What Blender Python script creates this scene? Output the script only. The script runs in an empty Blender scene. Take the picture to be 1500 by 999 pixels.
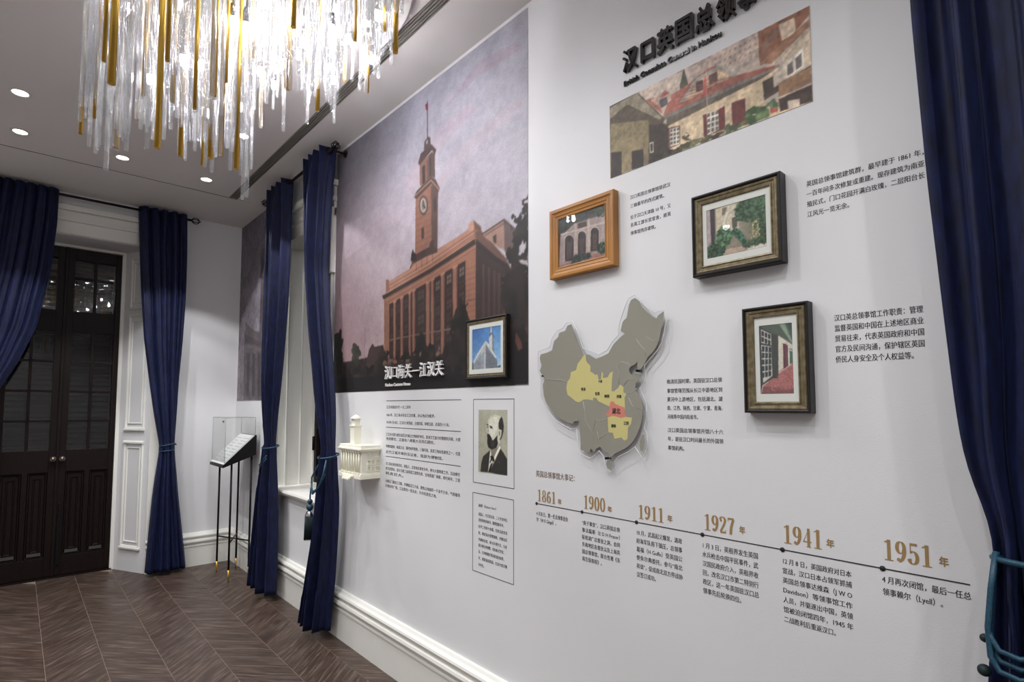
import bpy, bmesh, math, random
import numpy as np
from mathutils import Vector, Matrix
from mathutils.geometry import tessellate_polygon

SC = bpy.context.scene
COL = SC.collection
PI = math.pi

# ---------------------------------------------------------------- camera
F_PX = 806.1
cam_data = bpy.data.cameras.new('camera')
cam_data.sensor_width = 36.0
cam_data.lens = F_PX / 1500 * 36
cam_data.shift_x = (750 - 726.0) / 1500
cam_data.shift_y = (545.0 - 499.5) / 1500
cam_data.clip_start = 0.02
cam = bpy.data.objects.new('camera', cam_data)
COL.objects.link(cam)
yaw, pit, rol = .71544, .06254, .00177
fwd = Vector((math.sin(yaw) * math.cos(pit), math.cos(yaw) * math.cos(pit), math.sin(pit)))
rgt = Vector((math.cos(yaw), -math.sin(yaw), 0))
upv = rgt.cross(fwd)
r2 = rgt * math.cos(rol) + upv * math.sin(rol)
u2 = upv * math.cos(rol) - rgt * math.sin(rol)
mw = Matrix((( r2.x, u2.x, -fwd.x, 0), (r2.y, u2.y, -fwd.y, 0), (r2.z, u2.z, -fwd.z, 1.4), (0, 0, 0, 1)))
cam.matrix_world = mw
SC.camera = cam

# ---------------------------------------------------------------- world, exposure
world = bpy.data.worlds.new('world')
SC.world = world
world.use_nodes = True
world.node_tree.nodes['Background'].inputs[0].default_value = (.6, .65, .75, 1)
world.node_tree.nodes['Background'].inputs[1].default_value = .03
SC.view_settings.view_transform = 'Standard'
SC.view_settings.look = 'None'
SC.view_settings.gamma = 1
SC.view_settings.use_curve_mapping = False
SC.view_settings.exposure = 0.12
SPOT_W = 47.0            # downlight power
SPOT_COL = (.985, .985, 1.0)
BULB = 215.0
SC.cycles.caustics_refractive = False
SC.cycles.transparent_max_bounces = 40
SC.cycles.caustics_reflective = False
SC.cycles.max_bounces = 12
SC.cycles.transmission_bounces = 12
SC.cycles.sample_clamp_indirect = 6

WX = 1.55      # right-hand wall plane
FY = 5.47      # far wall plane
CZ = 3.09      # soffit height

# ---------------------------------------------------------------- helpers
def lin(c):
    return tuple(((x / 255) / 12.92 if x / 255 <= .04045 else ((x / 255 + .055) / 1.055) ** 2.4) for x in c[:3])

def mat(name, rgb, rough=.5, metal=0., noise=0., nscale=30., bump=0., bscale=200., sheen=0., trans=0., ior=1.45, emit=None, estr=0., coat=0., stretch=None, rgb2=None, spec=None):
    m = bpy.data.materials.new(name)
    m.use_nodes = True
    nt = m.node_tree
    b = nt.nodes['Principled BSDF']
    c = lin(rgb)
    b.inputs['Base Color'].default_value = (*c, 1)
    b.inputs['Roughness'].default_value = rough
    b.inputs['Metallic'].default_value = metal
    b.inputs['IOR'].default_value = ior
    if spec is not None: b.inputs['Specular IOR Level'].default_value = spec
    if sheen: b.inputs['Sheen Weight'].default_value = sheen; b.inputs['Sheen Roughness'].default_value = .4
    if trans: b.inputs['Transmission Weight'].default_value = trans
    if coat: b.inputs['Coat Weight'].default_value = coat
    if emit:
        b.inputs['Emission Color'].default_value = (*lin(emit), 1)
        b.inputs['Emission Strength'].default_value = estr
    tc = nt.nodes.new('ShaderNodeTexCoord')
    src = tc.outputs['Object']
    if stretch:
        mp = nt.nodes.new('ShaderNodeMapping'); mp.inputs['Scale'].default_value = stretch
        nt.links.new(src, mp.inputs['Vector']); src = mp.outputs['Vector']
    if noise:
        n = nt.nodes.new('ShaderNodeTexNoise'); n.inputs['Scale'].default_value = nscale; n.inputs['Detail'].default_value = 6
        nt.links.new(src, n.inputs['Vector'])
        r = nt.nodes.new('ShaderNodeValToRGB')
        a = c; d = lin(rgb2) if rgb2 else tuple(x * (1 - noise) for x in c)
        r.color_ramp.elements[0].position = .3; r.color_ramp.elements[1].position = .7
        r.color_ramp.elements[0].color = (*d, 1); r.color_ramp.elements[1].color = (*a, 1)
        nt.links.new(n.outputs['Fac'], r.inputs['Fac']); nt.links.new(r.outputs['Color'], b.inputs['Base Color'])
    if bump:
        n2 = nt.nodes.new('ShaderNodeTexNoise'); n2.inputs['Scale'].default_value = bscale; n2.inputs['Detail'].default_value = 3
        nt.links.new(src, n2.inputs['Vector'])
        bp = nt.nodes.new('ShaderNodeBump'); bp.inputs['Strength'].default_value = bump; bp.inputs['Distance'].default_value = .002
        nt.links.new(n2.outputs['Fac'], bp.inputs['Height']); nt.links.new(bp.outputs['Normal'], b.inputs['Normal'])
    return m

class MB:
    """collects shapes, builds ONE mesh object"""
    def __init__(s): s.v = []; s.f = []; s.sm = []
    def add(s, vs, fs, smooth=False):
        o = len(s.v); s.v += [tuple(v) for v in vs]
        for f in fs: s.f.append(tuple(o + i for i in f)); s.sm.append(smooth)
        return s
    def box(s, a, b):
        x0, y0, z0 = (min(a[i], b[i]) for i in range(3)); x1, y1, z1 = (max(a[i], b[i]) for i in range(3))
        return s.add([(x0, y0, z0), (x1, y0, z0), (x1, y1, z0), (x0, y1, z0), (x0, y0, z1), (x1, y0, z1), (x1, y1, z1), (x0, y1, z1)],
                     [(3, 2, 1, 0), (4, 5, 6, 7), (0, 1, 5, 4), (1, 2, 6, 5), (2, 3, 7, 6), (3, 0, 4, 7)])
    def prism(s, poly, z0, z1):            # plan polygon (x,y) extruded in z
        n = len(poly)
        a = sum(poly[i][0] * poly[(i + 1) % n][1] - poly[(i + 1) % n][0] * poly[i][1] for i in range(n))
        if a < 0: poly = poly[::-1]
        vs = [(x, y, z0) for x, y in poly] + [(x, y, z1) for x, y in poly]
        return s.add(vs, [tuple(range(n))[::-1], tuple(range(n, 2 * n))] + [(i, (i + 1) % n, n + (i + 1) % n, n + i) for i in range(n)])
    def extr(s, poly, p0, p1, ax, up):     # profile poly (a,b) in axes ax,up swept p0->p1
        n = len(poly); p0 = Vector(p0); p1 = Vector(p1); ax = Vector(ax); up = Vector(up)
        d = p1 - p0
        a = sum(poly[i][0] * poly[(i + 1) % n][1] - poly[(i + 1) % n][0] * poly[i][1] for i in range(n))
        flip = (ax.cross(up)).dot(d) * a < 0
        if flip: poly = poly[::-1]
        vs = [p0 + ax * u + up * w for u, w in poly] + [p1 + ax * u + up * w for u, w in poly]
        return s.add(vs, [tuple(range(n))[::-1], tuple(range(n, 2 * n))] + [(i, (i + 1) % n, n + (i + 1) % n, n + i) for i in range(n)])
    def cyl(s, p0, p1, r0, r1=None, n=12, smooth=True, cap=True):
        r1 = r0 if r1 is None else r1
        p0 = Vector(p0); p1 = Vector(p1); d = (p1 - p0).normalized()
        a = d.orthogonal().normalized(); b = d.cross(a)
        vs = [p0 + (a * math.cos(t) + b * math.sin(t)) * r0 for t in [2 * PI * k / n for k in range(n)]]
        vs += [p1 + (a * math.cos(t) + b * math.sin(t)) * r1 for t in [2 * PI * k / n for k in range(n)]]
        s.add(vs, [(i, (i + 1) % n, n + (i + 1) % n, n + i) for i in range(n)], smooth)
        if cap:
            o = len(s.v) - 2 * n
            s.f.append(tuple(range(o, o + n))[::-1]); s.sm.append(False)
            s.f.append(tuple(range(o + n, o + 2 * n))); s.sm.append(False)
        return s
    def lathe(s, prof, c, n=20, axis='z', closed=False):   # prof (r,h)
        vs = []; m = len(prof)
        for k in range(n):
            t = 2 * PI * k / n
            for r, h in prof:
                p = (r * math.cos(t), r * math.sin(t), h)
                if axis == 'x': p = (h, p[0], p[1])
                if axis == 'y': p = (p[1], h, p[0])
                vs.append((c[0] + p[0], c[1] + p[1], c[2] + p[2]))
        fs = []
        for k in range(n):
            for j in range(m - 1 + (1 if closed else 0)):
                a = k * m + j; b = ((k + 1) % n) * m + j; a2 = k * m + (j + 1) % m; b2 = ((k + 1) % n) * m + (j + 1) % m
                fs.append((a, b, b2, a2))
        return s.add(vs, fs, True)
    def tube(s, pts, r, n=8, closed=False):
        pts = [Vector(p) for p in pts]; m = len(pts); vs = []
        prev = None
        for i, p in enumerate(pts):
            t = (pts[(i + 1) % m] - pts[i - 1]) if closed else (pts[min(i + 1, m - 1)] - pts[max(i - 1, 0)])
            t.normalize()
            a = t.orthogonal().normalized() if prev is None else (prev - t * prev.dot(t)).normalized()
            prev = a; b = t.cross(a)
            rr = r[i] if isinstance(r, (list, tuple)) else r
            vs += [p + (a * math.cos(2 * PI * k / n) + b * math.sin(2 * PI * k / n)) * rr for k in range(n)]
        fs = []
        for i in range(m if closed else m - 1):
            j = (i + 1) % m
            fs += [(i * n + k, i * n + (k + 1) % n, j * n + (k + 1) % n, j * n + k) for k in range(n)]
        if not closed: fs += [tuple(range(n))[::-1], tuple(range((m - 1) * n, m * n))]
        return s.add(vs, fs, True)
    def ball(s, c, r, n=12, sz=1.):
        prof = [(max(1e-5, r * math.sin(PI * k / n)), -r * sz * math.cos(PI * k / n)) for k in range(n + 1)]
        return s.lathe(prof, c, n + 4)
    def build(s, name, m, parent=None, bevel=0.):
        me = bpy.data.meshes.new(name)
        me.from_pydata(s.v, [], s.f)
        me.polygons.foreach_set('use_smooth', s.sm)
        if m: me.materials.append(m)
        me.update()
        o = bpy.data.objects.new(name, me); COL.objects.link(o)
        if parent: o.parent = parent; o.matrix_parent_inverse = parent.matrix_basis.inverted()
        if bevel:
            b = o.modifiers.new('bevel', 'BEVEL'); b.width = bevel; b.segments = 2; b.limit_method = 'ANGLE'
        return o

def empty(name, loc=(0, 0, 0), kind=None):
    o = bpy.data.objects.new(name, None); COL.objects.link(o); o.location = loc; o.empty_display_size = .05
    if kind: o['kind'] = kind
    return o
def tag(o, label, cat, group=None, kind=None):
    o['label'] = label; o['category'] = cat
    if group: o['group'] = group
    if kind: o['kind'] = kind
    return o
def struct(o): o['kind'] = 'structure'; return o
def smooth_interp(z, zs, vs):
    return float(np.interp(z, zs, vs))

# ---------------------------------------------------------------- materials
M = dict(
 wall=mat('white_wall_covering', (225, 225, 226), .75, noise=.03, nscale=3, bump=.12, bscale=260),
 ceil=mat('ceiling_paint', (233, 228, 225), .85, noise=.02, nscale=2),
 soffit=mat('soffit_paint', (230, 226, 222), .85),
 trim=mat('white_trim_paint', (232, 231, 224), .38, noise=.02, nscale=12),
 navy=None,
 dark=mat('black_brown_door_wood', (25, 15, 12), .5, noise=.4, nscale=9, stretch=(8, 8, .6), bump=.2, bscale=30, spec=.25),
 louvre=mat('dark_louvre', (14, 10, 9), .7, spec=.2),
 black=mat('black_metal', (26, 25, 27), .4, .6),
 rodm=mat('dark_rod_metal', (28, 24, 26), .45, .5),
 knob=mat('dull_knob_metal', (120, 108, 100), .3, .9),
 brass=mat('brass', (236, 190, 84), .34, .75, noise=.25, nscale=30, stretch=(1, 1, .1)),
 dbronze=mat('dark_bronze', (70, 36, 34), .4, .5),
 chrome=mat('chrome', (200, 200, 205), .12, 1.),
 ink=mat('black_ink', (38, 37, 40), .7),
 brownink=mat('brown_ink', (108, 84, 58), .7),
 goldink=mat('bronze_ink', (158, 128, 82), .6),
 oak=mat('oak_frame', (182, 128, 62), .4, noise=.4, nscale=14, stretch=(1, .25, .25), bump=.2, bscale=60, rgb2=(136, 88, 40)),
 frameblack=mat('black_frame', (34, 30, 28), .45, noise=.4, nscale=25),
 bronze=mat('aged_bronze_frame', (140, 128, 98), .36, .3, noise=.45, nscale=60, rgb2=(98, 86, 64)),
 mount=mat('white_mount_board', (236, 236, 230), .8),
 cream=mat('cream_plaster', (240, 238, 222), .6),
 cord=mat('teal_cord', (34, 78, 100), .45, noise=.5, nscale=300, rgb2=(20, 50, 66)),
 cordd=mat('dark_teal_tassel', (14, 40, 44), .6, noise=.5, nscale=120, stretch=(1, 1, .1)),
 titleb=mat('black_gloss_letter', (16, 15, 16), .12, .1, coat=.6, spec=.9),
 white=mat('white_letter', (235, 233, 232), .5),
 land=mat('map_grey_print', (160, 156, 142), .55),
 yellow=mat('map_yellow_print', (226, 214, 140), .55),
 red=mat('map_red_print', (232, 140, 122), .55),
 mline=mat('map_border_print', (200, 196, 184), .55),
 lens=mat('downlight_lens', (255, 255, 255), .5, emit=(255, 246, 236), estr=14),
 led=mat('led_lens', (255, 255, 255), .5, emit=(250, 250, 255), estr=60),
 glow=mat('bulb_glow', (255, 255, 255), .5, emit=(252, 250, 255), estr=BULB),
 ventgapdark=mat('vent_dark_gap_shade', (50, 46, 42), .7),  # dark vent backing; also the painted shade in the ceiling gap
 ventslat=mat('vent_slat', (150, 146, 138), .5),
 doc=mat('document_paper', (222, 222, 222), .6),
 green=mat('glass_edge', (120, 150, 148), .2),
)
# velvet
def velvet():
    m = mat('navy_velvet', (18, 26, 66), .62, sheen=.16)
    nt = m.node_tree; b = nt.nodes['Principled BSDF']
    b.inputs['Sheen Tint'].default_value = (.13, .18, .45, 1)
    b.inputs['Specular IOR Level'].default_value = .35
    tc = nt.nodes.new('ShaderNodeTexCoord')
    mp = nt.nodes.new('ShaderNodeMapping'); mp.inputs['Scale'].default_value = (1, 1, .25)
    n = nt.nodes.new('ShaderNodeTexNoise'); n.inputs['Scale'].default_value = 60; n.inputs['Detail'].default_value = 8
    n3 = nt.nodes.new('ShaderNodeTexNoise'); n3.inputs['Scale'].default_value = 420
    r = nt.nodes.new('ShaderNodeValToRGB')
    r.color_ramp.elements[0].position = .3; r.color_ramp.elements[1].position = .75
    r.color_ramp.elements[0].color = (*lin((7, 11, 34)), 1); r.color_ramp.elements[1].color = (*lin((20, 30, 72)), 1)
    nt.links.new(tc.outputs['Object'], mp.inputs[0]); nt.links.new(mp.outputs[0], n.inputs['Vector'])
    nt.links.new(n.outputs['Fac'], r.inputs[0]); nt.links.new(r.outputs[0], b.inputs['Base Color'])
    nt.links.new(tc.outputs['Object'], n3.inputs['Vector'])
    bp = nt.nodes.new('ShaderNodeBump'); bp.inputs['Strength'].default_value = .25; bp.inputs['Distance'].default_value = .002
    nt.links.new(n3.outputs['Fac'], bp.inputs['Height']); nt.links.new(bp.outputs['Normal'], b.inputs['Normal'])
    return m
M['navy'] = velvet()
# clear glass and acrylic
def glassmat(name, rough=0., tint=(1, 1, 1), frost=0., ior=1.46):
    m = bpy.data.materials.new(name); m.use_nodes = True; nt = m.node_tree
    nt.nodes.clear()
    out = nt.nodes.new('ShaderNodeOutputMaterial')
    g = nt.nodes.new('ShaderNodeBsdfGlass'); g.inputs['Roughness'].default_value = rough; g.inputs['IOR'].default_value = ior; g.inputs['Color'].default_value = (*tint, 1)
    if frost:
        t = nt.nodes.new('ShaderNodeBsdfTranslucent'); t.inputs[0].default_value = (1, 1, 1, 1)
        d = nt.nodes.new('ShaderNodeBsdfDiffuse'); d.inputs[0].default_value = (1, 1, 1, 1)
        mx = nt.nodes.new('ShaderNodeMixShader'); mx.inputs[0].default_value = .5
        nt.links.new(t.outputs[0], mx.inputs[1]); nt.links.new(d.outputs[0], mx.inputs[2])
        m2 = nt.nodes.new('ShaderNodeMixShader'); m2.inputs[0].default_value = frost
        nt.links.new(g.outputs[0], m2.inputs[1]); nt.links.new(mx.outputs[0], m2.inputs[2])
        nt.links.new(m2.outputs[0], out.inputs[0])
    else: nt.links.new(g.outputs[0], out.inputs[0])
    return m
def thinglass(name, tint=(.985, .99, .985), refl=1.):
    m = bpy.data.materials.new(name); m.use_nodes = True; nt = m.node_tree; nt.nodes.clear()
    out = nt.nodes.new('ShaderNodeOutputMaterial')
    t = nt.nodes.new('ShaderNodeBsdfTransparent'); t.inputs[0].default_value = (*tint, 1)
    g = nt.nodes.new('ShaderNodeBsdfGlossy'); g.inputs['Roughness'].default_value = .02
    lw = nt.nodes.new('ShaderNodeLayerWeight'); lw.inputs[0].default_value = .5
    pw = nt.nodes.new('ShaderNodeMath'); pw.operation = 'POWER'; pw.inputs[1].default_value = 5
    fr = nt.nodes.new('ShaderNodeMapRange'); fr.inputs['To Min'].default_value = .035; fr.inputs['To Max'].default_value = .9
    nt.links.new(lw.outputs['Facing'], pw.inputs[0]); nt.links.new(pw.outputs[0], fr.inputs[0])
    mx = nt.nodes.new('ShaderNodeMixShader')
    nt.links.new(fr.outputs[0], mx.inputs[0]); nt.links.new(t.outputs[0], mx.inputs[1]); nt.links.new(g.outputs[0], mx.inputs[2])
    nt.links.new(mx.outputs[0], out.inputs[0])
    return m
def crystal():
    m = bpy.data.materials.new('crystal_rod'); m.use_nodes = True; nt = m.node_tree; nt.nodes.clear(); N = nt.nodes.new; L = nt.links.new
    out = N('ShaderNodeOutputMaterial'); tr = N('ShaderNodeBsdfTransparent'); tl_ = N('ShaderNodeBsdfTranslucent'); df = N('ShaderNodeBsdfDiffuse'); gl = N('ShaderNodeBsdfGlossy'); gl.inputs['Roughness'].default_value = .12
    for q in (tl_, df): q.inputs[0].default_value = (.52, .53, .545, 1)
    lw = N('ShaderNodeLayerWeight'); lw.inputs[0].default_value = .5
    tc = N('ShaderNodeTexCoord'); mp = N('ShaderNodeMapping'); mp.inputs['Scale'].default_value = (60, 60, 14)
    ns = N('ShaderNodeTexNoise'); ns.inputs['Scale'].default_value = 1.; ns.inputs['Detail'].default_value = 2
    L(tc.outputs['Object'], mp.inputs[0]); L(mp.outputs[0], ns.inputs['Vector'])
    a = N('ShaderNodeMixShader'); a.inputs[0].default_value = .45; L(tl_.outputs[0], a.inputs[1]); L(df.outputs[0], a.inputs[2])
    g2 = N('ShaderNodeMixShader'); L(a.outputs[0], g2.inputs[1]); L(gl.outputs[0], g2.inputs[2])
    r1 = N('ShaderNodeMapRange'); r1.inputs['To Min'].default_value = .12; r1.inputs['To Max'].default_value = .85; L(lw.outputs['Facing'], r1.inputs[0]); L(r1.outputs[0], g2.inputs[0])
    r2 = N('ShaderNodeMapRange'); r2.inputs['From Min'].default_value = .35; r2.inputs['From Max'].default_value = .65; r2.inputs['To Min'].default_value = .17; r2.inputs['To Max'].default_value = .24; L(ns.outputs['Fac'], r2.inputs[0])
    pw = N('ShaderNodeMath'); pw.operation = 'POWER'; pw.inputs[1].default_value = 2.2; L(lw.outputs['Facing'], pw.inputs[0])
    ad = N('ShaderNodeMath'); ad.operation = 'MULTIPLY_ADD'; ad.inputs[1].default_value = .55; ad.use_clamp = True; L(pw.outputs[0], ad.inputs[0]); L(r2.outputs[0], ad.inputs[2])
    fin = N('ShaderNodeMixShader'); L(ad.outputs[0], fin.inputs[0]); L(tr.outputs[0], fin.inputs[1]); L(g2.outputs[0], fin.inputs[2]); L(fin.outputs[0], out.inputs[0])
    return m
M['rodglass'] = crystal()
M['pane'] = thinglass('clear_pane')
M['acrylic'] = thinglass('clear_acrylic', (.985, .99, .99))

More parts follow.
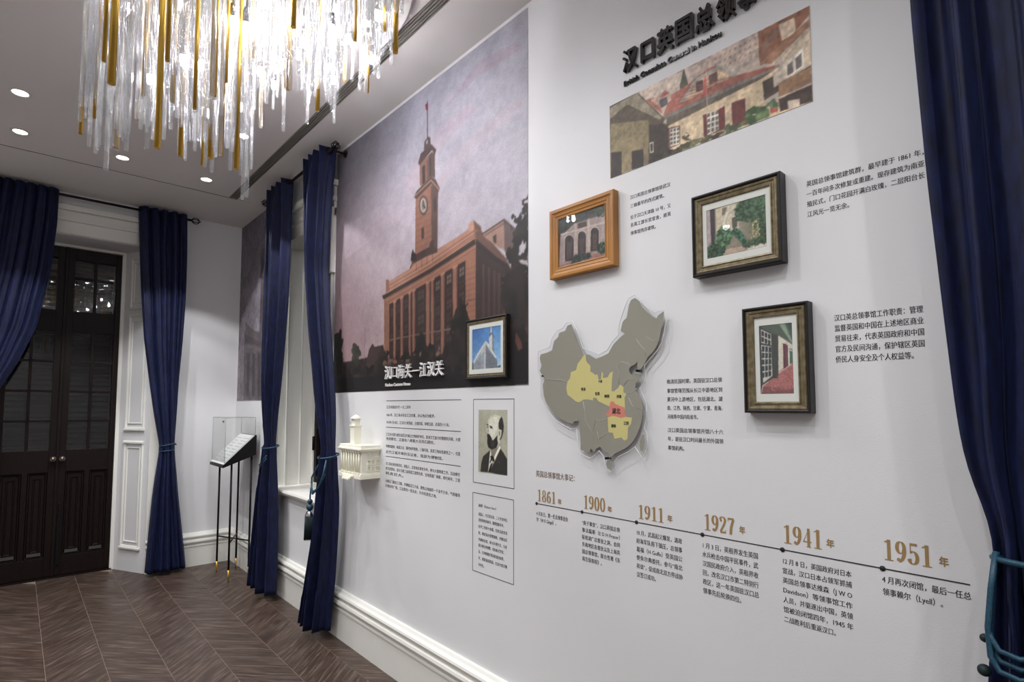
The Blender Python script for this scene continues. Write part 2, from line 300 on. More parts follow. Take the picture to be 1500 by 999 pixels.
# ------- outlines traced for the flat prints (0..1 inside each print) and the map (wall y, z), chandelier rods (x, y, tip z, radius, kind)
MG = 1.3
MURAL = [["G",[[150,108,110],[176,150,152],[172,165,175],[102,98,110],[140,140,156],[150,148,160]]],["p",[168,138,148,0.35],[[0.4571,0.7115],[0.6355,0.827],[0.789,0.842],[0.8172,0.8118],[0.6689,0.7681],[0.4967,0.6502]]],["p",[172,150,158,0.35],[[0.6375,0.6699],[0.8176,0.7462],[0.9806,0.767],[0.9874,0.7357],[0.8178,0.6952],[0.6381,0.6254]]],["p",[160,140,152,0.35],[[0.0666,0.6792],[0.3339,0.6786],[0.4976,0.6026],[0.3365,0.5765],[0.0718,0.5372]]],["p",[150,120,135,0.35],[[0.6676,0.8792],[0.8165,0.9524],[0.9693,0.9243],[0.9808,0.8985],[0.8167,0.9068]]],["p",[50,36,33],[[0.8114,0.4295],[0.8977,0.3647],[0.927,0.339],[0.9389,0.3178],[0.9598,0.2732],[1.0001,0.244],[1.0131,0.2346],[1.0124,0.0057],[0.8137,0.0129]]],["p",[72,50,43],[[0.8388,0.3477],[0.8462,0.3433],[0.8474,0.0497],[0.8401,0.0501]]],["p",[72,50,43],[[0.8598,0.3345],[0.867,0.3302],[0.8679,0.0485],[0.8608,0.0489]]],["p",[72,50,43],[[0.8802,0.3216],[0.8873,0.3174],[0.8879,0.0473],[0.881,0.0477]]],["p",[72,50,43],[[0.8978,0.3105],[0.9047,0.3064],[0.9051,0.0463],[0.8983,0.0467]]],["p",[72,50,43],[[0.9149,0.2997],[0.9217,0.2957],[0.9219,0.0454],[0.9152,0.0457]]],["p",[72,50,43],[[0.9318,0.2891],[0.9384,0.2852],[0.9384,0.0444],[0.9319,0.0448]]],["p",[72,50,43],[[0.9482,0.2787],[0.9547,0.2749],[0.9546,0.0435],[0.9482,0.0438]]],["p",[72,50,43],[[0.969,0.2657],[0.9753,0.262],[0.975,0.0423],[0.9687,0.0427]]],["p",[72,50,43],[[0.9914,0.2516],[0.9975,0.248],[0.997,0.041],[0.9909,0.0414]]],["p",[96,64,50],[[0.8058,0.4471],[0.8303,0.4482],[0.8977,0.3742],[0.927,0.342],[0.9341,0.3225],[0.8927,0.3526],[0.8142,0.4228]]],["p",[45,32,30],[[0.8142,0.4248],[0.8927,0.3545],[0.9341,0.3244],[0.9341,0.3115],[0.8903,0.3399],[0.8143,0.4049]]],["p",[150,110,92],[[0.8368,0.4354],[0.9172,0.4541],[0.9202,0.3668],[0.8976,0.3799],[0.8464,0.4222]]],["p",[88,68,66],[[0.9172,0.4541],[0.9654,0.4074],[0.9636,0.3944],[0.9341,0.3374],[0.9202,0.3668]]],["p",[60,44,42],[[0.8775,0.4158],[0.8901,0.4181],[0.8911,0.3911],[0.8805,0.3996]]],["l",[70,48,40],0.004,[[0.8384,0.4334],[0.9182,0.4508],[0.9668,0.4045]]],["l",[95,66,52],0.003,[[0.8464,0.4261],[0.9172,0.4409]]],["p",[126,78,54],[[0.3618,0.0874],[0.3558,0.3276],[0.3662,0.3504],[0.3652,0.3949],[0.3752,0.3954],[0.3836,0.3922],[0.3863,0.3858],[0.5052,0.4065],[0.5102,0.417],[0.538,0.4222],[0.6008,0.4367],[0.6441,0.4371],[0.7342,0.4522],[0.7806,0.4622],[0.7833,0.4777],[0.8029,0.4833],[0.8313,0.4559],[0.8346,0.4391],[0.813,0.4491],[0.8135,0.0594]]],["p",[158,106,80],[[0.3863,0.3849],[0.5053,0.4051],[0.538,0.4199],[0.6441,0.4349],[0.7806,0.4613],[0.8041,0.4677],[0.8059,0.433],[0.6082,0.3952],[0.3872,0.3466]]],["p",[176,122,94],[[0.7816,0.4773],[0.8029,0.4825],[0.8052,0.4553],[0.7829,0.4591]]],["p",[100,66,52],[[0.8029,0.4833],[0.8324,0.4556],[0.8346,0.4371],[0.8074,0.4587]]],["l",[112,72,54],0.0028,[[0.3866,0.3721],[0.608,0.4076],[0.8041,0.4515]]],["l",[112,72,54],0.0028,[[0.3869,0.3584],[0.6082,0.3952],[0.8042,0.4403]]],["l",[112,72,54],0.0028,[[0.3871,0.3496],[0.6083,0.3872],[0.8043,0.433]]],["p",[46,32,28],[[0.3426,0.3422],[0.3847,0.3471],[0.6083,0.3828],[0.8076,0.4274],[0.8121,0.4114],[0.6085,0.3695],[0.385,0.3334],[0.3516,0.3273]]],["l",[170,116,86],0.003,[[0.3443,0.3444],[0.6083,0.3872],[0.8065,0.43]]],["l",[150,100,72],0.004,[[0.3687,0.3205],[0.6087,0.3606],[0.8088,0.4042]]],["p",[140,88,62],[[0.3856,0.3104],[0.7697,0.3868],[0.81,0.398],[0.8119,0.0595],[0.7733,0.0619],[0.771,0.365],[0.3901,0.2951]]],["p",[44,28,25],[[0.3882,0.3042],[0.4126,0.3085],[0.4172,0.1076],[0.3928,0.1093]]],["p",[70,50,42],[[0.3956,0.2863],[0.4087,0.2887],[0.4094,0.2588],[0.3963,0.2563]]],["l",[40,28,25],0.0025,[[0.4022,0.2878],[0.4029,0.2563]]],["l",[40,28,25],0.0025,[[0.3952,0.2719],[0.4098,0.2741]]],["p",[56,40,36],[[0.3966,0.2418],[0.4097,0.2444],[0.4104,0.2146],[0.3973,0.2119]]],["l",[40,28,25],0.0025,[[0.4032,0.2433],[0.4039,0.212]]],["l",[40,28,25],0.0025,[[0.3962,0.2274],[0.4108,0.2299]]],["p",[70,50,42],[[0.3976,0.1974],[0.4107,0.2002],[0.4114,0.1706],[0.3983,0.1676]]],["l",[40,28,25],0.0025,[[0.4042,0.1991],[0.4049,0.1679]]],["l",[40,28,25],0.0025,[[0.3972,0.1831],[0.4118,0.1858]]],["p",[56,40,36],[[0.3987,0.1532],[0.4117,0.1563],[0.4124,0.1267],[0.3994,0.1235]]],["l",[40,28,25],0.0025,[[0.4052,0.155],[0.4059,0.1239]]],["l",[40,28,25],0.0025,[[0.3983,0.1389],[0.4128,0.1419]]],["p",[44,28,25],[[0.4278,0.3113],[0.4537,0.3159],[0.4582,0.1046],[0.4323,0.1065]]],["p",[70,50,42],[[0.4355,0.294],[0.4495,0.2965],[0.4501,0.2672],[0.4362,0.2645]]],["l",[40,28,25],0.0025,[[0.4425,0.2953],[0.4432,0.2644]]],["l",[40,28,25],0.0025,[[0.4351,0.2799],[0.4506,0.2822]]],["p",[56,40,36],[[0.4365,0.2503],[0.4504,0.253],[0.451,0.2237],[0.4371,0.2208]]],["l",[40,28,25],0.0025,[[0.4435,0.2516],[0.4441,0.2209]]],["l",[40,28,25],0.0025,[[0.436,0.2361],[0.4515,0.2387]]],["p",[70,50,42],[[0.4374,0.2066],[0.4513,0.2096],[0.452,0.1805],[0.4381,0.1773]]],["l",[40,28,25],0.0025,[[0.4444,0.2082],[0.4451,0.1775]]],["l",[40,28,25],0.0025,[[0.437,0.1925],[0.4524,0.1954]]],["p",[56,40,36],[[0.4384,0.1632],[0.4523,0.1664],[0.4529,0.1374],[0.439,0.134]]],["l",[40,28,25],0.0025,[[0.4453,0.1648],[0.446,0.1343]]],["l",[40,28,25],0.0025,[[0.4379,0.1491],[0.4533,0.1523]]],["p",[44,28,25],[[0.4691,0.3187],[0.4993,0.3241],[0.5036,0.1013],[0.4735,0.1035]]],["p",[70,50,42],[[0.478,0.3024],[0.4943,0.3053],[0.4949,0.2765],[0.4786,0.2735]]],["l",[40,28,25],0.0025,[[0.4862,0.3034],[0.4868,0.2731]]],["l",[40,28,25],0.0025,[[0.4774,0.2886],[0.4955,0.2912]]],["p",[56,40,36],[[0.4789,0.2595],[0.4951,0.2626],[0.4957,0.234],[0.4795,0.2306]]],["l",[40,28,25],0.0025,[[0.487,0.2606],[0.4876,0.2304]]],["l",[40,28,25],0.0025,[[0.4783,0.2456],[0.4963,0.2486]]],["p",[70,50,42],[[0.4797,0.2167],[0.4959,0.2201],[0.4965,0.1916],[0.4803,0.1879]]],["l",[40,28,25],0.0025,[[0.4879,0.2179],[0.4885,0.1879]]],["l",[40,28,25],0.0025,[[0.4791,0.2028],[0.4971,0.2062]]],["p",[56,40,36],[[0.4806,0.174],[0.4967,0.1778],[0.4973,0.1493],[0.4812,0.1453]]],["l",[40,28,25],0.0025,[[0.4887,0.1754],[0.4893,0.1455]]],["l",[40,28,25],0.0025,[[0.48,0.1602],[0.4979,0.1639]]],["p",[44,28,25],[[0.5338,0.3303],[0.5899,0.3404],[0.5936,0.0947],[0.5378,0.0988]]],["p",[70,50,42],[[0.55,0.3183],[0.5803,0.3235],[0.5807,0.2959],[0.5505,0.2902]]],["l",[40,28,25],0.0025,[[0.5653,0.3178],[0.5658,0.2886]]],["l",[40,28,25],0.0025,[[0.5486,0.305],[0.5821,0.3098]]],["p",[56,40,36],[[0.5507,0.2767],[0.5809,0.2825],[0.5813,0.2549],[0.5512,0.2487]]],["l",[40,28,25],0.0025,[[0.566,0.2765],[0.5665,0.2474]]],["l",[40,28,25],0.0025,[[0.5493,0.2634],[0.5828,0.2689]]],["p",[70,50,42],[[0.5514,0.2352],[0.5815,0.2416],[0.582,0.2142],[0.5519,0.2074]]],["l",[40,28,25],0.0025,[[0.5667,0.2353],[0.5671,0.2063]]],["l",[40,28,25],0.0025,[[0.55,0.2219],[0.5834,0.2281]]],["p",[56,40,36],[[0.5521,0.1939],[0.5822,0.2009],[0.5826,0.1735],[0.5526,0.1661]]],["l",[40,28,25],0.0025,[[0.5673,0.1943],[0.5678,0.1654]]],["l",[40,28,25],0.0025,[[0.5507,0.1807],[0.584,0.1875]]],["p",[70,50,42],[[0.5528,0.1527],[0.5828,0.1603],[0.5832,0.133],[0.5533,0.1251]]],["l",[40,28,25],0.0025,[[0.568,0.1534],[0.5684,0.1247]]],["l",[40,28,25],0.0025,[[0.5514,0.1395],[0.5847,0.1469]]],["p",[44,28,25],[[0.6288,0.3474],[0.6612,0.3532],[0.6644,0.0896],[0.6323,0.0919]]],["p",[104,86,74],[[0.6382,0.3331],[0.6557,0.3361],[0.656,0.3094],[0.6386,0.3062]]],["l",[40,28,25],0.0025,[[0.647,0.3335],[0.6474,0.3054]]],["l",[40,28,25],0.0025,[[0.6374,0.3202],[0.6568,0.323]]],["p",[56,40,36],[[0.6388,0.2932],[0.6562,0.2965],[0.6565,0.27],[0.6391,0.2663]]],["l",[40,28,25],0.0025,[[0.6475,0.2938],[0.6479,0.2658]]],["l",[40,28,25],0.0025,[[0.6379,0.2803],[0.6573,0.2835]]],["p",[70,50,42],[[0.6393,0.2534],[0.6567,0.2571],[0.657,0.2306],[0.6396,0.2267]]],["l",[40,28,25],0.0025,[[0.648,0.2542],[0.6484,0.2263]]],["l",[40,28,25],0.0025,[[0.6385,0.2406],[0.6578,0.2441]]],["p",[56,40,36],[[0.6398,0.2138],[0.6571,0.2178],[0.6575,0.1914],[0.6401,0.1871]]],["l",[40,28,25],0.0025,[[0.6485,0.2147],[0.6489,0.1869]]],["l",[40,28,25],0.0025,[[0.639,0.201],[0.6583,0.2049]]],["p",[70,50,42],[[0.6403,0.1743],[0.6576,0.1787],[0.6579,0.1523],[0.6406,0.1477]]],["l",[40,28,25],0.0025,[[0.649,0.1754],[0.6494,0.1477]]],["l",[40,28,25],0.0025,[[0.6395,0.1615],[0.6587,0.1658]]],["p",[56,40,36],[[0.6408,0.1349],[0.6581,0.1396],[0.6584,0.1134],[0.6412,0.1085]]],["l",[40,28,25],0.0025,[[0.6495,0.1362],[0.6499,0.1086]]],["l",[40,28,25],0.0025,[[0.64,0.1222],[0.6592,0.1268]]],["p",[44,28,25],[[0.6783,0.3562],[0.7158,0.363],[0.7185,0.0857],[0.6813,0.0884]]],["p",[104,86,74],[[0.6891,0.3432],[0.7093,0.3467],[0.7096,0.3207],[0.6894,0.3169]]],["l",[40,28,25],0.0025,[[0.6993,0.3432],[0.6996,0.3158]]],["l",[40,28,25],0.0025,[[0.6881,0.3307],[0.7106,0.3339]]],["p",[56,40,36],[[0.6896,0.3043],[0.7097,0.3082],[0.71,0.2823],[0.6898,0.2781]]],["l",[40,28,25],0.0025,[[0.6997,0.3045],[0.7,0.2772]]],["l",[40,28,25],0.0025,[[0.6886,0.2918],[0.711,0.2954]]],["p",[70,50,42],[[0.69,0.2655],[0.7101,0.2698],[0.7104,0.244],[0.6903,0.2394]]],["l",[40,28,25],0.0025,[[0.7001,0.2659],[0.7004,0.2387]]],["l",[40,28,25],0.0025,[[0.689,0.253],[0.7113,0.2571]]],["p",[56,40,36],[[0.6904,0.2268],[0.7105,0.2315],[0.7107,0.2058],[0.6907,0.2008]]],["l",[40,28,25],0.0025,[[0.7005,0.2274],[0.7008,0.2003]]],["l",[40,28,25],0.0025,[[0.6894,0.2144],[0.7117,0.2189]]],["p",[70,50,42],[[0.6908,0.1883],[0.7109,0.1933],[0.7111,0.1677],[0.6911,0.1624]]],["l",[40,28,25],0.0025,[[0.7009,0.1891],[0.7012,0.1621]]],["l",[40,28,25],0.0025,[[0.6898,0.1759],[0.7121,0.1808]]],["p",[56,40,36],[[0.6912,0.1499],[0.7112,0.1553],[0.7115,0.1298],[0.6915,0.1241]]],["l",[40,28,25],0.0025,[[0.7013,0.1509],[0.7016,0.124]]],["l",[40,28,25],0.0025,[[0.6902,0.1375],[0.7125,0.1428]]],["p",[44,28,25],[[0.735,0.3664],[0.7698,0.3727],[0.772,0.0818],[0.7375,0.0843]]],["p",[104,86,74],[[0.745,0.3536],[0.7638,0.3568],[0.764,0.3316],[0.7452,0.3281]]],["l",[40,28,25],0.0025,[[0.7544,0.3536],[0.7546,0.327]]],["l",[40,28,25],0.0025,[[0.744,0.3415],[0.7649,0.3444]]],["p",[56,40,36],[[0.7453,0.3157],[0.764,0.3194],[0.7642,0.2942],[0.7455,0.2903]]],["l",[40,28,25],0.0025,[[0.7547,0.3159],[0.7549,0.2894]]],["l",[40,28,25],0.0025,[[0.7443,0.3036],[0.7652,0.307]]],["p",[70,50,42],[[0.7456,0.278],[0.7643,0.282],[0.7645,0.2569],[0.7458,0.2527]]],["l",[40,28,25],0.0025,[[0.755,0.2784],[0.7552,0.2519]]],["l",[40,28,25],0.0025,[[0.7447,0.2659],[0.7655,0.2697]]],["p",[56,40,36],[[0.7459,0.2404],[0.7646,0.2448],[0.7648,0.2197],[0.7461,0.2152]]],["l",[40,28,25],0.0025,[[0.7553,0.241],[0.7555,0.2146]]],["l",[40,28,25],0.0025,[[0.745,0.2283],[0.7657,0.2325]]],["p",[70,50,42],[[0.7463,0.2029],[0.7649,0.2076],[0.7651,0.1827],[0.7465,0.1778]]],["l",[40,28,25],0.0025,[[0.7556,0.2037],[0.7558,0.1774]]],["l",[40,28,25],0.0025,[[0.7453,0.1909],[0.766,0.1954]]],["p",[56,40,36],[[0.7466,0.1656],[0.7652,0.1706],[0.7654,0.1458],[0.7468,0.1405]]],["l",[40,28,25],0.0025,[[0.7559,0.1665],[0.7561,0.1403]]],["l",[40,28,25],0.0025,[[0.7456,0.1535],[0.7663,0.1585]]],["p",[132,82,58],[[0.4126,0.3105],[0.4278,0.3132],[0.4323,0.1065],[0.4172,0.1076]]],["p",[92,56,42],[[0.423,0.3106],[0.4279,0.3098],[0.4323,0.1065],[0.4276,0.1068]]],["p",[160,106,78],[[0.4102,0.3109],[0.4301,0.3147],[0.4303,0.307],[0.4103,0.3031]]],["p",[132,82,58],[[0.4537,0.3178],[0.4691,0.3206],[0.4735,0.1035],[0.4582,0.1046]]],["p",[92,56,42],[[0.4645,0.3181],[0.4692,0.3173],[0.4735,0.1035],[0.4689,0.1038]]],["p",[160,106,78],[[0.4513,0.3182],[0.4714,0.322],[0.4715,0.3145],[0.4515,0.3106]]],["p",[132,82,58],[[0.4993,0.326],[0.5119,0.3282],[0.5161,0.1004],[0.5036,0.1013]]],["p",[92,56,42],[[0.5075,0.3258],[0.5119,0.325],[0.5161,0.1004],[0.5117,0.1007]]],["p",[160,106,78],[[0.497,0.3264],[0.5141,0.3296],[0.5142,0.3223],[0.4972,0.3189]]],["p",[132,82,58],[[0.5192,0.3295],[0.5337,0.3321],[0.5378,0.0988],[0.5234,0.0999]]],["p",[92,56,42],[[0.5294,0.3297],[0.5338,0.3289],[0.5378,0.0988],[0.5335,0.0991]]],["p",[160,106,78],[[0.517,0.3299],[0.5359,0.3335],[0.536,0.3262],[0.5171,0.3226]]],["p",[132,82,58],[[0.5899,0.3421],[0.6089,0.3455],[0.6125,0.0934],[0.5936,0.0947]]],["p",[92,56,42],[[0.6049,0.3432],[0.6089,0.3424],[0.6125,0.0934],[0.6085,0.0937]]],["p",[160,106,78],[[0.5878,0.3425],[0.6109,0.3469],[0.611,0.3398],[0.588,0.3354]]],["p",[132,82,58],[[0.6142,0.3465],[0.6288,0.3491],[0.6323,0.0919],[0.6178,0.093]]],["p",[92,56,42],[[0.6249,0.3468],[0.6289,0.346],[0.6323,0.0919],[0.6283,0.0922]]],["p",[160,106,78],[[0.6122,0.3469],[0.6308,0.3504],[0.6309,0.3435],[0.6123,0.3398]]],["p",[132,82,58],[[0.6612,0.3549],[0.6783,0.3579],[0.6813,0.0884],[0.6644,0.0896]]],["p",[92,56,42],[[0.6745,0.3558],[0.6783,0.355],[0.6813,0.0884],[0.6776,0.0886]]],["p",[160,106,78],[[0.6593,0.3553],[0.6802,0.3592],[0.6802,0.3524],[0.6594,0.3484]]],["p",[132,82,58],[[0.7158,0.3646],[0.7349,0.3681],[0.7375,0.0843],[0.7185,0.0857]]],["p",[92,56,42],[[0.7314,0.366],[0.735,0.3652],[0.7375,0.0843],[0.7339,0.0845]]],["p",[160,106,78],[[0.714,0.365],[0.7367,0.3693],[0.7368,0.3627],[0.7141,0.3583]]],["p",[48,30,26],[[0.5119,0.325],[0.5193,0.3263],[0.5234,0.0999],[0.5161,0.1004]]],["p",[48,30,26],[[0.6089,0.3424],[0.6143,0.3434],[0.6178,0.093],[0.6125,0.0934]]],["l",[112,84,66],0.004,[[0.3929,0.1765],[0.5421,0.1791],[0.7366,0.1777]]],["l",[90,62,50],0.003,[[0.7764,0.2529],[0.8097,0.2513]]],["l",[118,74,52],0.0018,[[0.7723,0.3464],[0.8103,0.3454]]],["l",[118,74,52],0.0018,[[0.7724,0.3302],[0.8103,0.3295]]],["l",[118,74,52],0.0018,[[0.7725,0.314],[0.8104,0.3136]]],["l",[118,74,52],0.0018,[[0.7727,0.2978],[0.8105,0.2978]]],["l",[118,74,52],0.0018,[[0.7728,0.2817],[0.8106,0.2819]]],["l",[118,74,52],0.0018,[[0.7729,0.2655],[0.8107,0.2661]]],["l",[118,74,52],0.0018,[[0.773,0.2494],[0.8108,0.2503]]],["l",[118,74,52],0.0018,[[0.7731,0.2333],[0.8109,0.2346]]],["l",[118,74,52],0.0018,[[0.7732,0.2173],[0.811,0.2188]]],["l",[118,74,52],0.0018,[[0.7734,0.2012],[0.8111,0.2031]]],["l",[118,74,52],0.0018,[[0.7735,0.1852],[0.8111,0.1874]]],["l",[118,74,52],0.0018,[[0.7736,0.1692],[0.8112,0.1717]]],["l",[96,60,46],0.0025,[[0.538,0.4176],[0.5385,0.3924]]],["l",[96,60,46],0.0025,[[0.5664,0.4224],[0.5669,0.3968]]],["l",[96,60,46],0.0025,[[0.5941,0.427],[0.5945,0.401]]],["l",[96,60,46],0.0025,[[0.6211,0.4316],[0.6214,0.4052]]],["l",[60,42,36],0.004,[[0.5052,0.4079],[0.5175,0.4223],[0.6408,0.441]]],["p",[130,82,60],[[0.531,0.4408],[0.5321,0.6481],[0.6098,0.6571],[0.6153,0.4524]]],["p",[82,56,46],[[0.6098,0.6571],[0.6449,0.6274],[0.6439,0.4384],[0.6153,0.4524]]],["l",[112,70,52],0.002,[[0.5297,0.6247],[0.6121,0.6213]]],["l",[112,70,52],0.002,[[0.53,0.6046],[0.6124,0.6019]]],["l",[112,70,52],0.002,[[0.5304,0.5846],[0.6126,0.5827]]],["l",[112,70,52],0.002,[[0.5307,0.5645],[0.6129,0.5634]]],["l",[112,70,52],0.002,[[0.5311,0.5445],[0.6132,0.5442]]],["l",[112,70,52],0.002,[[0.5314,0.5246],[0.6134,0.525]]],["l",[112,70,52],0.002,[[0.5318,0.5047],[0.6137,0.5059]]],["l",[112,70,52],0.002,[[0.5321,0.4848],[0.614,0.4868]]],["l",[112,70,52],0.002,[[0.5325,0.4649],[0.6142,0.4677]]],["p",[62,44,38],[[0.5123,0.4211],[0.5214,0.446],[0.6039,0.4553],[0.6106,0.4738],[0.6263,0.4725],[0.6301,0.4487],[0.6439,0.4384],[0.644,0.4282],[0.5865,0.4277],[0.5219,0.4189]]],["p",[70,50,44],[[0.5217,0.6455],[0.5366,0.6617],[0.6094,0.6853],[0.6324,0.6665],[0.6534,0.6291],[0.645,0.6188],[0.6116,0.6588],[0.5352,0.6338]]],["l",[150,104,80],0.004,[[0.5235,0.6474],[0.6096,0.6724],[0.65,0.6268]]],["p",[118,78,62],[[0.5533,0.674],[0.5503,0.7476],[0.6127,0.7645],[0.5988,0.6816],[0.5737,0.6698]]],["p",[74,54,48],[[0.5959,0.7595],[0.6127,0.7645],[0.6278,0.7525],[0.6289,0.6724],[0.6094,0.6853],[0.597,0.6822]]],["p",[52,38,36],[[0.5635,0.7334],[0.5782,0.7368],[0.5809,0.6732],[0.5663,0.6724]]],["p",[52,38,36],[[0.6014,0.7484],[0.6085,0.7485],[0.6094,0.6865],[0.6023,0.6862]]],["p",[96,64,54],[[0.5871,0.7452],[0.5961,0.7476],[0.5971,0.6792],[0.5881,0.6778]]],["p",[64,46,42],[[0.5426,0.7535],[0.5553,0.7819],[0.5856,0.7875],[0.6124,0.7882],[0.6346,0.7632],[0.6279,0.7484],[0.6135,0.7707],[0.5503,0.7445]]],["p",[70,54,50],[[0.5718,0.7902],[0.5751,0.8159],[0.586,0.8202],[0.595,0.8235],[0.6041,0.8148],[0.6061,0.795],[0.6133,0.7861],[0.5991,0.7849],[0.5756,0.7826]]],["p",[135,130,132],[[0.5825,0.8127],[0.5915,0.8149],[0.5917,0.8029],[0.5836,0.8003]]],["l",[60,50,50],0.004,[[0.5878,0.9455],[0.5896,0.8187]]],["p",[110,34,40],[[0.5769,0.9388],[0.5824,0.9409],[0.5906,0.9357],[0.5909,0.9139],[0.5808,0.9199]]],["p",[66,46,40],[[0.5956,0.5939],[0.5947,0.5841],[0.5916,0.5759],[0.5868,0.5701],[0.5805,0.5673],[0.5735,0.5678],[0.5663,0.5716],[0.5598,0.5784],[0.5545,0.5874],[0.5511,0.5978],[0.5497,0.6086],[0.5507,0.6186],[0.5539,0.627],[0.5589,0.6327],[0.5653,0.6353],[0.5724,0.6346],[0.5795,0.6306],[0.5859,0.6237],[0.5911,0.6147],[0.5944,0.6045]]],["p",[96,76,66],[[0.5911,0.5954],[0.5903,0.5869],[0.5878,0.5798],[0.5837,0.5749],[0.5784,0.5725],[0.5725,0.5729],[0.5665,0.5761],[0.561,0.5818],[0.5566,0.5896],[0.5537,0.5985],[0.5526,0.6077],[0.5534,0.6163],[0.556,0.6235],[0.5603,0.6284],[0.5656,0.6307],[0.5716,0.6301],[0.5776,0.6267],[0.583,0.6209],[0.5873,0.6132],[0.5901,0.6044]]],["p",[150,140,130],[[0.5875,0.5965],[0.5869,0.5894],[0.5848,0.5835],[0.5815,0.5794],[0.5772,0.5773],[0.5724,0.5776],[0.5676,0.5803],[0.5631,0.585],[0.5595,0.5914],[0.5572,0.5988],[0.5563,0.6065],[0.557,0.6137],[0.5591,0.6196],[0.5625,0.6238],[0.5668,0.6258],[0.5717,0.6253],[0.5765,0.6226],[0.5809,0.6178],[0.5844,0.6114],[0.5867,0.6041]]],["p",[110,96,88],[[0.5821,0.5982],[0.5817,0.5935],[0.5803,0.5894],[0.5782,0.5866],[0.5754,0.5852],[0.5723,0.5854],[0.5691,0.5871],[0.5663,0.5903],[0.564,0.5946],[0.5625,0.5996],[0.5619,0.6047],[0.5623,0.6095],[0.5637,0.6136],[0.5659,0.6164],[0.5687,0.6178],[0.5718,0.6176],[0.5749,0.6158],[0.5778,0.6126],[0.58,0.6083],[0.5815,0.6034]]],["l",[40,34,34],0.004,[[0.5718,0.6182],[0.572,0.6015],[0.5813,0.5902]]],["p",[56,42,40],[[0.6369,0.5842],[0.6367,0.5761],[0.6358,0.569],[0.6344,0.5636],[0.6325,0.5604],[0.6304,0.5598],[0.6282,0.5618],[0.6262,0.5661],[0.6246,0.5725],[0.6235,0.5803],[0.623,0.5886],[0.6233,0.5968],[0.6242,0.6039],[0.6256,0.6093],[0.6275,0.6125],[0.6296,0.613],[0.6318,0.611],[0.6338,0.6066],[0.6354,0.6002],[0.6365,0.5925]]],["p",[60,38,32],[[0.5631,0.5277],[0.5759,0.5282],[0.5774,0.4913],[0.5646,0.49]]],["p",[36,30,30],[[0.5082,0.4311],[0.5116,0.4544],[0.5191,0.4695],[0.525,0.4572],[0.5365,0.4484],[0.5369,0.4245]]],["p",[44,34,36],[[-0.0174,0.1199],[0.1641,0.1212],[0.2823,0.1279],[0.3612,0.1072],[0.3641,-0.0087],[-0.0119,-0.0127]]],["p",[62,44,42],[[0.2462,0.1103],[0.2633,0.1547],[0.2854,0.1754],[0.2992,0.1615],[0.3556,0.1636],[0.3632,0.0298],[0.2485,0.034]]],["l",[110,90,92],0.003,[[0.2329,0.2398],[0.232,0.1164]]],["l",[110,90,92],0.002,[[0.3023,0.2112],[0.3159,0.1997]]],["f",[20,20,18],[34,34,28],0.97,[[-0.0322,0.2007],[0.0112,0.2556],[0.0558,0.2448],[0.0735,0.2043],[0.0712,0.1223],[0.0869,-0.0141],[-0.0233,-0.0125]]],["f",[40,42,32],[66,62,50],0.9,[[0.1338,0.1233],[0.1374,0.1658],[0.1666,0.1949],[0.197,0.1657],[0.2033,0.1184],[0.1951,0.0748],[0.1354,0.0779]]],["f",[28,22,20],[44,34,30],0.95,[[0.314,0.1056],[0.3303,0.1488],[0.3558,0.1563],[0.3816,0.125],[0.4003,0.0284],[0.3072,0.0318]]],["f",[22,18,17],[44,32,27],0.93,[[-0.0165,0.1],[0.3488,0.0984],[0.5069,0.1105],[0.5494,0.1563],[0.57,0.1852],[0.5912,0.1521],[0.6447,0.1126],[0.7657,0.1245],[0.9995,0.1633],[0.9991,0.0031],[-0.0009,-0.0044]]],["p",[20,15,15],[[-0.0033,0.0544],[0.4317,0.0554],[0.7661,0.0706],[0.9994,0.1108],[0.9991,0.0014],[-0.0007,-0.0072]]],["f",[22,17,16],[40,30,26],0.97,[[0.6925,0.059],[0.7062,0.2025],[0.7299,0.2321],[0.7472,0.2661],[0.7648,0.2308],[0.7876,0.1995],[0.8046,0.1305],[0.8213,0.0419]]],["f",[60,44,36],[110,84,66],0.25,[[0.3486,0.1033],[0.5069,0.1105],[0.719,0.1289],[0.7311,0.1074],[0.5074,0.0833],[0.3577,0.0784]]],["f",[24,20,18],[46,36,32],0.85,[[0.9408,0.2258],[0.9314,0.3011],[0.9361,0.3463],[0.9502,0.3889],[0.9455,0.4364],[0.9641,0.4511],[0.9778,0.4324],[0.9869,0.4696],[1.0003,0.4689],[0.9995,0.1633],[0.9684,0.1496]]],["f",[20,18,16],[30,26,22],0.95,[[0.9822,0.3624],[0.9733,0.4192],[0.9869,0.4587],[1.0002,0.4653],[0.9998,0.2867]]],["f",[24,20,18],[34,28,24],0.95,[[0.9869,0.4841],[0.9937,0.4928],[1.0003,0.4833],[1.0002,0.4617],[0.9891,0.4689]]],["f",[24,20,18],[40,30,26],0.9,[[0.9098,0.2496],[0.9455,0.3165],[0.9999,0.3222],[0.9995,0.1633],[0.9219,0.1737]]],["p",[176,170,176],[[0.9755,0.3605],[0.9823,0.3804],[0.9867,0.3648],[0.9934,0.3739],[0.9934,0.3559],[0.9844,0.3438],[0.9777,0.349]]],["p",[170,160,162],[[0.9686,0.3277],[0.9822,0.3264],[0.9977,0.3192],[0.9955,0.309],[0.9777,0.3166]]],["p",[90,52,38],[[0.9593,0.14],[0.9773,0.1131],[0.9818,0.095],[0.9683,0.0891],[0.957,0.1151]]]]
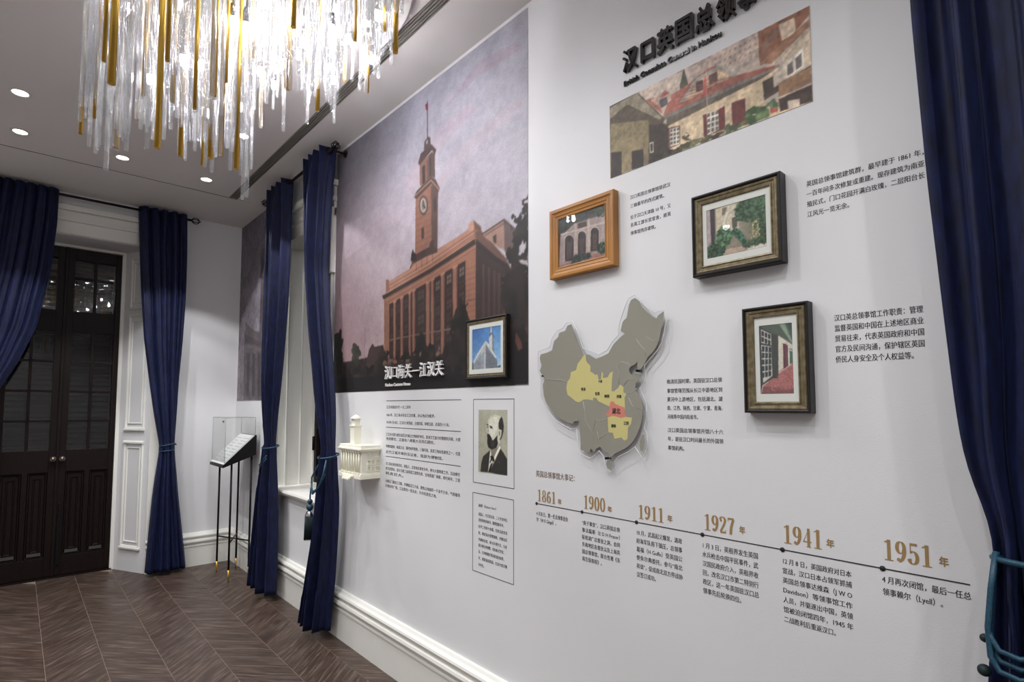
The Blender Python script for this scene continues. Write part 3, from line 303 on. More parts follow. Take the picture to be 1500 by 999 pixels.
FARMURAL = [["G",[[120,108,116],[150,142,152],[150,142,152],[92,82,94],[96,88,100],[104,96,108]]],["p",[84,74,78],[[0.1916,0.0027],[0.161,0.3771],[0.202,0.3906],[0.1938,0.4449],[0.2615,0.4186],[0.4464,0.3746],[0.5935,0.36],[0.5853,0.421],[0.5873,0.6541],[0.5555,0.7501],[0.5852,0.777],[0.6425,0.8049],[0.702,0.7714],[0.7315,0.7174],[1.0966,0.6709],[1.1711,-0.0018]]],["p",[66,58,64],[[0.161,0.3771],[0.6003,0.3094],[0.9805,0.2692],[0.9849,0.2316],[0.1948,0.3322]]],["p",[96,86,90],[[0.1584,0.3235],[0.7682,0.2513],[1.1461,0.2241],[1.1481,0.2059],[0.1614,0.304]]],["p",[58,52,56],[[0.2581,0.2651],[0.3427,0.255],[0.3563,0.0225],[0.2839,0.0231]]],["p",[58,52,56],[[0.4132,0.258],[0.4936,0.2482],[0.5059,0.0214],[0.437,0.0219]]],["p",[58,52,56],[[0.5608,0.2512],[0.6375,0.2417],[0.6484,0.0202],[0.5828,0.0208]]],["p",[58,52,56],[[0.7015,0.2447],[0.7746,0.2355],[0.7845,0.0192],[0.7218,0.0197]]],["p",[58,52,56],[[0.8358,0.2385],[0.9056,0.2295],[0.9144,0.0181],[0.8545,0.0186]]],["p",[58,52,56],[[0.9641,0.2325],[1.0308,0.2239],[1.0386,0.0172],[0.9813,0.0176]]],["p",[60,52,58],[[0.588,0.7561],[0.6304,0.7547],[0.6511,0.667],[0.6091,0.6679]]],["p",[62,54,60],[[0.5669,0.6646],[0.7657,0.6239],[0.7682,0.6039],[0.5694,0.6459]]],["p",[110,100,106],[[0.0821,0.0032],[0.0458,0.2313],[0.086,0.2948],[0.1431,0.2812],[0.1862,0.0027]]]]
CONSULATE = [["G",[[176,160,142],[180,166,148],[184,170,152],[190,172,152],[186,166,150],[168,148,134]]],["p",[182,160,145],[[0.4714,1.0274],[0.7904,1.0162],[0.8024,0.7025],[0.6445,0.7431],[0.4701,0.8533]]],["p",[140,118,104],[[0.5956,0.9468],[0.6033,0.9461],[0.6031,0.921],[0.5954,0.9216]]],["p",[140,118,104],[[0.6195,0.948],[0.6271,0.9474],[0.6269,0.9224],[0.6193,0.923]]],["p",[140,118,104],[[0.643,0.9492],[0.6505,0.9486],[0.6503,0.9238],[0.6428,0.9244]]],["p",[140,118,104],[[0.6663,0.9504],[0.6736,0.9498],[0.6734,0.9252],[0.666,0.9258]]],["p",[140,118,104],[[0.6891,0.9516],[0.6964,0.951],[0.6962,0.9266],[0.6889,0.9271]]],["p",[140,118,104],[[0.7117,0.9528],[0.7189,0.9521],[0.7187,0.9279],[0.7115,0.9285]]],["p",[140,118,104],[[0.734,0.9539],[0.7411,0.9533],[0.7408,0.9292],[0.7338,0.9298]]],["p",[140,118,104],[[0.7559,0.9551],[0.7629,0.9544],[0.7627,0.9305],[0.7557,0.9311]]],["p",[140,118,104],[[0.7776,0.9562],[0.7845,0.9556],[0.7842,0.9318],[0.7774,0.9324]]],["p",[140,118,104],[[0.595,0.8755],[0.6027,0.875],[0.6025,0.8499],[0.5948,0.8503]]],["p",[140,118,104],[[0.6189,0.8772],[0.6265,0.8767],[0.6262,0.8518],[0.6187,0.8522]]],["p",[140,118,104],[[0.6424,0.8789],[0.6499,0.8784],[0.6497,0.8537],[0.6422,0.8541]]],["p",[140,118,104],[[0.6656,0.8806],[0.673,0.8801],[0.6728,0.8556],[0.6654,0.856]]],["p",[140,118,104],[[0.6885,0.8823],[0.6958,0.8818],[0.6956,0.8574],[0.6883,0.8579]]],["p",[140,118,104],[[0.7111,0.884],[0.7183,0.8835],[0.718,0.8593],[0.7108,0.8597]]],["p",[140,118,104],[[0.7333,0.8856],[0.7404,0.8851],[0.7402,0.8611],[0.7331,0.8615]]],["p",[140,118,104],[[0.7553,0.8872],[0.7623,0.8867],[0.762,0.8628],[0.755,0.8633]]],["p",[140,118,104],[[0.7769,0.8888],[0.7838,0.8883],[0.7836,0.8646],[0.7767,0.865]]],["p",[140,118,104],[[0.5944,0.8042],[0.6021,0.8039],[0.6019,0.7789],[0.5942,0.7791]]],["p",[140,118,104],[[0.6183,0.8065],[0.6258,0.8062],[0.6256,0.7813],[0.618,0.7816]]],["p",[140,118,104],[[0.6418,0.8087],[0.6493,0.8084],[0.6491,0.7837],[0.6416,0.784]]],["p",[140,118,104],[[0.665,0.8109],[0.6724,0.8106],[0.6721,0.7861],[0.6648,0.7863]]],["p",[140,118,104],[[0.6879,0.8131],[0.6951,0.8128],[0.6949,0.7884],[0.6876,0.7887]]],["p",[140,118,104],[[0.7104,0.8152],[0.7176,0.8149],[0.7174,0.7907],[0.7102,0.791]]],["p",[140,118,104],[[0.7327,0.8173],[0.7397,0.817],[0.7395,0.793],[0.7324,0.7932]]],["p",[140,118,104],[[0.7546,0.8194],[0.7616,0.8191],[0.7614,0.7952],[0.7544,0.7955]]],["p",[74,78,60],[[0.4183,0.8217],[0.4414,1.0068],[0.4623,0.7961],[0.4619,0.7526],[0.4189,0.7766]]],["p",[170,96,76],[[0.2277,0.8404],[0.2746,0.8267],[0.2948,0.7713],[0.3238,0.5597],[0.2739,0.7006]]],["p",[166,96,78],[[0.3237,0.5372],[0.3696,0.7506],[0.4696,0.7881],[0.5245,0.8361],[0.5776,0.8615],[0.6185,0.8314],[0.7006,0.6183],[0.8011,0.5753],[0.8812,0.5285],[0.8738,0.5119],[0.3434,0.5068]]],["p",[176,150,122],[[0.4308,0.5873],[0.4881,0.8006],[0.542,0.795],[0.6073,0.8169],[0.6925,0.617],[0.5929,0.6328],[0.5049,0.6199]]],["p",[196,166,130],[[0.4727,0.5883],[0.4969,0.7584],[0.607,0.7856],[0.6604,0.6631],[0.5757,0.6303]]],["p",[90,60,58],[[0.5015,0.7643],[0.5373,0.7574],[0.539,0.6376],[0.5032,0.6433]]],["p",[96,66,62],[[0.5647,0.774],[0.607,0.7752],[0.6085,0.6538],[0.5672,0.6564]]],["p",[190,80,66],[[0.5361,0.6086],[0.5537,0.9318],[0.5586,0.6699],[0.554,0.5365],[0.5313,0.5708]]],["p",[150,150,140],[[0.412,0.6064],[0.4265,0.6359],[0.5064,0.8131],[0.6202,0.8378],[0.7007,0.6284],[0.6924,0.6069],[0.6182,0.8044],[0.5133,0.7794],[0.4403,0.5996]]],["p",[120,116,108],[[0.3186,0.5307],[0.8741,0.5367],[0.8809,0.5038],[0.3333,0.4781]]],["p",[206,180,140],[[0.3352,0.4673],[0.5215,0.4523],[0.8736,0.4928],[0.8441,0.4388],[0.8107,0.4169],[0.8118,0.1613],[0.9995,0.1196],[0.9977,-0.0252],[0.3502,0.0413]]],["p",[100,86,72],[[0.3432,0.4844],[0.8665,0.5009],[0.8074,0.4598],[0.3426,0.3793]]],["p",[180,150,130],[[0.2538,0.8135],[0.3504,0.8272],[0.374,0.6898],[0.3193,0.6323]]],["p",[96,86,92],[[0.3049,0.7609],[0.347,0.7628],[0.3522,0.6558],[0.3123,0.6484]]],["p",[160,90,76],[[0.3051,0.795],[0.3376,0.8521],[0.3669,0.7872],[0.3252,0.7742]]],["p",[84,72,54],[[-0.0,0.995],[0.0912,1.0173],[0.1802,0.996],[0.3334,0.4939],[0.3231,0.4471],[0.3525,0.3969],[0.3502,0.0413],[-0.0036,-0.0022]]],["p",[140,128,104],[[-0.0001,0.9752],[0.1137,0.9938],[0.1802,0.996],[0.1854,0.9549],[0.3186,0.5194],[0.3034,0.5113],[0.1133,0.9097],[0.003,0.8234]]],["p",[128,112,74],[[0.0027,0.7495],[0.242,0.57],[0.246,0.3582],[0.2388,-0.0038],[0.0001,0.0146]]],["p",[62,52,40],[[0.2437,0.4989],[0.3181,0.4405],[0.3542,0.3505],[0.3522,0.0396],[0.2388,-0.0038]]],["p",[52,44,38],[[0.0072,0.3515],[0.0744,0.3071],[0.0731,-0.0042],[0.0036,0.0071]]],["p",[50,42,38],[[0.1382,0.2533],[0.2084,0.2174],[0.2072,-0.0134],[0.137,0.0062]]],["p",[190,184,170],[[0.2445,0.2673],[0.2692,0.2572],[0.2684,0.1208],[0.2458,0.1328]]],["p",[60,54,50],[[0.2506,0.2482],[0.263,0.2443],[0.2624,0.1418],[0.2511,0.1468]]],["p",[104,50,44],[[0.3522,0.3523],[0.4148,0.3275],[0.4151,0.0967],[0.3545,0.0934]]],["p",[226,214,196],[[0.36,0.334],[0.4119,0.3149],[0.4123,0.1035],[0.3604,0.1083]]],["p",[104,50,44],[[0.5339,0.3333],[0.6115,0.3204],[0.6384,0.3351],[0.6385,0.0673],[0.5361,0.0659]]],["p",[224,212,194],[[0.5524,0.3366],[0.609,0.3188],[0.6086,0.0843],[0.5537,0.0714]]],["p",[112,52,46],[[0.6697,0.3344],[0.7311,0.3225],[0.7309,0.0623],[0.6713,0.0677]]],["p",[112,44,42],[[0.6115,0.3204],[0.6384,0.331],[0.6378,0.0721],[0.6111,0.0759]]],["p",[96,92,84],[[0.3626,0.3251],[0.3753,0.3199],[0.3751,0.2839],[0.3624,0.289]]],["p",[96,92,84],[[0.3623,0.2735],[0.375,0.2685],[0.3747,0.2325],[0.3621,0.2375]]],["p",[96,92,84],[[0.362,0.222],[0.3746,0.2171],[0.3744,0.1812],[0.3617,0.1859]]],["p",[96,92,84],[[0.3616,0.1705],[0.3743,0.1658],[0.3741,0.1299],[0.3614,0.1345]]],["p",[96,92,84],[[0.3807,0.3176],[0.3933,0.3124],[0.393,0.2766],[0.3805,0.2817]]],["p",[96,92,84],[[0.3804,0.2663],[0.3929,0.2613],[0.3927,0.2255],[0.3801,0.2304]]],["p",[96,92,84],[[0.38,0.215],[0.3926,0.2102],[0.3923,0.1745],[0.3798,0.1792]]],["p",[96,92,84],[[0.3797,0.1638],[0.3922,0.1592],[0.392,0.1235],[0.3795,0.128]]],["p",[96,92,84],[[0.3986,0.3102],[0.411,0.3051],[0.4108,0.2695],[0.3984,0.2745]]],["p",[96,92,84],[[0.3983,0.2592],[0.4107,0.2542],[0.4104,0.2186],[0.398,0.2235]]],["p",[96,92,84],[[0.3979,0.2082],[0.4103,0.2034],[0.4101,0.1678],[0.3977,0.1725]]],["p",[96,92,84],[[0.3976,0.1572],[0.41,0.1526],[0.4097,0.1171],[0.3973,0.1215]]],["p",[96,92,84],[[0.5553,0.3264],[0.569,0.323],[0.5687,0.2791],[0.5549,0.2823]]],["p",[96,92,84],[[0.5547,0.2634],[0.5685,0.2603],[0.5681,0.2165],[0.5544,0.2194]]],["p",[96,92,84],[[0.5542,0.2006],[0.568,0.1977],[0.5676,0.1539],[0.5539,0.1566]]],["p",[96,92,84],[[0.5537,0.1377],[0.5675,0.1352],[0.5671,0.0914],[0.5534,0.0938]]],["p",[96,92,84],[[0.5749,0.3215],[0.5885,0.3182],[0.5881,0.2746],[0.5745,0.2777]]],["p",[96,92,84],[[0.5744,0.259],[0.588,0.2559],[0.5876,0.2123],[0.574,0.2152]]],["p",[96,92,84],[[0.5739,0.1965],[0.5874,0.1937],[0.5871,0.1501],[0.5735,0.1528]]],["p",[96,92,84],[[0.5733,0.1341],[0.5869,0.1315],[0.5866,0.088],[0.573,0.0904]]],["p",[96,92,84],[[0.5943,0.3168],[0.6077,0.3135],[0.6074,0.2701],[0.5939,0.2732]]],["p",[96,92,84],[[0.5938,0.2546],[0.6072,0.2516],[0.6068,0.2082],[0.5934,0.2111]]],["p",[96,92,84],[[0.5932,0.1925],[0.6067,0.1897],[0.6063,0.1464],[0.5929,0.149]]],["p",[96,92,84],[[0.5927,0.1304],[0.6061,0.1279],[0.6058,0.0846],[0.5923,0.087]]],["p",[130,84,60],[[0.794,0.9916],[0.8791,0.9999],[1.0,1.0],[0.9996,0.9069],[0.8756,0.6741],[0.8014,0.6047],[0.7949,0.7113]]],["p",[190,166,140],[[0.8787,0.9614],[0.942,0.9553],[0.9469,0.7778],[0.8909,0.7714]]],["p",[120,92,78],[[0.8034,0.8005],[0.8676,0.9368],[0.8816,0.8993],[0.8141,0.7479]]],["p",[150,106,78],[[0.7942,0.6328],[0.9984,0.8618],[1.0008,0.784],[0.8456,0.5735]]],["p",[200,178,148],[[0.8891,0.6002],[1.0001,0.7289],[0.9995,0.3958],[0.8934,0.346]]],["p",[220,210,194],[[0.8987,0.5121],[0.9719,0.5959],[0.9729,0.3892],[0.904,0.3534]]],["p",[110,100,92],[[0.9075,0.4791],[0.93,0.5044],[0.9314,0.3799],[0.909,0.3669]]],["p",[110,100,92],[[0.9405,0.5168],[0.9646,0.5484],[0.9658,0.4123],[0.9425,0.39]]],["p",[84,66,52],[[0.8093,0.2811],[0.9992,0.3776],[1.0005,0.3208],[0.8123,0.2096]]],["p",[150,110,74],[[0.8719,0.3311],[0.999,0.3594],[0.999,0.1936],[0.8703,0.1792]]],["p",[70,56,46],[[0.807,0.4209],[0.8513,0.4308],[0.8533,0.2739],[0.8126,0.2386]]],["p",[66,50,42],[[0.87,0.1603],[1.0001,0.174],[0.9994,0.0007],[0.8757,0.0209]]],["p",[190,170,150],[[0.9047,0.1059],[0.9524,0.0761],[0.9516,0.0025],[0.9073,0.0184]]],["p",[166,70,56],[[0.8337,0.1393],[0.8696,0.1224],[0.8651,0.0312],[0.8363,0.04]]],["f",[58,84,44],[110,136,78],0.9,[[0.7198,0.1329],[0.7592,0.1842],[0.8191,0.1539],[0.8254,0.0506],[0.8175,-0.0],[0.7574,0.0076],[0.7189,0.0336]]],["f",[66,84,52],[110,130,84],0.85,[[0.8155,0.1576],[0.8415,0.1895],[0.8769,0.1342],[0.869,0.0656],[0.826,0.1082]]],["f",[60,72,44],[96,104,66],0.8,[[0.6305,0.0952],[0.6716,0.098],[0.7192,0.0733],[0.742,0.0081],[0.638,0.0062]]],["f",[64,60,40],[100,96,62],0.8,[[0.3502,0.0413],[0.4458,0.0701],[0.5273,0.0632],[0.6384,0.0571],[0.6298,0.0136],[0.3693,-0.0189]]],["f",[80,74,50],[110,100,70],0.6,[[0.4322,0.1255],[0.4542,0.2038],[0.469,0.0931]]],["f",[40,36,30],[66,60,44],0.9,[[0.2388,-0.0038],[0.3308,0.0799],[0.4082,0.0587],[0.4266,-0.0006],[0.2491,-0.0234]]],["l",[180,170,160],0.0018,[[0.5525,0.9977],[0.5558,0.3332]]],["l",[150,82,66],0.0015,[[0.3734,0.6007],[0.8595,0.5147]]],["l",[150,82,66],0.0015,[[0.3931,0.6368],[0.8595,0.5186]]],["l",[150,82,66],0.0015,[[0.4125,0.6724],[0.8596,0.5224]]],["l",[150,82,66],0.0015,[[0.4317,0.7077],[0.8596,0.5262]]],["l",[150,82,66],0.0015,[[0.4507,0.7426],[0.8596,0.5301]]]]
ARCADE = [["G",[[60,58,62],[84,72,74],[130,110,108],[46,50,50],[58,62,58],[84,84,78]]],["p",[176,150,146],[[0.0443,0.6408],[0.3378,0.8077],[0.9711,0.8145],[1.0117,0.5549],[0.9886,0.0441],[0.6669,0.0295],[0.0076,0.027]]],["p",[200,176,168],[[0.3558,0.8202],[0.402,0.8163],[0.4041,0.2079],[0.3549,0.2037]]],["p",[204,180,172],[[0.6358,0.8196],[0.6871,0.8206],[0.6838,0.1645],[0.6298,0.1622]]],["p",[190,170,160],[[0.9221,0.824],[0.9714,0.8215],[0.9665,0.3602],[0.9139,0.3414]]],["p",[214,190,180],[[0.045,0.6964],[0.9829,0.6694],[0.9818,0.6346],[0.0519,0.6534]]],["p",[214,188,176],[[0.1216,0.1056],[0.1278,0.5545],[0.1278,0.5545],[0.1374,0.5975],[0.1635,0.6284],[0.2021,0.6426],[0.2469,0.6379],[0.2912,0.6151],[0.3282,0.5781],[0.3524,0.5323],[0.3602,0.4848],[0.3525,0.0724]]],["p",[58,46,50],[[0.1396,0.1008],[0.1458,0.5381],[0.1458,0.5381],[0.1539,0.5744],[0.176,0.6006],[0.2085,0.6126],[0.2464,0.6086],[0.2839,0.5895],[0.3152,0.5582],[0.3357,0.5195],[0.3424,0.4793],[0.335,0.0771]]],["p",[214,188,176],[[0.4061,0.1361],[0.4147,0.5643],[0.4147,0.5643],[0.4235,0.6033],[0.4469,0.6313],[0.4812,0.6441],[0.5211,0.6398],[0.5604,0.6192],[0.5931,0.5855],[0.6144,0.5441],[0.6211,0.501],[0.6116,0.1076]]],["p",[58,46,50],[[0.4234,0.1313],[0.4319,0.5482],[0.4319,0.5482],[0.4392,0.5806],[0.4587,0.6039],[0.4872,0.6146],[0.5204,0.6111],[0.5532,0.594],[0.5805,0.566],[0.5983,0.5315],[0.6039,0.4955],[0.5947,0.1123]]],["p",[214,188,176],[[0.6738,0.1673],[0.6838,0.56],[0.6838,0.56],[0.6926,0.5982],[0.7153,0.6257],[0.7485,0.6383],[0.7869,0.6341],[0.8246,0.6139],[0.856,0.5808],[0.8763,0.5401],[0.8826,0.4978],[0.8718,0.1389]]],["p",[58,46,50],[[0.6904,0.1626],[0.7004,0.5441],[0.7004,0.5441],[0.7076,0.5759],[0.7265,0.5988],[0.7541,0.6093],[0.7861,0.6059],[0.8176,0.5891],[0.8437,0.5617],[0.8607,0.5277],[0.8659,0.4925],[0.8556,0.1435]]],["p",[90,70,72],[[0.1814,0.489],[0.2961,0.4732],[0.2902,0.1321],[0.1832,0.1324]]],["p",[86,66,66],[[0.4584,0.4788],[0.5689,0.4633],[0.5619,0.1636],[0.4589,0.1712]]],["p",[94,66,62],[[0.7396,0.5],[0.8295,0.4898],[0.8205,0.1778],[0.7378,0.1841]]],["p",[84,64,62],[[0.4264,0.7973],[0.6178,0.7894],[0.6221,0.6798],[0.4347,0.6888]]],["p",[180,120,108],[[0.6687,0.0988],[0.997,0.1032],[1.0,0.0],[0.4278,0.0027],[0.0073,-0.0019],[0.0078,0.0451]]],["f",[30,38,34],[58,66,56],0.95,[[0.0,1.0],[0.5187,1.0049],[1.0,1.0],[0.997,0.905],[0.6885,0.8743],[0.3021,0.8192],[0.0156,0.7242]]],["f",[34,44,32],[90,106,84],0.7,[[0.7595,0.9874],[0.9997,0.9894],[0.9991,0.7697],[0.8545,0.7827]]],["f",[28,40,36],[60,78,72],0.92,[[0.2889,0.061],[0.3616,0.184],[0.67,0.1509],[0.7176,0.0504],[0.5314,0.0243],[0.2525,-0.0008]]],["f",[22,44,32],[60,100,64],0.8,[[0.82,0.1606],[0.8729,0.2841],[0.9868,0.2849],[1.0024,0.0743],[0.8985,0.0521]]]]
GARDEN = [["G",[[140,112,100],[130,116,96],[110,108,86],[150,130,130],[180,170,150],[70,86,62]]],["p",[196,184,160],[[0.2497,1.0081],[0.5436,1.0047],[0.5565,0.3703],[0.2635,0.3889]]],["p",[170,150,150],[[0.0,1.0],[0.0701,0.9979],[0.0816,0.2645],[-0.0028,0.2529]]],["p",[62,54,60],[[0.0616,0.9936],[0.1506,0.9922],[0.1467,0.3171],[0.0737,0.2847]]],["p",[196,180,150],[[0.1668,0.9796],[0.2628,0.9825],[0.2665,0.5294],[0.1698,0.4882]]],["p",[120,104,88],[[0.2761,0.9674],[0.3705,0.9669],[0.3272,0.8271],[0.278,0.8081]]],["p",[90,80,70],[[0.4453,0.7182],[0.5246,0.727],[0.5333,0.5161],[0.4487,0.5078]]],["l",[230,220,200],0.006,[[0.295,0.591],[0.3142,0.7258],[0.368,0.8486],[0.4628,0.9214],[0.542,0.9291]]],["l",[150,130,112],0.004,[[0.336,0.6133],[0.3574,0.7294],[0.4075,0.818],[0.5144,0.8623]]],["p",[176,150,130],[[0.006,0.0164],[0.2847,0.1177],[1.002,0.1002],[1.0,0.0]]],["p",[206,196,186],[[0.7058,0.0848],[0.9941,0.0757],[0.9951,0.0014],[0.6527,0.0036]]],["f",[34,62,42],[78,112,78],0.94,[[0.5094,0.6279],[0.4883,0.878],[0.5697,1.0025],[0.7374,1.0055],[1.0,1.0],[1.0026,0.1336],[0.9086,0.1278],[0.7662,0.5453],[0.6132,0.5945]]],["f",[30,52,36],[60,88,56],0.94,[[0.7824,0.0968],[0.8878,0.337],[1.0092,0.4672],[1.0014,0.0735],[0.807,0.0624]]],["f",[200,180,120],[150,140,90],0.35,[[0.7586,0.1721],[0.7913,0.5372],[0.8932,0.6059],[0.9113,0.2622],[0.8333,0.116]]],["l",[50,46,36],0.009,[[0.5304,0.3783],[0.6183,0.2135],[0.6789,0.0237]]],["f",[34,70,44],[96,140,96],0.9,[[0.1392,0.3549],[0.1842,0.5193],[0.2688,0.6346],[0.3749,0.5484],[0.4781,0.3942],[0.4217,0.2365],[0.312,0.1277],[0.1498,0.2093]]],["f",[22,48,34],[60,96,66],0.93,[[0.0002,0.0072],[0.0104,0.2131],[0.0971,0.3316],[0.2596,0.2133],[0.3255,0.1239],[0.2821,-0.0052],[0.1174,-0.003]]],["f",[26,60,46],[60,120,90],0.9,[[0.4122,0.4143],[0.481,0.5326],[0.5838,0.4311],[0.6582,0.2705],[0.693,0.0884],[0.6039,0.1486],[0.5283,0.2748]]],["f",[40,66,44],[80,108,70],0.85,[[0.6032,0.1143],[0.734,0.2136],[0.8851,0.2025],[0.9079,0.0942],[0.6792,0.0408]]]]
VERANDA = [["G",[[120,72,74],[150,80,78],[160,110,104],[60,72,62],[80,104,96],[60,90,90]]],["p",[70,84,70],[[0.0,1.0],[0.6492,1.0078],[1.0,1.0],[1.0001,0.7238],[0.5812,0.8376],[0.3738,0.8697],[0.0305,0.9834]]],["p",[110,124,106],[[0.2667,0.9964],[0.7981,1.0026],[0.9896,0.7304],[0.8933,0.7698],[0.6104,0.9898]]],["p",[40,66,64],[[0.8538,1.0052],[1.0,1.0],[0.9987,0.8147]]],["p",[120,150,120],[[0.6298,0.9988],[0.7607,0.9988],[0.9994,0.7138],[0.9563,0.724]]],["p",[206,196,176],[[0.5812,0.8376],[0.9974,0.6836],[0.9776,0.3813],[0.5547,0.283]]],["p",[192,160,150],[[0.5582,0.3345],[0.9991,0.4311],[0.9961,-0.004],[0.0,0.0],[0.058,0.1466],[0.3295,0.2317]]],["p",[168,92,88],[[0.3277,0.2067],[0.5547,0.283],[0.9984,0.421],[0.9961,-0.004],[0.0079,-0.0001],[0.0789,0.1082]]],["p",[122,66,68],[[0.0396,-0.0007],[0.0868,0.108],[1.0044,0.0668],[1.0,0.0]]],["p",[44,52,54],[[-0.0003,0.9958],[0.3745,0.88],[0.3868,0.2259],[0.0568,0.1298],[-0.0079,0.0001]]],["p",[196,190,178],[[0.0559,0.9504],[0.3658,0.866],[0.37,0.7041],[0.0535,0.751]]],["p",[196,190,178],[[0.0513,0.7196],[0.3685,0.6834],[0.3698,0.2576],[0.0826,0.1608],[0.0589,0.3826]]],["p",[52,56,52],[[0.3738,0.8697],[0.5819,0.8478],[0.5508,0.2254],[0.3865,0.2217]]],["p",[84,40,52],[[0.7195,0.7177],[0.858,0.6803],[0.8538,0.3959],[0.7096,0.3479]]],["p",[110,50,62],[[0.7788,0.7147],[0.858,0.6803],[0.8471,0.4063],[0.7712,0.3785]]],["p",[60,100,74],[[0.8846,0.6384],[0.9935,0.6232],[0.9875,0.4214],[0.8772,0.4154]]],["p",[214,208,190],[[0.8726,0.6796],[0.902,0.6782],[0.8992,0.4146],[0.8623,0.4119]]],["p",[200,192,170],[[0.884,0.6283],[0.9928,0.6132],[0.9915,0.593],[0.8825,0.6061]]],["p",[40,46,50],[[0.074,0.9284],[0.1513,0.9093],[0.1465,0.8406],[0.069,0.8573]]],["p",[40,46,50],[[0.0678,0.8406],[0.1452,0.8218],[0.1403,0.753],[0.0627,0.7695]]],["p",[40,46,50],[[0.1743,0.9017],[0.251,0.8828],[0.2462,0.8143],[0.1693,0.831]]],["p",[40,46,50],[[0.1681,0.8143],[0.2448,0.7956],[0.24,0.7271],[0.1631,0.7434]]],["p",[40,46,50],[[0.2737,0.8753],[0.3497,0.8565],[0.345,0.7883],[0.2688,0.8048]]],["p",[40,46,50],[[0.2676,0.7882],[0.3437,0.7697],[0.339,0.7014],[0.2627,0.7176]]],["p",[40,48,52],[[0.0737,0.7017],[0.1557,0.6936],[0.1504,0.6184],[0.0677,0.6179]]],["p",[40,48,52],[[0.0668,0.6054],[0.1489,0.5976],[0.1437,0.5244],[0.0609,0.5215]]],["p",[40,48,52],[[0.06,0.5089],[0.1421,0.5014],[0.1371,0.4303],[0.054,0.4249]]],["p",[40,48,52],[[0.0531,0.4123],[0.1353,0.4052],[0.1304,0.3361],[0.0471,0.3282]]],["p",[40,48,52],[[0.0462,0.3156],[0.1285,0.3088],[0.1238,0.2417],[0.0403,0.2315]]],["p",[40,48,52],[[0.1791,0.6925],[0.2604,0.6844],[0.2551,0.6096],[0.1732,0.6091]]],["p",[40,48,52],[[0.1726,0.6007],[0.254,0.593],[0.2489,0.5202],[0.1667,0.5172]]],["p",[40,48,52],[[0.1662,0.5088],[0.2476,0.5014],[0.2426,0.4306],[0.1603,0.4253]]],["p",[40,48,52],[[0.1597,0.4169],[0.2411,0.4098],[0.2363,0.341],[0.1538,0.3332]]],["p",[40,48,52],[[0.1532,0.3248],[0.2347,0.318],[0.23,0.2512],[0.1473,0.2411]]],["p",[40,48,52],[[0.2836,0.6833],[0.3641,0.6753],[0.3589,0.6008],[0.2778,0.6003]]],["p",[40,48,52],[[0.2775,0.5961],[0.3581,0.5884],[0.3531,0.5159],[0.2717,0.513]]],["p",[40,48,52],[[0.2714,0.5088],[0.352,0.5014],[0.3472,0.4309],[0.2656,0.4256]]],["p",[40,48,52],[[0.2653,0.4214],[0.346,0.4143],[0.3413,0.3458],[0.2594,0.3381]]],["p",[40,48,52],[[0.2592,0.334],[0.34,0.3271],[0.3353,0.2607],[0.2533,0.2506]]],["f",[150,70,70],[190,120,112],0.4,[[0.4046,0.2046],[0.9782,0.3914],[0.9935,0.067],[0.1998,0.0425]]]]
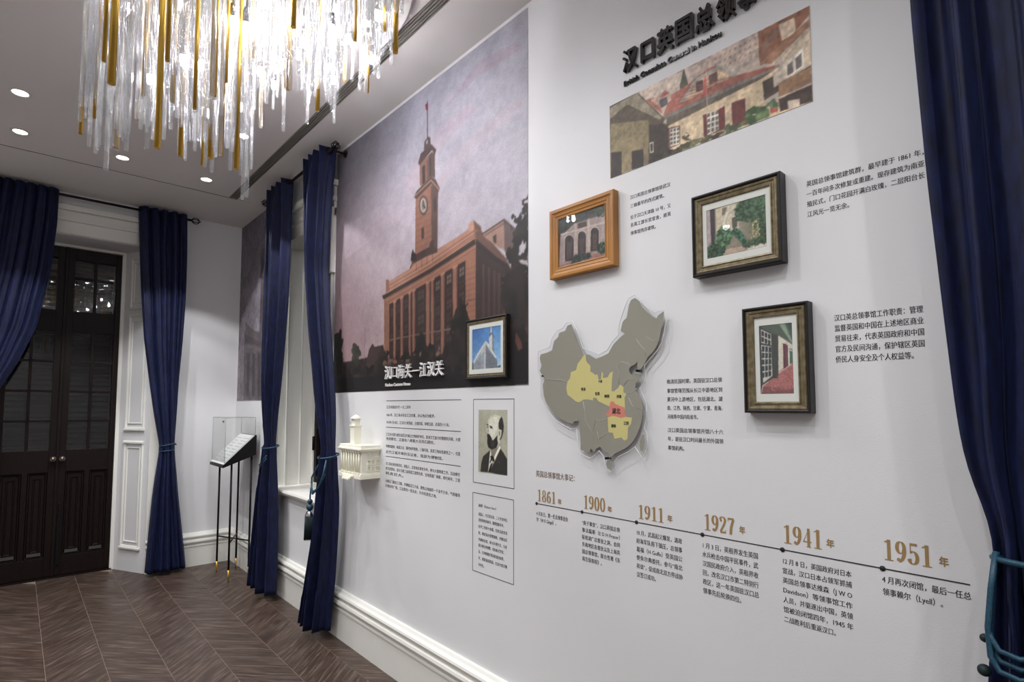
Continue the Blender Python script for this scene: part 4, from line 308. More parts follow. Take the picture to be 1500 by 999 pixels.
BLUESKY = [["G",[[110,170,220],[110,168,220],[150,195,230],[26,84,160],[50,120,190],[70,140,205]]],["p",[150,158,170],[[-0.0083,0.088],[0.1166,0.2878],[0.3222,0.4794],[0.4813,0.646],[0.6738,0.4442],[0.8402,0.2565],[0.8959,0.0084],[0.6191,-0.0135],[0.0,0.0]]],["p",[176,180,184],[[0.3222,0.4794],[0.4813,0.646],[0.4804,-0.0198],[0.3137,-0.0137]]],["p",[120,126,138],[[0.4813,0.646],[0.6738,0.4442],[0.84,0.2497],[0.883,-0.0007],[0.4805,-0.0129]]],["p",[196,198,200],[[0.4505,0.66],[0.4951,0.6727],[0.5113,0.6005],[0.139,0.2682],[0.0697,0.1515],[0.0383,0.1893],[0.1858,0.387]]],["p",[200,200,200],[[0.4951,0.6727],[0.5903,0.5921],[0.8486,0.2557],[0.8386,0.2056],[0.5664,0.5072],[0.4848,0.6034]]],["p",[188,190,192],[[0.5952,0.8028],[0.6935,0.8689],[0.7083,0.4407],[0.6139,0.4849]]],["p",[128,134,146],[[0.6935,0.8689],[0.7686,0.7475],[0.7665,0.366],[0.7083,0.4407]]],["p",[90,96,108],[[0.5944,0.7675],[0.6141,0.8537],[0.645,1.0385],[0.6979,1.0388],[0.7107,0.8598],[0.7604,0.7659],[0.7762,0.7116],[0.6924,0.8267],[0.6027,0.7454]]],["p",[200,200,200],[[0.6531,1.0089],[0.6796,1.0127],[0.6935,0.8689],[0.6403,0.847]]],["p",[60,70,70],[[-0.0077,0.158],[0.0383,0.1893],[0.0544,-0.0042],[0.0,0.0]]],["p",[60,84,72],[[0.884,0.0328],[1.0025,0.0733],[1.0,0.0],[0.891,-0.0114]]],["p",[84,90,104],[[0.517,0.4599],[0.5342,0.4442],[0.5247,0.0177],[0.5072,0.0123]]],["p",[84,90,104],[[0.5601,0.4277],[0.5773,0.4121],[0.568,0.0143],[0.5505,0.0088]]],["p",[84,90,104],[[0.6031,0.3957],[0.6201,0.3802],[0.611,0.0108],[0.5937,0.0054]]],["p",[84,90,104],[[0.6457,0.3639],[0.6627,0.3485],[0.654,0.0074],[0.6366,0.002]]],["p",[84,90,104],[[0.6882,0.3323],[0.705,0.3169],[0.6967,0.004],[0.6794,-0.0014]]],["p",[84,90,104],[[0.7304,0.3008],[0.7471,0.2856],[0.7392,0.0007],[0.7221,-0.0047]]],["p",[84,90,104],[[0.7724,0.2695],[0.789,0.2543],[0.7816,-0.0027],[0.7645,-0.0081]]],["p",[84,90,104],[[0.8141,0.2384],[0.8307,0.2233],[0.8239,-0.006],[0.8068,-0.0114]]],["p",[84,90,104],[[0.8556,0.2075],[0.8721,0.1924],[0.8659,-0.0094],[0.8489,-0.0147]]],["p",[96,104,116],[[0.0833,0.1504],[0.1016,0.1698],[0.0997,0.0097],[0.0817,0.0076]]],["p",[96,104,116],[[0.129,0.185],[0.1473,0.2044],[0.1447,0.0062],[0.1267,0.0042]]],["p",[96,104,116],[[0.1745,0.2195],[0.1928,0.2389],[0.1895,0.0028],[0.1715,0.0007]]],["p",[96,104,116],[[0.22,0.254],[0.2382,0.2733],[0.2341,-0.0007],[0.2162,-0.0028]]],["p",[96,104,116],[[0.2653,0.2883],[0.2835,0.3077],[0.2785,-0.0041],[0.2607,-0.0062]]],["p",[96,104,116],[[0.3106,0.3226],[0.3288,0.3419],[0.3227,-0.0075],[0.305,-0.0096]]],["p",[96,104,116],[[0.3557,0.3568],[0.3739,0.3761],[0.3667,-0.011],[0.3491,-0.013]]],["p",[96,104,116],[[0.4008,0.391],[0.4189,0.4102],[0.4106,-0.0144],[0.393,-0.0164]]]]
PORTRAIT = [["G",[[150,148,124],[158,156,132],[164,162,136],[158,158,134],[168,166,144],[160,158,136]]],["p",[190,188,166],[[0.3292,0.7847],[0.3579,0.8563],[0.4443,0.9029],[0.6012,0.9246],[0.7564,0.908],[0.8266,0.8649],[0.8606,0.7896],[0.8418,0.6877],[0.8062,0.585],[0.7451,0.481],[0.6891,0.4021],[0.4896,0.3431],[0.4174,0.3662],[0.359,0.494],[0.3035,0.5962],[0.3267,0.6331],[0.2742,0.6577],[0.3264,0.7264],[0.3031,0.7647]]],["p",[208,206,186],[[0.3869,0.8311],[0.4874,0.8843],[0.658,0.8937],[0.7007,0.8244],[0.6591,0.6958],[0.5744,0.6039],[0.4599,0.5619],[0.3876,0.6244],[0.3584,0.7013]]],["p",[40,38,34],[[0.715,0.7992],[0.7483,0.8571],[0.8208,0.8965],[0.8602,0.8402],[0.8887,0.7522],[0.8726,0.6631],[0.8286,0.5856],[0.7785,0.5306],[0.7503,0.5386],[0.806,0.6104],[0.8167,0.6871],[0.7297,0.6976],[0.7097,0.7354]]],["p",[190,186,160],[[0.6762,0.6707],[0.7297,0.6976],[0.8055,0.6893],[0.8059,0.6232],[0.7501,0.5706],[0.7022,0.5755]]],["p",[120,116,98],[[0.7158,0.659],[0.7579,0.6728],[0.7668,0.6093],[0.7331,0.5956]]],["p",[60,56,50],[[0.2914,0.7748],[0.3582,0.7685],[0.3554,0.7504],[0.3031,0.7518]]],["p",[60,56,50],[[0.3958,0.7513],[0.4937,0.7355],[0.5111,0.6986],[0.4594,0.7141],[0.4017,0.7282]]],["p",[36,34,32],[[0.3148,0.7365],[0.3554,0.7336],[0.3526,0.7115],[0.3206,0.7159]]],["p",[40,38,36],[[0.419,0.7286],[0.4766,0.7171],[0.4652,0.7013],[0.4248,0.7081]]],["p",[150,146,126],[[0.3613,0.7143],[0.3788,0.663],[0.3383,0.636],[0.315,0.6484]]],["p",[34,32,28],[[0.3093,0.6158],[0.3876,0.6141],[0.431,0.5869],[0.4744,0.5494],[0.4947,0.4984],[0.5604,0.5392],[0.6314,0.5798],[0.6766,0.6068],[0.6656,0.536],[0.6943,0.4793],[0.6606,0.4268],[0.5754,0.3786],[0.4462,0.3738],[0.3593,0.4031],[0.3155,0.4666],[0.3211,0.5447]]],["p",[52,48,42],[[0.4313,0.5093],[0.5175,0.5249],[0.6035,0.4762],[0.5467,0.4098],[0.4461,0.4192]]],["p",[120,116,96],[[0.4463,0.3673],[0.6889,0.4214],[0.7507,0.4811],[0.768,0.405],[0.6046,0.2443],[0.4956,0.2656],[0.4321,0.2889]]],["p",[46,44,40],[[0.0747,0.0025],[0.1043,0.1439],[0.1693,0.252],[0.4318,0.3668],[0.4264,0.2627],[0.4959,0.2137],[0.3605,0.0119]]],["p",[44,42,38],[[0.3604,0.0145],[0.6048,0.2185],[0.7793,0.4054],[0.8862,0.3329],[0.998,0.2484],[1.0,0.0],[0.6913,0.0004]]],["p",[214,210,188],[[0.4203,0.3534],[0.4492,0.361],[0.461,0.2771],[0.4324,0.2109],[0.4959,0.2137],[0.5759,0.2689],[0.6047,0.2314],[0.4618,0.0822],[0.3896,0.0107],[0.3459,0.0137],[0.3804,0.1565]]],["p",[226,222,200],[[0.7452,0.4554],[0.7793,0.4054],[0.5819,0.2175],[0.5531,0.255]]],["p",[30,28,28],[[0.4264,0.2692],[0.4956,0.2811],[0.5531,0.2576],[0.5763,0.2043],[0.5248,0.1761],[0.4843,0.2132],[0.421,0.1519],[0.4036,0.1641],[0.4439,0.2244]]],["p",[22,22,20],[[0.3517,0.014],[0.4327,0.1329],[0.496,0.1683],[0.5133,0.16],[0.4099,0.0079]]],["p",[80,78,70],[[0.6902,0.2029],[0.761,0.1803],[0.747,0.1707],[0.6846,0.1885]]]]
MAPMAIN = [[1.0969,1.7431],[1.0883,1.7594],[1.0719,1.7639],[1.056,1.7512],[1.0445,1.729],[1.0252,1.7094],[1.0061,1.6935],[0.9911,1.6849],[0.9856,1.6943],[0.9645,1.7049],[0.9651,1.6719],[0.9768,1.6434],[0.9826,1.6142],[0.9927,1.5952],[1.0083,1.5764],[1.0278,1.561],[1.0359,1.5446],[1.0519,1.5253],[1.0599,1.5223],[1.0678,1.5295],[1.0658,1.5498],[1.0756,1.5415],[1.0936,1.5343],[1.1003,1.5242],[1.094,1.5102],[1.0803,1.5027],[1.0761,1.5128],[1.0523,1.5049],[1.054,1.4949],[1.0726,1.4785],[1.077,1.4582],[1.0614,1.4375],[1.0499,1.4172],[1.048,1.3904],[1.0508,1.3635],[1.0591,1.3365],[1.0715,1.3092],[1.0879,1.2849],[1.1085,1.2668],[1.1378,1.2514],[1.1634,1.2394],[1.1765,1.2281],[1.1852,1.2239],[1.1893,1.2398],[1.2113,1.2469],[1.2245,1.2604],[1.2427,1.2522],[1.252,1.2408],[1.2657,1.2508],[1.2752,1.2343],[1.294,1.2418],[1.313,1.2444],[1.3127,1.2776],[1.3171,1.3145],[1.3187,1.3479],[1.3412,1.3474],[1.3512,1.3359],[1.3813,1.3428],[1.3966,1.3501],[1.4276,1.3611],[1.4594,1.3881],[1.4863,1.4197],[1.4972,1.4437],[1.5026,1.4838],[1.4914,1.5075],[1.5024,1.5199],[1.5191,1.5408],[1.5078,1.5605],[1.5189,1.5895],[1.5132,1.6053],[1.4743,1.6105],[1.4525,1.6169],[1.4416,1.6517],[1.4202,1.6655],[1.4148,1.6807],[1.3836,1.6854],[1.3732,1.7037],[1.3529,1.7076],[1.3382,1.6692],[1.3189,1.6294],[1.2951,1.5862],[1.2712,1.5882],[1.2389,1.5698],[1.2115,1.5768],[1.1846,1.5857],[1.1623,1.6162],[1.132,1.6383],[1.115,1.6472],[1.1317,1.6594],[1.1227,1.6902],[1.1058,1.7022]]
MAPPLATE = [[1.1092,1.7484],[1.0965,1.7676],[1.0717,1.7757],[1.0479,1.7569],[1.0326,1.7308],[0.9945,1.7034],[0.9853,1.7089],[0.9585,1.7094],[0.9564,1.6676],[0.9644,1.6356],[0.9723,1.6067],[0.9892,1.5816],[1.0163,1.5569],[1.04,1.5348],[1.035,1.5042],[1.0386,1.4775],[1.057,1.4611],[1.0456,1.4373],[1.0336,1.4104],[1.0344,1.3638],[1.0436,1.3303],[1.0338,1.314],[1.0313,1.2777],[1.0427,1.2473],[1.0531,1.2333],[1.0631,1.246],[1.0802,1.2684],[1.1047,1.25],[1.1465,1.2315],[1.162,1.2152],[1.1598,1.1945],[1.1772,1.1757],[1.1971,1.1809],[1.2056,1.2048],[1.2115,1.2292],[1.2292,1.2458],[1.2476,1.2289],[1.2708,1.2157],[1.3132,1.2296],[1.3256,1.2473],[1.3317,1.3214],[1.3564,1.3169],[1.3865,1.3274],[1.4383,1.3493],[1.481,1.3919],[1.514,1.4399],[1.5136,1.5083],[1.5304,1.5414],[1.5267,1.6185],[1.4633,1.6297],[1.4522,1.6646],[1.4253,1.6897],[1.3938,1.6982],[1.3782,1.7159],[1.3477,1.7178],[1.3214,1.6714],[1.2996,1.6127],[1.2571,1.5983],[1.225,1.585],[1.1889,1.5968],[1.1683,1.6252],[1.1404,1.6461],[1.1418,1.6675],[1.1311,1.6982]]
MAPHAINAN = [[1.1991,1.2028],[1.1945,1.2135],[1.1829,1.2169],[1.1734,1.2125],[1.1736,1.1997],[1.1833,1.1861],[1.1929,1.1863]]
MAPTAIWAN = [[1.0625,1.2699],[1.0603,1.2921],[1.0514,1.3096],[1.0445,1.3089],[1.0427,1.2856],[1.0476,1.2658],[1.0535,1.2533],[1.0603,1.2578]]
MAPYELLOW = [[1.2957,1.5858],[1.2872,1.588],[1.2833,1.5631],[1.2648,1.5458],[1.265,1.5268],[1.2413,1.5123],[1.2332,1.5146],[1.2281,1.4958],[1.2182,1.4954],[1.2145,1.5218],[1.208,1.5188],[1.2095,1.5004],[1.1886,1.5022],[1.1788,1.5175],[1.1659,1.5222],[1.1695,1.4963],[1.1732,1.4548],[1.1637,1.452],[1.1447,1.4645],[1.1371,1.4756],[1.123,1.4665],[1.1233,1.4487],[1.1112,1.4434],[1.1193,1.4308],[1.1179,1.4029],[1.12,1.3852],[1.1614,1.3926],[1.19,1.4029],[1.2159,1.4134],[1.2291,1.4177],[1.239,1.4295],[1.2524,1.4323],[1.256,1.4216],[1.273,1.4255],[1.2974,1.4257],[1.3187,1.4149],[1.3366,1.4205],[1.3532,1.4317],[1.3752,1.4449],[1.3802,1.4702],[1.3748,1.4926],[1.3613,1.5061],[1.3574,1.5284],[1.3319,1.5344],[1.3244,1.5573],[1.31,1.5703]]
MAPYELLOW2 = [[1.1905,1.3665],[1.1523,1.3721],[1.1203,1.3675],[1.1094,1.3651],[1.0902,1.3639],[1.0947,1.3429],[1.1069,1.33],[1.1093,1.2923],[1.1227,1.2857],[1.1336,1.2963],[1.1472,1.2931],[1.1629,1.2899],[1.1689,1.3102],[1.188,1.312],[1.1895,1.3405]]
MAPRED = [[1.1802,1.4133],[1.1737,1.4195],[1.1642,1.4174],[1.158,1.4106],[1.1394,1.4029],[1.121,1.3979],[1.12,1.3827],[1.1124,1.3676],[1.1338,1.3622],[1.1555,1.367],[1.1712,1.3693],[1.1873,1.3639],[1.2001,1.3715],[1.187,1.3847],[1.1823,1.3977]]
MAPLINES = [[[1.4912,1.5023],[1.4687,1.5073],[1.4372,1.5004],[1.414,1.5024],[1.3875,1.4958],[1.3726,1.4897]],[[1.3009,1.4192],[1.2908,1.3812],[1.2912,1.3515],[1.2708,1.3224],[1.2572,1.3122],[1.2432,1.3551],[1.2233,1.3502],[1.197,1.3585]],[[1.0693,1.6256],[1.0521,1.6015],[1.0351,1.5852],[1.0325,1.5677]],[[1.0314,1.6295],[1.0062,1.6149],[0.9868,1.6131]],[[1.1414,1.4773],[1.1377,1.5157],[1.1499,1.5369],[1.1309,1.5539],[1.1005,1.5444],[1.0947,1.5289]],[[1.1229,1.4716],[1.1013,1.4938],[1.0864,1.4907]],[[1.1172,1.4486],[1.09,1.4481],[1.0662,1.4626]],[[1.1023,1.4306],[1.0878,1.4029],[1.0529,1.3906]],[[1.2371,1.3129],[1.2307,1.2868],[1.1912,1.3093]]]
MAPLABELS = [["宁夏",1.2202,1.4891,0.009],["青海",1.2976,1.4639,0.011],["甘肃",1.2341,1.4465,0.011],["陕西",1.1921,1.4369,0.011],["河南",1.1414,1.4352,0.011],["湖北",1.1533,1.386,0.019],["湖南",1.1654,1.3349,0.011],["江西",1.1133,1.3454,0.011]]
MAPPINS = [[1.0635,1.5188],[1.1943,1.2223],[1.4993,1.519]]
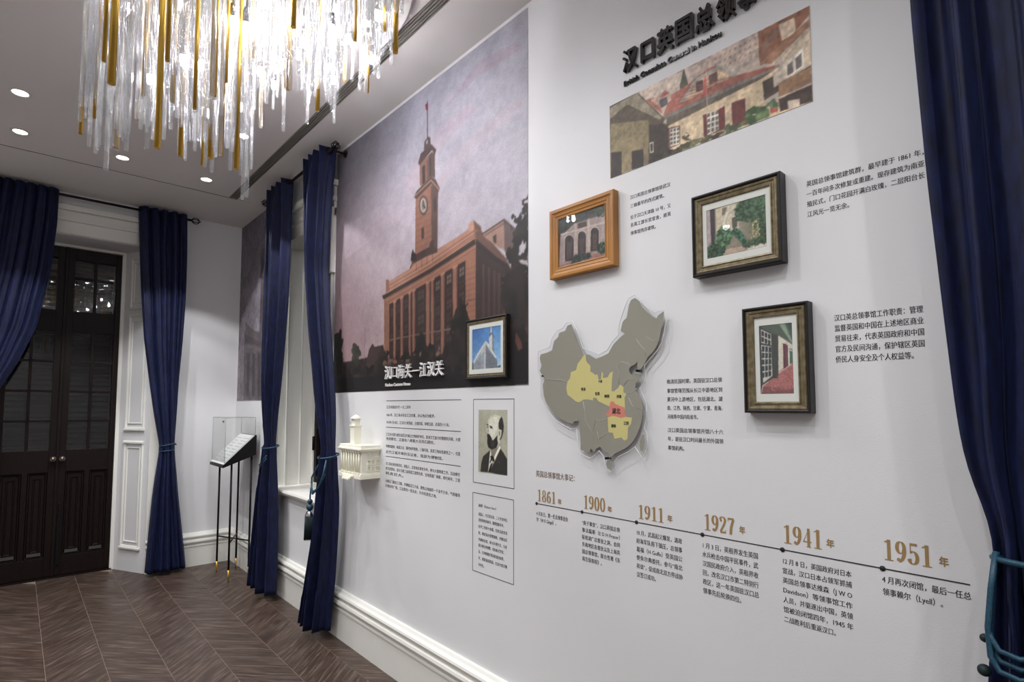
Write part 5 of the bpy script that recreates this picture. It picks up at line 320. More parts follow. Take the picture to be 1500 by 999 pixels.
RODS = [[0.118,2.166,2.27,0.0055,"b"],[0.154,2.309,2.486,0.0085,"b"],[0.155,2.186,2.343,0.0075,"b"],[0.166,1.867,2.318,0.01,"b"],[0.236,2.398,2.344,0.0075,"b"],[0.233,2.113,2.616,0.006,"b"],[0.259,2.096,2.579,0.005,"b"],[0.302,2.234,2.739,0.0085,"b"],[0.286,1.893,2.594,0.0085,"b"],[0.37,2.47,2.632,0.0065,"b"],[0.266,2.033,2.395,0.006,"b"],[0.315,2.522,2.528,0.005,"b"],[0.271,1.78,2.131,0.008,"b"],[0.403,2.165,2.591,0.0095,"b"],[0.397,2.144,2.274,0.0085,"b"],[0.39,1.695,2.294,0.0095,"b"],[0.544,2.49,2.399,0.0085,"b"],[0.43,1.875,2.183,0.0085,"b"],[0.458,1.868,2.198,0.008,"b"],[0.501,1.85,2.16,0.008,"b"],[0.592,2.026,2.66,0.0095,"b"],[0.713,2.3,2.55,0.009,"b"],[0.665,1.867,2.5,0.0135,"b"],[0.907,2.194,2.646,0.0085,"b"],[0.772,1.87,2.723,0.008,"b"],[0.87,1.916,2.726,0.0085,"b"],[1.079,2.306,2.899,0.009,"b"],[0.849,1.814,2.838,0.0085,"b"],[1.102,2.134,2.776,0.01,"b"],[1.019,1.836,2.859,0.008,"b"],[1.007,1.73,2.711,0.01,"b"],[0.801,2.047,2.73,0.006,"b"],[0.461,1.851,2.435,0.007,"b"],[0.389,1.916,2.346,0.006,"b"],[0.339,1.992,2.382,0.007,"b"],[0.595,2.273,2.515,0.007,"b"],[0.815,1.669,2.638,0.006,"b"],[0.152,1.939,2.414,0.006,"b"],[0.692,2.115,2.786,0.006,"b"],[0.908,1.724,2.708,0.006,"b"],[0.587,1.616,2.55,0.008,"b"],[0.474,2.315,2.819,0.008,"b"],[0.652,2.31,2.722,0.0075,"b"],[0.281,1.743,2.374,0.006,"b"],[0.148,2.276,2.279,0.0065,"g"],[0.172,2.336,2.284,0.0065,"g"],[0.172,1.978,2.104,0.0065,"g"],[0.188,2.085,2.215,0.0065,"g"],[0.192,1.985,2.187,0.0065,"g"],[0.242,2.413,2.341,0.0065,"g"],[0.239,2.143,2.244,0.0065,"g"],[0.251,2.215,2.338,0.0065,"g"],[0.222,1.956,2.411,0.0065,"g"],[0.215,1.816,2.343,0.0065,"g"],[0.285,2.321,2.442,0.0065,"g"],[0.285,2.21,2.36,0.0065,"g"],[0.263,1.903,2.171,0.0065,"g"],[0.386,2.568,2.453,0.0065,"g"],[0.373,2.32,2.393,0.0065,"g"],[0.374,2.204,2.388,0.0065,"g"],[0.427,2.333,2.349,0.0065,"g"],[0.486,2.53,2.419,0.0065,"g"],[0.502,2.441,2.433,0.0065,"g"],[0.471,2.124,2.252,0.0065,"g"],[0.494,2.126,2.239,0.0065,"g"],[0.42,1.721,2.136,0.0065,"g"],[0.551,2.111,2.258,0.0065,"g"],[0.514,1.907,2.185,0.0065,"g"],[0.584,2.068,2.145,0.0065,"g"],[0.496,1.717,2.028,0.0065,"g"],[0.679,2.298,2.363,0.0065,"g"],[0.591,1.964,2.517,0.0065,"g"],[0.631,2.038,2.416,0.0065,"g"],[0.647,2.034,2.513,0.0065,"g"],[0.852,2.58,2.797,0.0065,"g"],[0.734,2.099,2.462,0.0065,"g"],[0.647,1.797,2.459,0.0065,"g"],[0.687,1.828,2.484,0.0065,"g"],[0.877,2.226,2.592,0.0065,"g"],[1.023,2.474,2.798,0.0065,"g"],[1.086,2.429,2.749,0.0065,"g"],[0.906,1.936,2.661,0.0065,"g"],[0.984,2.033,2.732,0.0065,"g"],[1.063,2.122,2.764,0.0065,"g"],[1.046,2.032,2.706,0.0065,"g"],[1.074,2.017,2.791,0.0065,"g"],[1.036,1.91,2.71,0.0065,"g"],[1.06,1.898,2.842,0.0065,"g"],[1.116,1.949,2.82,0.0065,"g"],[1.028,1.761,2.737,0.0065,"g"],[1.008,1.688,2.842,0.0065,"g"],[0.861,2.078,2.711,0.0062,"g"],[0.821,1.777,2.775,0.0062,"g"],[0.467,2.35,2.521,0.0062,"g"],[0.49,1.642,2.454,0.0055,"g"],[0.866,1.98,2.612,0.0068,"g"],[0.884,1.901,2.832,0.0068,"g"],[0.779,1.65,2.756,0.0055,"g"],[0.112,2.126,2.293,0.0055,"g"],[0.887,1.678,2.608,0.0062,"g"],[0.481,1.965,2.365,0.0062,"g"],[1.035,1.93,2.879,0.0062,"g"],[0.923,1.627,2.896,0.0062,"g"],[0.696,1.625,2.454,0.0068,"g"],[0.374,2.071,2.411,0.0062,"g"],[0.321,2.184,2.475,0.0055,"g"],[0.684,2.141,2.737,0.0068,"g"],[0.982,2.279,2.81,0.0055,"g"],[0.608,2.319,2.494,0.0055,"g"],[0.34,1.845,2.243,0.0062,"g"],[0.17,2.241,2.261,0.0055,"g"],[0.388,1.733,2.213,0.0062,"g"],[0.516,2.222,2.425,0.0062,"g"],[0.87,1.73,2.552,0.0068,"g"],[0.802,1.66,2.703,0.0055,"g"],[0.22,2.188,2.556,0.0055,"g"],[0.126,2.066,2.293,0.0055,"g"],[0.623,1.881,2.58,0.0055,"g"],[0.415,2.485,2.568,0.0055,"g"],[0.329,2.217,2.549,0.0055,"g"],[0.935,2.008,2.794,0.0068,"g"],[0.662,2.29,2.508,0.0055,"g"],[0.24,1.802,2.211,0.0062,"g"],[0.984,1.67,2.887,0.0062,"g"],[0.407,1.98,2.374,0.0055,"g"],[0.21,1.979,2.398,0.0068,"g"],[0.431,1.855,2.368,0.0068,"g"],[0.837,1.631,2.674,0.0055,"g"],[0.17,1.894,2.243,0.0055,"g"],[0.623,2.022,2.558,0.0062,"g"],[0.925,1.642,2.787,0.0068,"g"],[0.294,2.392,2.543,0.0055,"g"],[0.744,2.377,2.891,0.0068,"g"],[0.519,2.042,2.306,0.0068,"g"],[0.588,1.564,2.383,0.0068,"g"],[1.058,1.939,2.874,0.0062,"g"],[0.972,2.266,2.782,0.0062,"g"],[0.451,1.714,2.324,0.0068,"g"],[0.642,1.642,2.495,0.0068,"g"],[0.398,2.351,2.526,0.0062,"g"],[0.525,2.604,2.721,0.0055,"g"],[0.539,2.07,2.389,0.0068,"g"],[0.384,2.345,2.671,0.0068,"g"],[0.428,2.499,2.598,0.0068,"g"],[0.479,2.286,2.596,0.0055,"g"],[0.73,2.571,2.661,0.0068,"g"],[0.901,1.64,2.755,0.0068,"g"],[0.212,2.088,2.264,0.0068,"g"],[0.877,1.704,2.791,0.0055,"g"],[0.237,2.289,2.363,0.0068,"g"],[0.72,1.77,2.688,0.0068,"g"],[0.948,1.689,2.762,0.0068,"g"],[0.19,1.868,2.17,0.0068,"g"],[0.142,1.956,2.282,0.0055,"g"],[0.548,2.089,2.555,0.0055,"g"],[0.897,2.013,2.864,0.0055,"g"],[0.997,1.676,2.841,0.0055,"g"],[0.251,2.261,2.336,0.0068,"g"],[0.471,2.09,2.276,0.0062,"g"],[0.718,1.588,2.351,0.0055,"g"],[0.375,1.979,2.316,0.0055,"g"],[0.883,1.839,2.867,0.0055,"g"],[0.477,2.059,2.394,0.0055,"g"],[0.45,1.966,2.296,0.0068,"g"],[0.623,2.618,2.506,0.0055,"g"],[0.486,2.339,2.653,0.0062,"g"],[0.476,2.388,2.629,0.0068,"g"],[0.514,1.724,2.603,0.0068,"g"],[0.698,2.394,2.555,0.0055,"g"],[0.299,1.738,2.401,0.0062,"g"],[0.494,1.678,2.232,0.0055,"g"],[0.204,2.362,2.439,0.0068,"g"],[0.197,2.15,2.414,0.0062,"g"],[0.62,2.488,2.533,0.0055,"g"],[0.668,2.065,2.741,0.0068,"g"],[0.898,1.796,2.796,0.0062,"g"],[0.152,2.038,2.195,0.0055,"g"],[0.822,1.801,2.851,0.0055,"g"],[0.344,2.424,2.567,0.0062,"g"],[0.637,1.741,2.664,0.0068,"g"],[0.959,2.234,2.776,0.0068,"g"],[0.92,1.879,2.702,0.0062,"g"],[0.853,1.862,2.694,0.0062,"g"],[0.315,2.395,2.637,0.0055,"g"],[0.95,2.434,2.891,0.0068,"g"],[0.82,1.868,2.503,0.0062,"g"],[0.733,1.793,2.593,0.0068,"g"],[0.44,2.414,2.407,0.0062,"g"],[0.254,2.375,2.464,0.0068,"g"],[0.773,2.508,2.768,0.0055,"g"],[0.689,1.601,2.577,0.0055,"g"],[0.224,2.304,2.54,0.0055,"g"],[0.998,1.712,2.852,0.0055,"g"],[0.976,2.077,2.862,0.0055,"g"],[0.729,1.609,2.512,0.0055,"g"],[0.829,2.29,2.899,0.0055,"g"],[0.934,2.444,2.858,0.0062,"g"],[0.312,2.414,2.631,0.0068,"g"],[0.862,1.66,2.567,0.0068,"g"],[0.858,1.616,2.613,0.0062,"g"],[0.832,1.852,2.56,0.0055,"g"],[0.629,2.116,2.724,0.0068,"g"],[0.643,1.837,2.389,0.0055,"g"],[0.804,1.819,2.449,0.0055,"g"],[0.772,1.629,2.671,0.0062,"g"],[0.267,2.205,2.691,0.0062,"g"],[0.406,1.663,2.227,0.0055,"g"],[1.058,1.844,2.899,0.0062,"g"],[0.121,2.179,2.43,0.0062,"g"],[0.216,2.065,2.392,0.0055,"g"],[0.591,2.42,2.503,0.0068,"g"],[0.127,2.194,2.337,0.0062,"g"],[0.29,1.764,2.392,0.0062,"g"],[1.012,1.953,2.836,0.0055,"g"],[0.744,2.136,2.619,0.0068,"g"],[0.22,1.884,2.486,0.0062,"g"],[0.535,2.021,2.346,0.0062,"g"],[0.707,2.004,2.698,0.0068,"g"],[0.638,1.584,2.388,0.0062,"g"],[0.943,1.922,2.777,0.0068,"g"],[0.592,1.756,2.413,0.0068,"g"],[0.622,1.715,2.724,0.0068,"g"],[0.205,2.397,2.476,0.0062,"g"],[0.178,2.071,2.453,0.0055,"g"],[0.145,2.208,2.293,0.0055,"g"],[0.362,1.934,2.3,0.0055,"g"],[0.799,1.848,2.623,0.0055,"g"],[0.609,1.735,2.518,0.0062,"g"],[0.843,2.066,2.629,0.0062,"g"],[0.6,1.913,2.756,0.0068,"g"],[0.272,1.952,2.266,0.0062,"g"],[1.027,1.814,2.82,0.0055,"g"],[0.748,1.842,2.674,0.0062,"g"],[0.307,2.445,2.775,0.0062,"g"],[0.781,2.247,2.645,0.0055,"g"],[0.203,2.033,2.349,0.0062,"g"],[0.371,2.412,2.499,0.0068,"g"],[0.942,1.735,2.786,0.0062,"g"],[0.135,2.236,2.596,0.0062,"g"],[0.722,1.743,2.497,0.0068,"g"],[0.137,2.078,2.38,0.0062,"g"],[0.568,2.097,2.328,0.0062,"g"],[0.742,2.544,2.785,0.0068,"g"],[0.481,1.74,2.217,0.0055,"g"],[0.539,1.943,2.212,0.0055,"g"],[0.552,2.512,2.523,0.0068,"g"],[0.938,2.375,2.781,0.0062,"g"],[0.818,1.73,2.642,0.0055,"g"],[0.914,1.972,2.776,0.0062,"g"],[0.772,1.901,2.787,0.0055,"g"],[0.728,2.536,2.422,0.0068,"g"],[0.683,1.755,2.396,0.0055,"g"],[0.204,2.172,2.443,0.0062,"g"],[0.864,2.253,2.784,0.0062,"g"],[0.829,1.65,2.524,0.0055,"g"],[0.75,1.891,2.494,0.0062,"g"],[0.341,2.344,2.391,0.0062,"g"],[1.022,1.744,2.863,0.0068,"g"],[0.944,1.645,2.683,0.0062,"g"],[0.55,2.419,2.672,0.0055,"g"],[0.334,2.491,2.505,0.0055,"g"],[0.313,2.156,2.375,0.0068,"g"],[0.449,2.372,2.493,0.0068,"g"],[0.734,1.595,2.59,0.0062,"g"],[0.335,2.504,2.564,0.0055,"g"],[0.36,2.207,2.564,0.0055,"g"],[0.515,1.605,2.331,0.0055,"g"],[0.709,1.689,2.475,0.0062,"g"],[0.843,1.953,2.564,0.0062,"g"],[0.53,1.909,2.169,0.0055,"g"],[0.939,2.033,2.871,0.0068,"g"],[0.301,2.145,2.423,0.0068,"g"],[0.788,1.631,2.644,0.0068,"g"],[0.835,2.146,2.822,0.0055,"g"],[0.398,2.481,2.743,0.0068,"g"],[0.578,1.781,2.543,0.0055,"g"],[0.363,2.377,2.543,0.0062,"g"],[0.702,2.212,2.853,0.0055,"g"],[0.885,1.654,2.705,0.0055,"g"],[0.978,1.72,2.774,0.0055,"g"],[0.997,2.011,2.892,0.0062,"g"],[0.169,2.012,2.395,0.0062,"g"],[0.185,2.028,2.393,0.0055,"g"],[0.423,1.837,2.227,0.0062,"g"],[0.209,2.329,2.354,0.0068,"g"],[0.234,1.76,2.218,0.0068,"g"],[0.781,1.743,2.738,0.0068,"g"],[0.499,1.871,2.307,0.0055,"g"],[0.67,1.722,2.44,0.0055,"g"],[0.826,2.017,2.639,0.0055,"g"],[0.649,2.098,2.533,0.0062,"g"],[0.665,2.123,2.72,0.0068,"g"],[0.204,1.876,2.192,0.0062,"g"],[0.159,2.074,2.278,0.0055,"g"],[0.278,1.839,2.31,0.0055,"g"],[0.659,2.236,2.402,0.0055,"g"],[1.071,1.975,2.792,0.0062,"g"],[0.696,1.723,2.548,0.0055,"g"],[1.048,1.789,2.873,0.0062,"g"],[0.127,2.126,2.347,0.0068,"g"],[0.558,1.719,2.371,0.0055,"g"],[0.495,2.01,2.325,0.0055,"g"],[0.581,1.814,2.501,0.0055,"g"],[0.695,2.641,2.765,0.0062,"g"],[0.286,2.132,2.454,0.0062,"g"],[0.575,2.263,2.41,0.0062,"g"],[0.605,2.239,2.481,0.0055,"g"],[0.14,2.119,2.517,0.0062,"g"],[0.431,2.39,2.629,0.0055,"g"],[0.828,1.823,2.819,0.0068,"g"],[0.516,1.625,2.388,0.0068,"g"],[0.487,2.581,2.603,0.0062,"g"],[0.422,2.375,2.516,0.0068,"g"],[0.329,1.795,2.244,0.0062,"g"],[0.151,1.97,2.23,0.0068,"g"],[0.19,1.95,2.227,0.0055,"g"],[0.124,2.094,2.407,0.0068,"g"],[0.218,1.782,2.289,0.0055,"g"],[0.5,2.417,2.762,0.0055,"g"],[0.452,2.053,2.322,0.0055,"g"],[0.664,1.909,2.617,0.0055,"g"],[0.626,2.412,2.531,0.0055,"g"],[0.639,2.454,2.597,0.0068,"g"],[0.736,2.295,2.708,0.0055,"g"],[0.378,2.133,2.442,0.0055,"g"],[0.183,2.111,2.215,0.0055,"g"],[0.365,1.739,2.177,0.0055,"g"],[0.272,2.361,2.775,0.0055,"g"],[1.012,2.233,2.796,0.0068,"g"],[0.375,1.639,2.182,0.0055,"g"],[0.686,2.331,2.45,0.0055,"g"],[0.766,2.32,2.815,0.0068,"g"],[0.773,1.68,2.526,0.0062,"g"],[0.615,1.781,2.485,0.0062,"g"],[1.036,1.828,2.84,0.0055,"g"],[0.909,2.277,2.749,0.0055,"g"],[1.021,1.787,2.841,0.0062,"g"],[0.71,2.236,2.684,0.0062,"g"],[0.139,2.152,2.31,0.0055,"g"],[0.748,1.643,2.46,0.0062,"g"],[1.019,1.703,2.891,0.0055,"g"],[0.365,2.443,2.512,0.0062,"g"],[0.214,2.411,2.422,0.0062,"g"],[0.183,1.842,2.321,0.0062,"g"],[0.813,1.745,2.658,0.0055,"g"],[0.744,1.619,2.575,0.0055,"g"],[0.121,2.049,2.328,0.0062,"g"],[0.742,2.486,2.897,0.0068,"g"],[0.589,1.977,2.442,0.0055,"g"],[0.494,2.477,2.604,0.0062,"g"],[0.691,1.926,2.812,0.0062,"g"],[0.338,2.376,2.471,0.0055,"g"],[0.381,2.229,2.577,0.0055,"g"],[0.667,1.96,2.625,0.0055,"g"],[0.557,2.352,2.664,0.0055,"g"],[0.283,2.112,2.344,0.0068,"g"],[0.134,1.973,2.36,0.0062,"g"],[0.492,2.561,2.547,0.0055,"g"],[0.16,2.119,2.222,0.0068,"g"],[0.909,1.654,2.832,0.0055,"g"],[0.944,2.057,2.774,0.0055,"g"],[0.435,2.013,2.372,0.0062,"g"],[0.495,1.99,2.441,0.0055,"g"],[0.626,1.958,2.706,0.0068,"g"],[0.254,2.072,2.491,0.0068,"g"],[0.204,1.862,2.185,0.0062,"g"],[0.327,1.94,2.291,0.0068,"g"],[0.342,2.31,2.545,0.0062,"g"],[0.838,2.489,2.807,0.0055,"g"],[0.768,1.608,2.563,0.0055,"g"],[0.691,2.043,2.781,0.0055,"g"],[0.643,1.6,2.365,0.0068,"g"],[0.241,2.436,2.516,0.0068,"g"],[0.595,2.516,2.521,0.0055,"g"],[0.616,1.942,2.496,0.0055,"g"],[0.27,2.132,2.429,0.0068,"g"],[0.111,2.099,2.33,0.0055,"g"],[0.121,2.003,2.396,0.0068,"g"],[0.3,1.978,2.276,0.0055,"g"],[0.152,2.25,2.407,0.0062,"g"],[0.961,2.086,2.78,0.0055,"g"],[0.742,2.195,2.671,0.0068,"g"],[0.552,2.028,2.234,0.0055,"g"],[0.114,2.112,2.37,0.0055,"g"],[0.51,1.996,2.312,0.0068,"g"],[0.172,2.164,2.495,0.0062,"g"],[0.65,1.936,2.502,0.0062,"g"],[0.495,2.167,2.569,0.0068,"g"],[0.396,2.069,2.305,0.0068,"g"],[0.597,2.464,2.622,0.0068,"g"],[0.718,2.2,2.703,0.0055,"g"],[0.475,1.653,2.14,0.0068,"g"],[0.677,2.163,2.709,0.0055,"g"],[0.422,1.785,2.169,0.0055,"g"],[0.623,1.761,2.483,0.0055,"g"],[0.175,2.277,2.287,0.0055,"g"],[0.73,1.679,2.392,0.0055,"g"],[0.684,1.853,2.791,0.0055,"g"],[0.247,2.021,2.487,0.0055,"g"],[0.888,1.608,2.799,0.0055,"g"],[0.525,2.578,2.531,0.0055,"g"],[0.534,2.085,2.47,0.0055,"g"],[1.044,1.883,2.879,0.0062,"g"],[0.885,1.729,2.698,0.0068,"g"],[0.219,2.02,2.222,0.0068,"g"],[1.104,1.942,2.89,0.0055,"g"],[0.161,1.999,2.184,0.0062,"g"],[0.42,2.524,2.687,0.0068,"g"],[1.09,1.977,2.861,0.0068,"g"],[0.44,2.16,2.513,0.0055,"g"],[0.577,2.297,2.713,0.0055,"g"],[1.067,2.091,2.805,0.0055,"g"],[0.911,1.813,2.779,0.0068,"g"],[0.453,2.355,2.425,0.0068,"g"],[0.963,1.754,2.778,0.0055,"g"],[0.687,2.087,2.64,0.0055,"g"],[0.873,2.207,2.671,0.0068,"g"],[0.964,2.1,2.787,0.0055,"g"],[0.611,2.576,2.696,0.0055,"g"],[0.569,1.852,2.535,0.0055,"g"],[0.416,2.399,2.78,0.0055,"g"],[0.313,1.997,2.472,0.0068,"g"],[0.202,2.342,2.384,0.0062,"g"],[0.291,1.813,2.312,0.0062,"g"],[0.669,2.606,2.555,0.0068,"g"],[0.953,2.066,2.818,0.0062,"g"],[0.804,2.531,2.884,0.0068,"g"],[0.843,1.601,2.574,0.0055,"g"],[0.902,1.915,2.747,0.0062,"g"],[0.965,1.702,2.77,0.0055,"g"],[0.756,1.63,2.555,0.0055,"g"],[0.897,1.894,2.85,0.0055,"g"],[0.904,1.998,2.816,0.0068,"g"],[0.131,2.037,2.358,0.0068,"g"],[0.992,2.475,2.896,0.0068,"g"],[0.359,2.231,2.585,0.0062,"g"],[0.791,2.123,2.881,0.0062,"g"],[0.182,1.922,2.338,0.0062,"g"],[0.122,2.024,2.333,0.0062,"g"],[0.351,2.528,2.528,0.0055,"g"],[0.596,2.38,2.769,0.0068,"g"],[0.724,2.278,2.806,0.0055,"g"],[0.834,2.467,2.852,0.0062,"g"],[0.504,1.804,2.184,0.0055,"g"],[0.197,2.32,2.49,0.0055,"g"],[0.93,1.685,2.835,0.0068,"g"],[0.221,2.148,2.372,0.0068,"g"],[0.435,1.642,2.188,0.0062,"g"],[0.591,2.405,2.652,0.0062,"g"],[0.422,1.913,2.309,0.0068,"g"],[0.849,1.987,2.793,0.0062,"g"],[0.134,1.992,2.319,0.0062,"g"],[0.711,1.919,2.729,0.0068,"g"],[0.395,1.934,2.343,0.0068,"g"],[0.937,2.248,2.806,0.0055,"g"],[0.154,2.233,2.521,0.0062,"g"],[0.856,1.64,2.633,0.0062,"g"],[0.736,1.816,2.555,0.0055,"g"],[0.541,2.54,2.614,0.0062,"g"],[0.667,2.036,2.618,0.0055,"g"],[0.419,2.57,2.698,0.0055,"g"],[0.256,2.348,2.704,0.0068,"g"],[0.915,2.209,2.85,0.0055,"g"],[0.955,2.132,2.647,0.0062,"g"],[0.46,2.497,2.537,0.0055,"g"],[0.614,1.907,2.647,0.0062,"g"],[0.353,2.393,2.429,0.0055,"g"],[0.53,2.114,2.351,0.0068,"g"],[0.381,2.045,2.473,0.0055,"g"],[0.373,1.901,2.23,0.0055,"g"],[0.249,2.313,2.422,0.0055,"g"],[0.9,2.215,2.763,0.0068,"g"],[0.534,2.435,2.481,0.0062,"g"],[0.241,1.967,2.334,0.0055,"g"],[0.707,2.378,2.657,0.0062,"g"],[0.48,1.811,2.213,0.0055,"g"],[0.395,1.793,2.208,0.0062,"g"],[0.498,2.313,2.692,0.0068,"g"],[0.761,2.37,2.849,0.0068,"g"],[0.567,2.627,2.532,0.0062,"g"],[0.624,2.502,2.598,0.0068,"g"],[0.125,2.146,2.442,0.0068,"g"],[0.625,2.225,2.539,0.0055,"g"],[0.228,2.043,2.373,0.0055,"g"],[0.315,2.034,2.308,0.0068,"g"],[0.503,1.697,2.586,0.0055,"g"],[0.987,2.314,2.841,0.0062,"g"],[0.545,1.824,2.701,0.0062,"g"],[0.772,2.455,2.746,0.0068,"g"],[0.161,2.143,2.328,0.0068,"g"],[0.487,2.548,2.435,0.0062,"g"],[0.415,1.773,2.17,0.0055,"g"],[0.408,2.034,2.294,0.0068,"g"],[0.373,2.364,2.624,0.0068,"g"],[0.85,2.148,2.704,0.0062,"g"],[0.866,1.851,2.767,0.0055,"g"],[0.23,2.378,2.433,0.0055,"g"],[0.621,2.36,2.436,0.0055,"g"],[0.413,1.926,2.258,0.0062,"g"],[0.818,1.585,2.626,0.0062,"g"],[0.554,2.336,2.786,0.0062,"g"],[0.317,1.837,2.393,0.0068,"g"],[0.457,2.161,2.354,0.0068,"g"],[0.812,2.11,2.839,0.0062,"g"],[0.732,1.561,2.536,0.0055,"g"],[0.776,1.934,2.819,0.0055,"g"],[0.589,1.852,2.518,0.0055,"g"],[0.306,1.69,2.269,0.0055,"g"],[0.347,1.771,2.227,0.0055,"g"],[0.812,1.701,2.672,0.0055,"g"],[0.69,2.178,2.617,0.0062,"g"],[0.921,1.667,2.817,0.0062,"g"],[0.644,2.07,2.592,0.0062,"g"],[0.324,2.365,2.419,0.0055,"g"],[0.598,1.639,2.472,0.0055,"g"],[0.762,2.176,2.682,0.0068,"g"],[0.991,1.815,2.851,0.0068,"g"],[0.213,1.898,2.463,0.0068,"g"],[0.594,1.891,2.576,0.0062,"g"],[0.501,2.114,2.489,0.0055,"g"],[0.883,2.133,2.705,0.0055,"g"]]

# ---------------------------------------------------------------- floor of chevron planks
def floormat():
    m = bpy.data.materials.new('dark_wood_plank'); m.use_nodes = True; nt = m.node_tree; b = nt.nodes['Principled BSDF']
    tc = nt.nodes.new('ShaderNodeTexCoord'); oi = nt.nodes.new('ShaderNodeObjectInfo')
    ad = nt.nodes.new('ShaderNodeVectorMath'); ad.operation = 'MULTIPLY_ADD'; ad.inputs[1].default_value = (1, 1, 1)
    cm = nt.nodes.new('ShaderNodeVectorMath'); cm.operation = 'SCALE'; cm.inputs['Scale'].default_value = 37
    cx = nt.nodes.new('ShaderNodeCombineXYZ')
    nt.links.new(oi.outputs['Random'], cx.inputs[0]); nt.links.new(oi.outputs['Random'], cx.inputs[1])
    nt.links.new(cx.outputs[0], cm.inputs[0]); nt.links.new(tc.outputs['Object'], ad.inputs[0]); nt.links.new(cm.outputs[0], ad.inputs[2])
    mp = nt.nodes.new('ShaderNodeMapping'); mp.inputs['Scale'].default_value = (2.2, 26, 1)
    nt.links.new(ad.outputs[0], mp.inputs[0])
    n = nt.nodes.new('ShaderNodeTexNoise'); n.inputs['Scale'].default_value = 2.2; n.inputs['Detail'].default_value = 9; n.inputs['Roughness'].default_value = .65
    nt.links.new(mp.outputs[0], n.inputs['Vector'])
    r = nt.nodes.new('ShaderNodeValToRGB'); e = r.color_ramp.elements
    e[0].position = .25; e[0].color = (*lin((38, 29, 25)), 1); e[1].position = .8; e[1].color = (*lin((124, 108, 98)), 1)
    e2 = r.color_ramp.elements.new(.5); e2.color = (*lin((70, 55, 47)), 1)
    nt.links.new(n.outputs['Fac'], r.inputs[0])
    hs = nt.nodes.new('ShaderNodeHueSaturation')
    mr = nt.nodes.new('ShaderNodeMapRange'); mr.inputs['To Min'].default_value = .88; mr.inputs['To Max'].default_value = 1.1
    nt.links.new(oi.outputs['Random'], mr.inputs[0]); nt.links.new(mr.outputs[0], hs.inputs['Value']); nt.links.new(r.outputs[0], hs.inputs['Color'])
    nt.links.new(hs.outputs[0], b.inputs['Base Color'])
    n2 = nt.nodes.new('ShaderNodeTexNoise'); n2.inputs['Scale'].default_value = 5; n2.inputs['Detail'].default_value = 6
    nt.links.new(ad.outputs[0], n2.inputs['Vector'])
    mr2 = nt.nodes.new('ShaderNodeMapRange'); mr2.inputs['From Min'].default_value = .3; mr2.inputs['From Max'].default_value = .7; mr2.inputs['To Min'].default_value = .3; mr2.inputs['To Max'].default_value = .52
    nt.links.new(n2.outputs['Fac'], mr2.inputs[0]); nt.links.new(mr2.outputs[0], b.inputs['Roughness'])
    bp = nt.nodes.new('ShaderNodeBump'); bp.inputs['Strength'].default_value = .25; bp.inputs['Distance'].default_value = .001
    nt.links.new(n.outputs['Fac'], bp.inputs['Height']); nt.links.new(bp.outputs[0], b.inputs['Normal'])
    return m
M['plank'] = floormat()
M['seam'] = mat('pale_floor_seam', (140, 122, 108), .8)
floor = struct(MB().box((-2.7, -2.1, -.12), (1.95, 6.0, -.001)).build('floor', M['seam']))
SW, BW = .2487, .10
def plank_mesh(sgn, name='plank'):
    # strip spans x in [0,SW]; board ends cut parallel to y; local frame = board axis
    g = .0003; dy = BW / math.cos(PI / 4)
    w = SW - .002
    p = [(0, g), (w, g + sgn * w), (w, dy - g + sgn * w), (0, dy - g)]
    th = sgn * PI / 4; c, s_ = math.cos(-th), math.sin(-th)
    loc = [(x * c - y * s_, x * s_ + y * c) for x, y in p]
    cxm = sum(q[0] for q in loc) / 4; cym = sum(q[1] for q in loc) / 4
    ins = [(cxm + (q[0] - cxm) * .997, cym + (q[1] - cym) * .985) for q in loc]
    vs = [(x, y, -.0009) for x, y in loc] + [(x, y, -.0004) for x, y in loc] + [(x, y, 0) for x, y in ins]
    fs = [(3, 2, 1, 0), (8, 9, 10, 11)] + [(i, (i + 1) % 4, 4 + (i + 1) % 4, 4 + i) for i in range(4)] + [(4 + i, 4 + (i + 1) % 4, 8 + (i + 1) % 4, 8 + i) for i in range(4)]
    me = bpy.data.meshes.new(name); me.from_pydata(vs, [], fs); me.materials.append(M['plank']); me.update()
    return me
pm = {1: plank_mesh(1), -1: plank_mesh(-1)}
far_v = MB()
dy = BW * math.sqrt(2)
for k in range(-12, 6):
    x0 = .172 + SW * k + .0018; sgn = 1 if k % 2 == 0 else -1
    y = -2.1
    j = 0
    while y < 6.1:
        shown = (-3 <= k <= 5) and (2.15 + (.25 if sgn > 0 else .4) < y < 5.75) and not (y > 5.4 and (x0 > .75))
        lo, hi = (y, y + dy + SW) if sgn > 0 else (y - SW, y + dy)
        if shown:
            o = bpy.data.objects.new('plank', pm[sgn]); COL.objects.link(o); o.parent = floor
            o.location = (x0, y, 0); o.rotation_euler = (0, 0, sgn * PI / 4)
        elif lo > -2.1 and hi < 6.0 and x0 > -2.7:
            me = pm[sgn]; R_ = Matrix.Rotation(sgn * PI / 4, 3, 'Z')
            far_v.add([R_ @ v.co + Vector((x0, y, 0)) for v in me.vertices], [tuple(p.vertices) for p in me.polygons])
        y += dy; j += 1
fr = far_v.build('outlying_planks', M['plank'], floor); fr['kind'] = 'stuff'

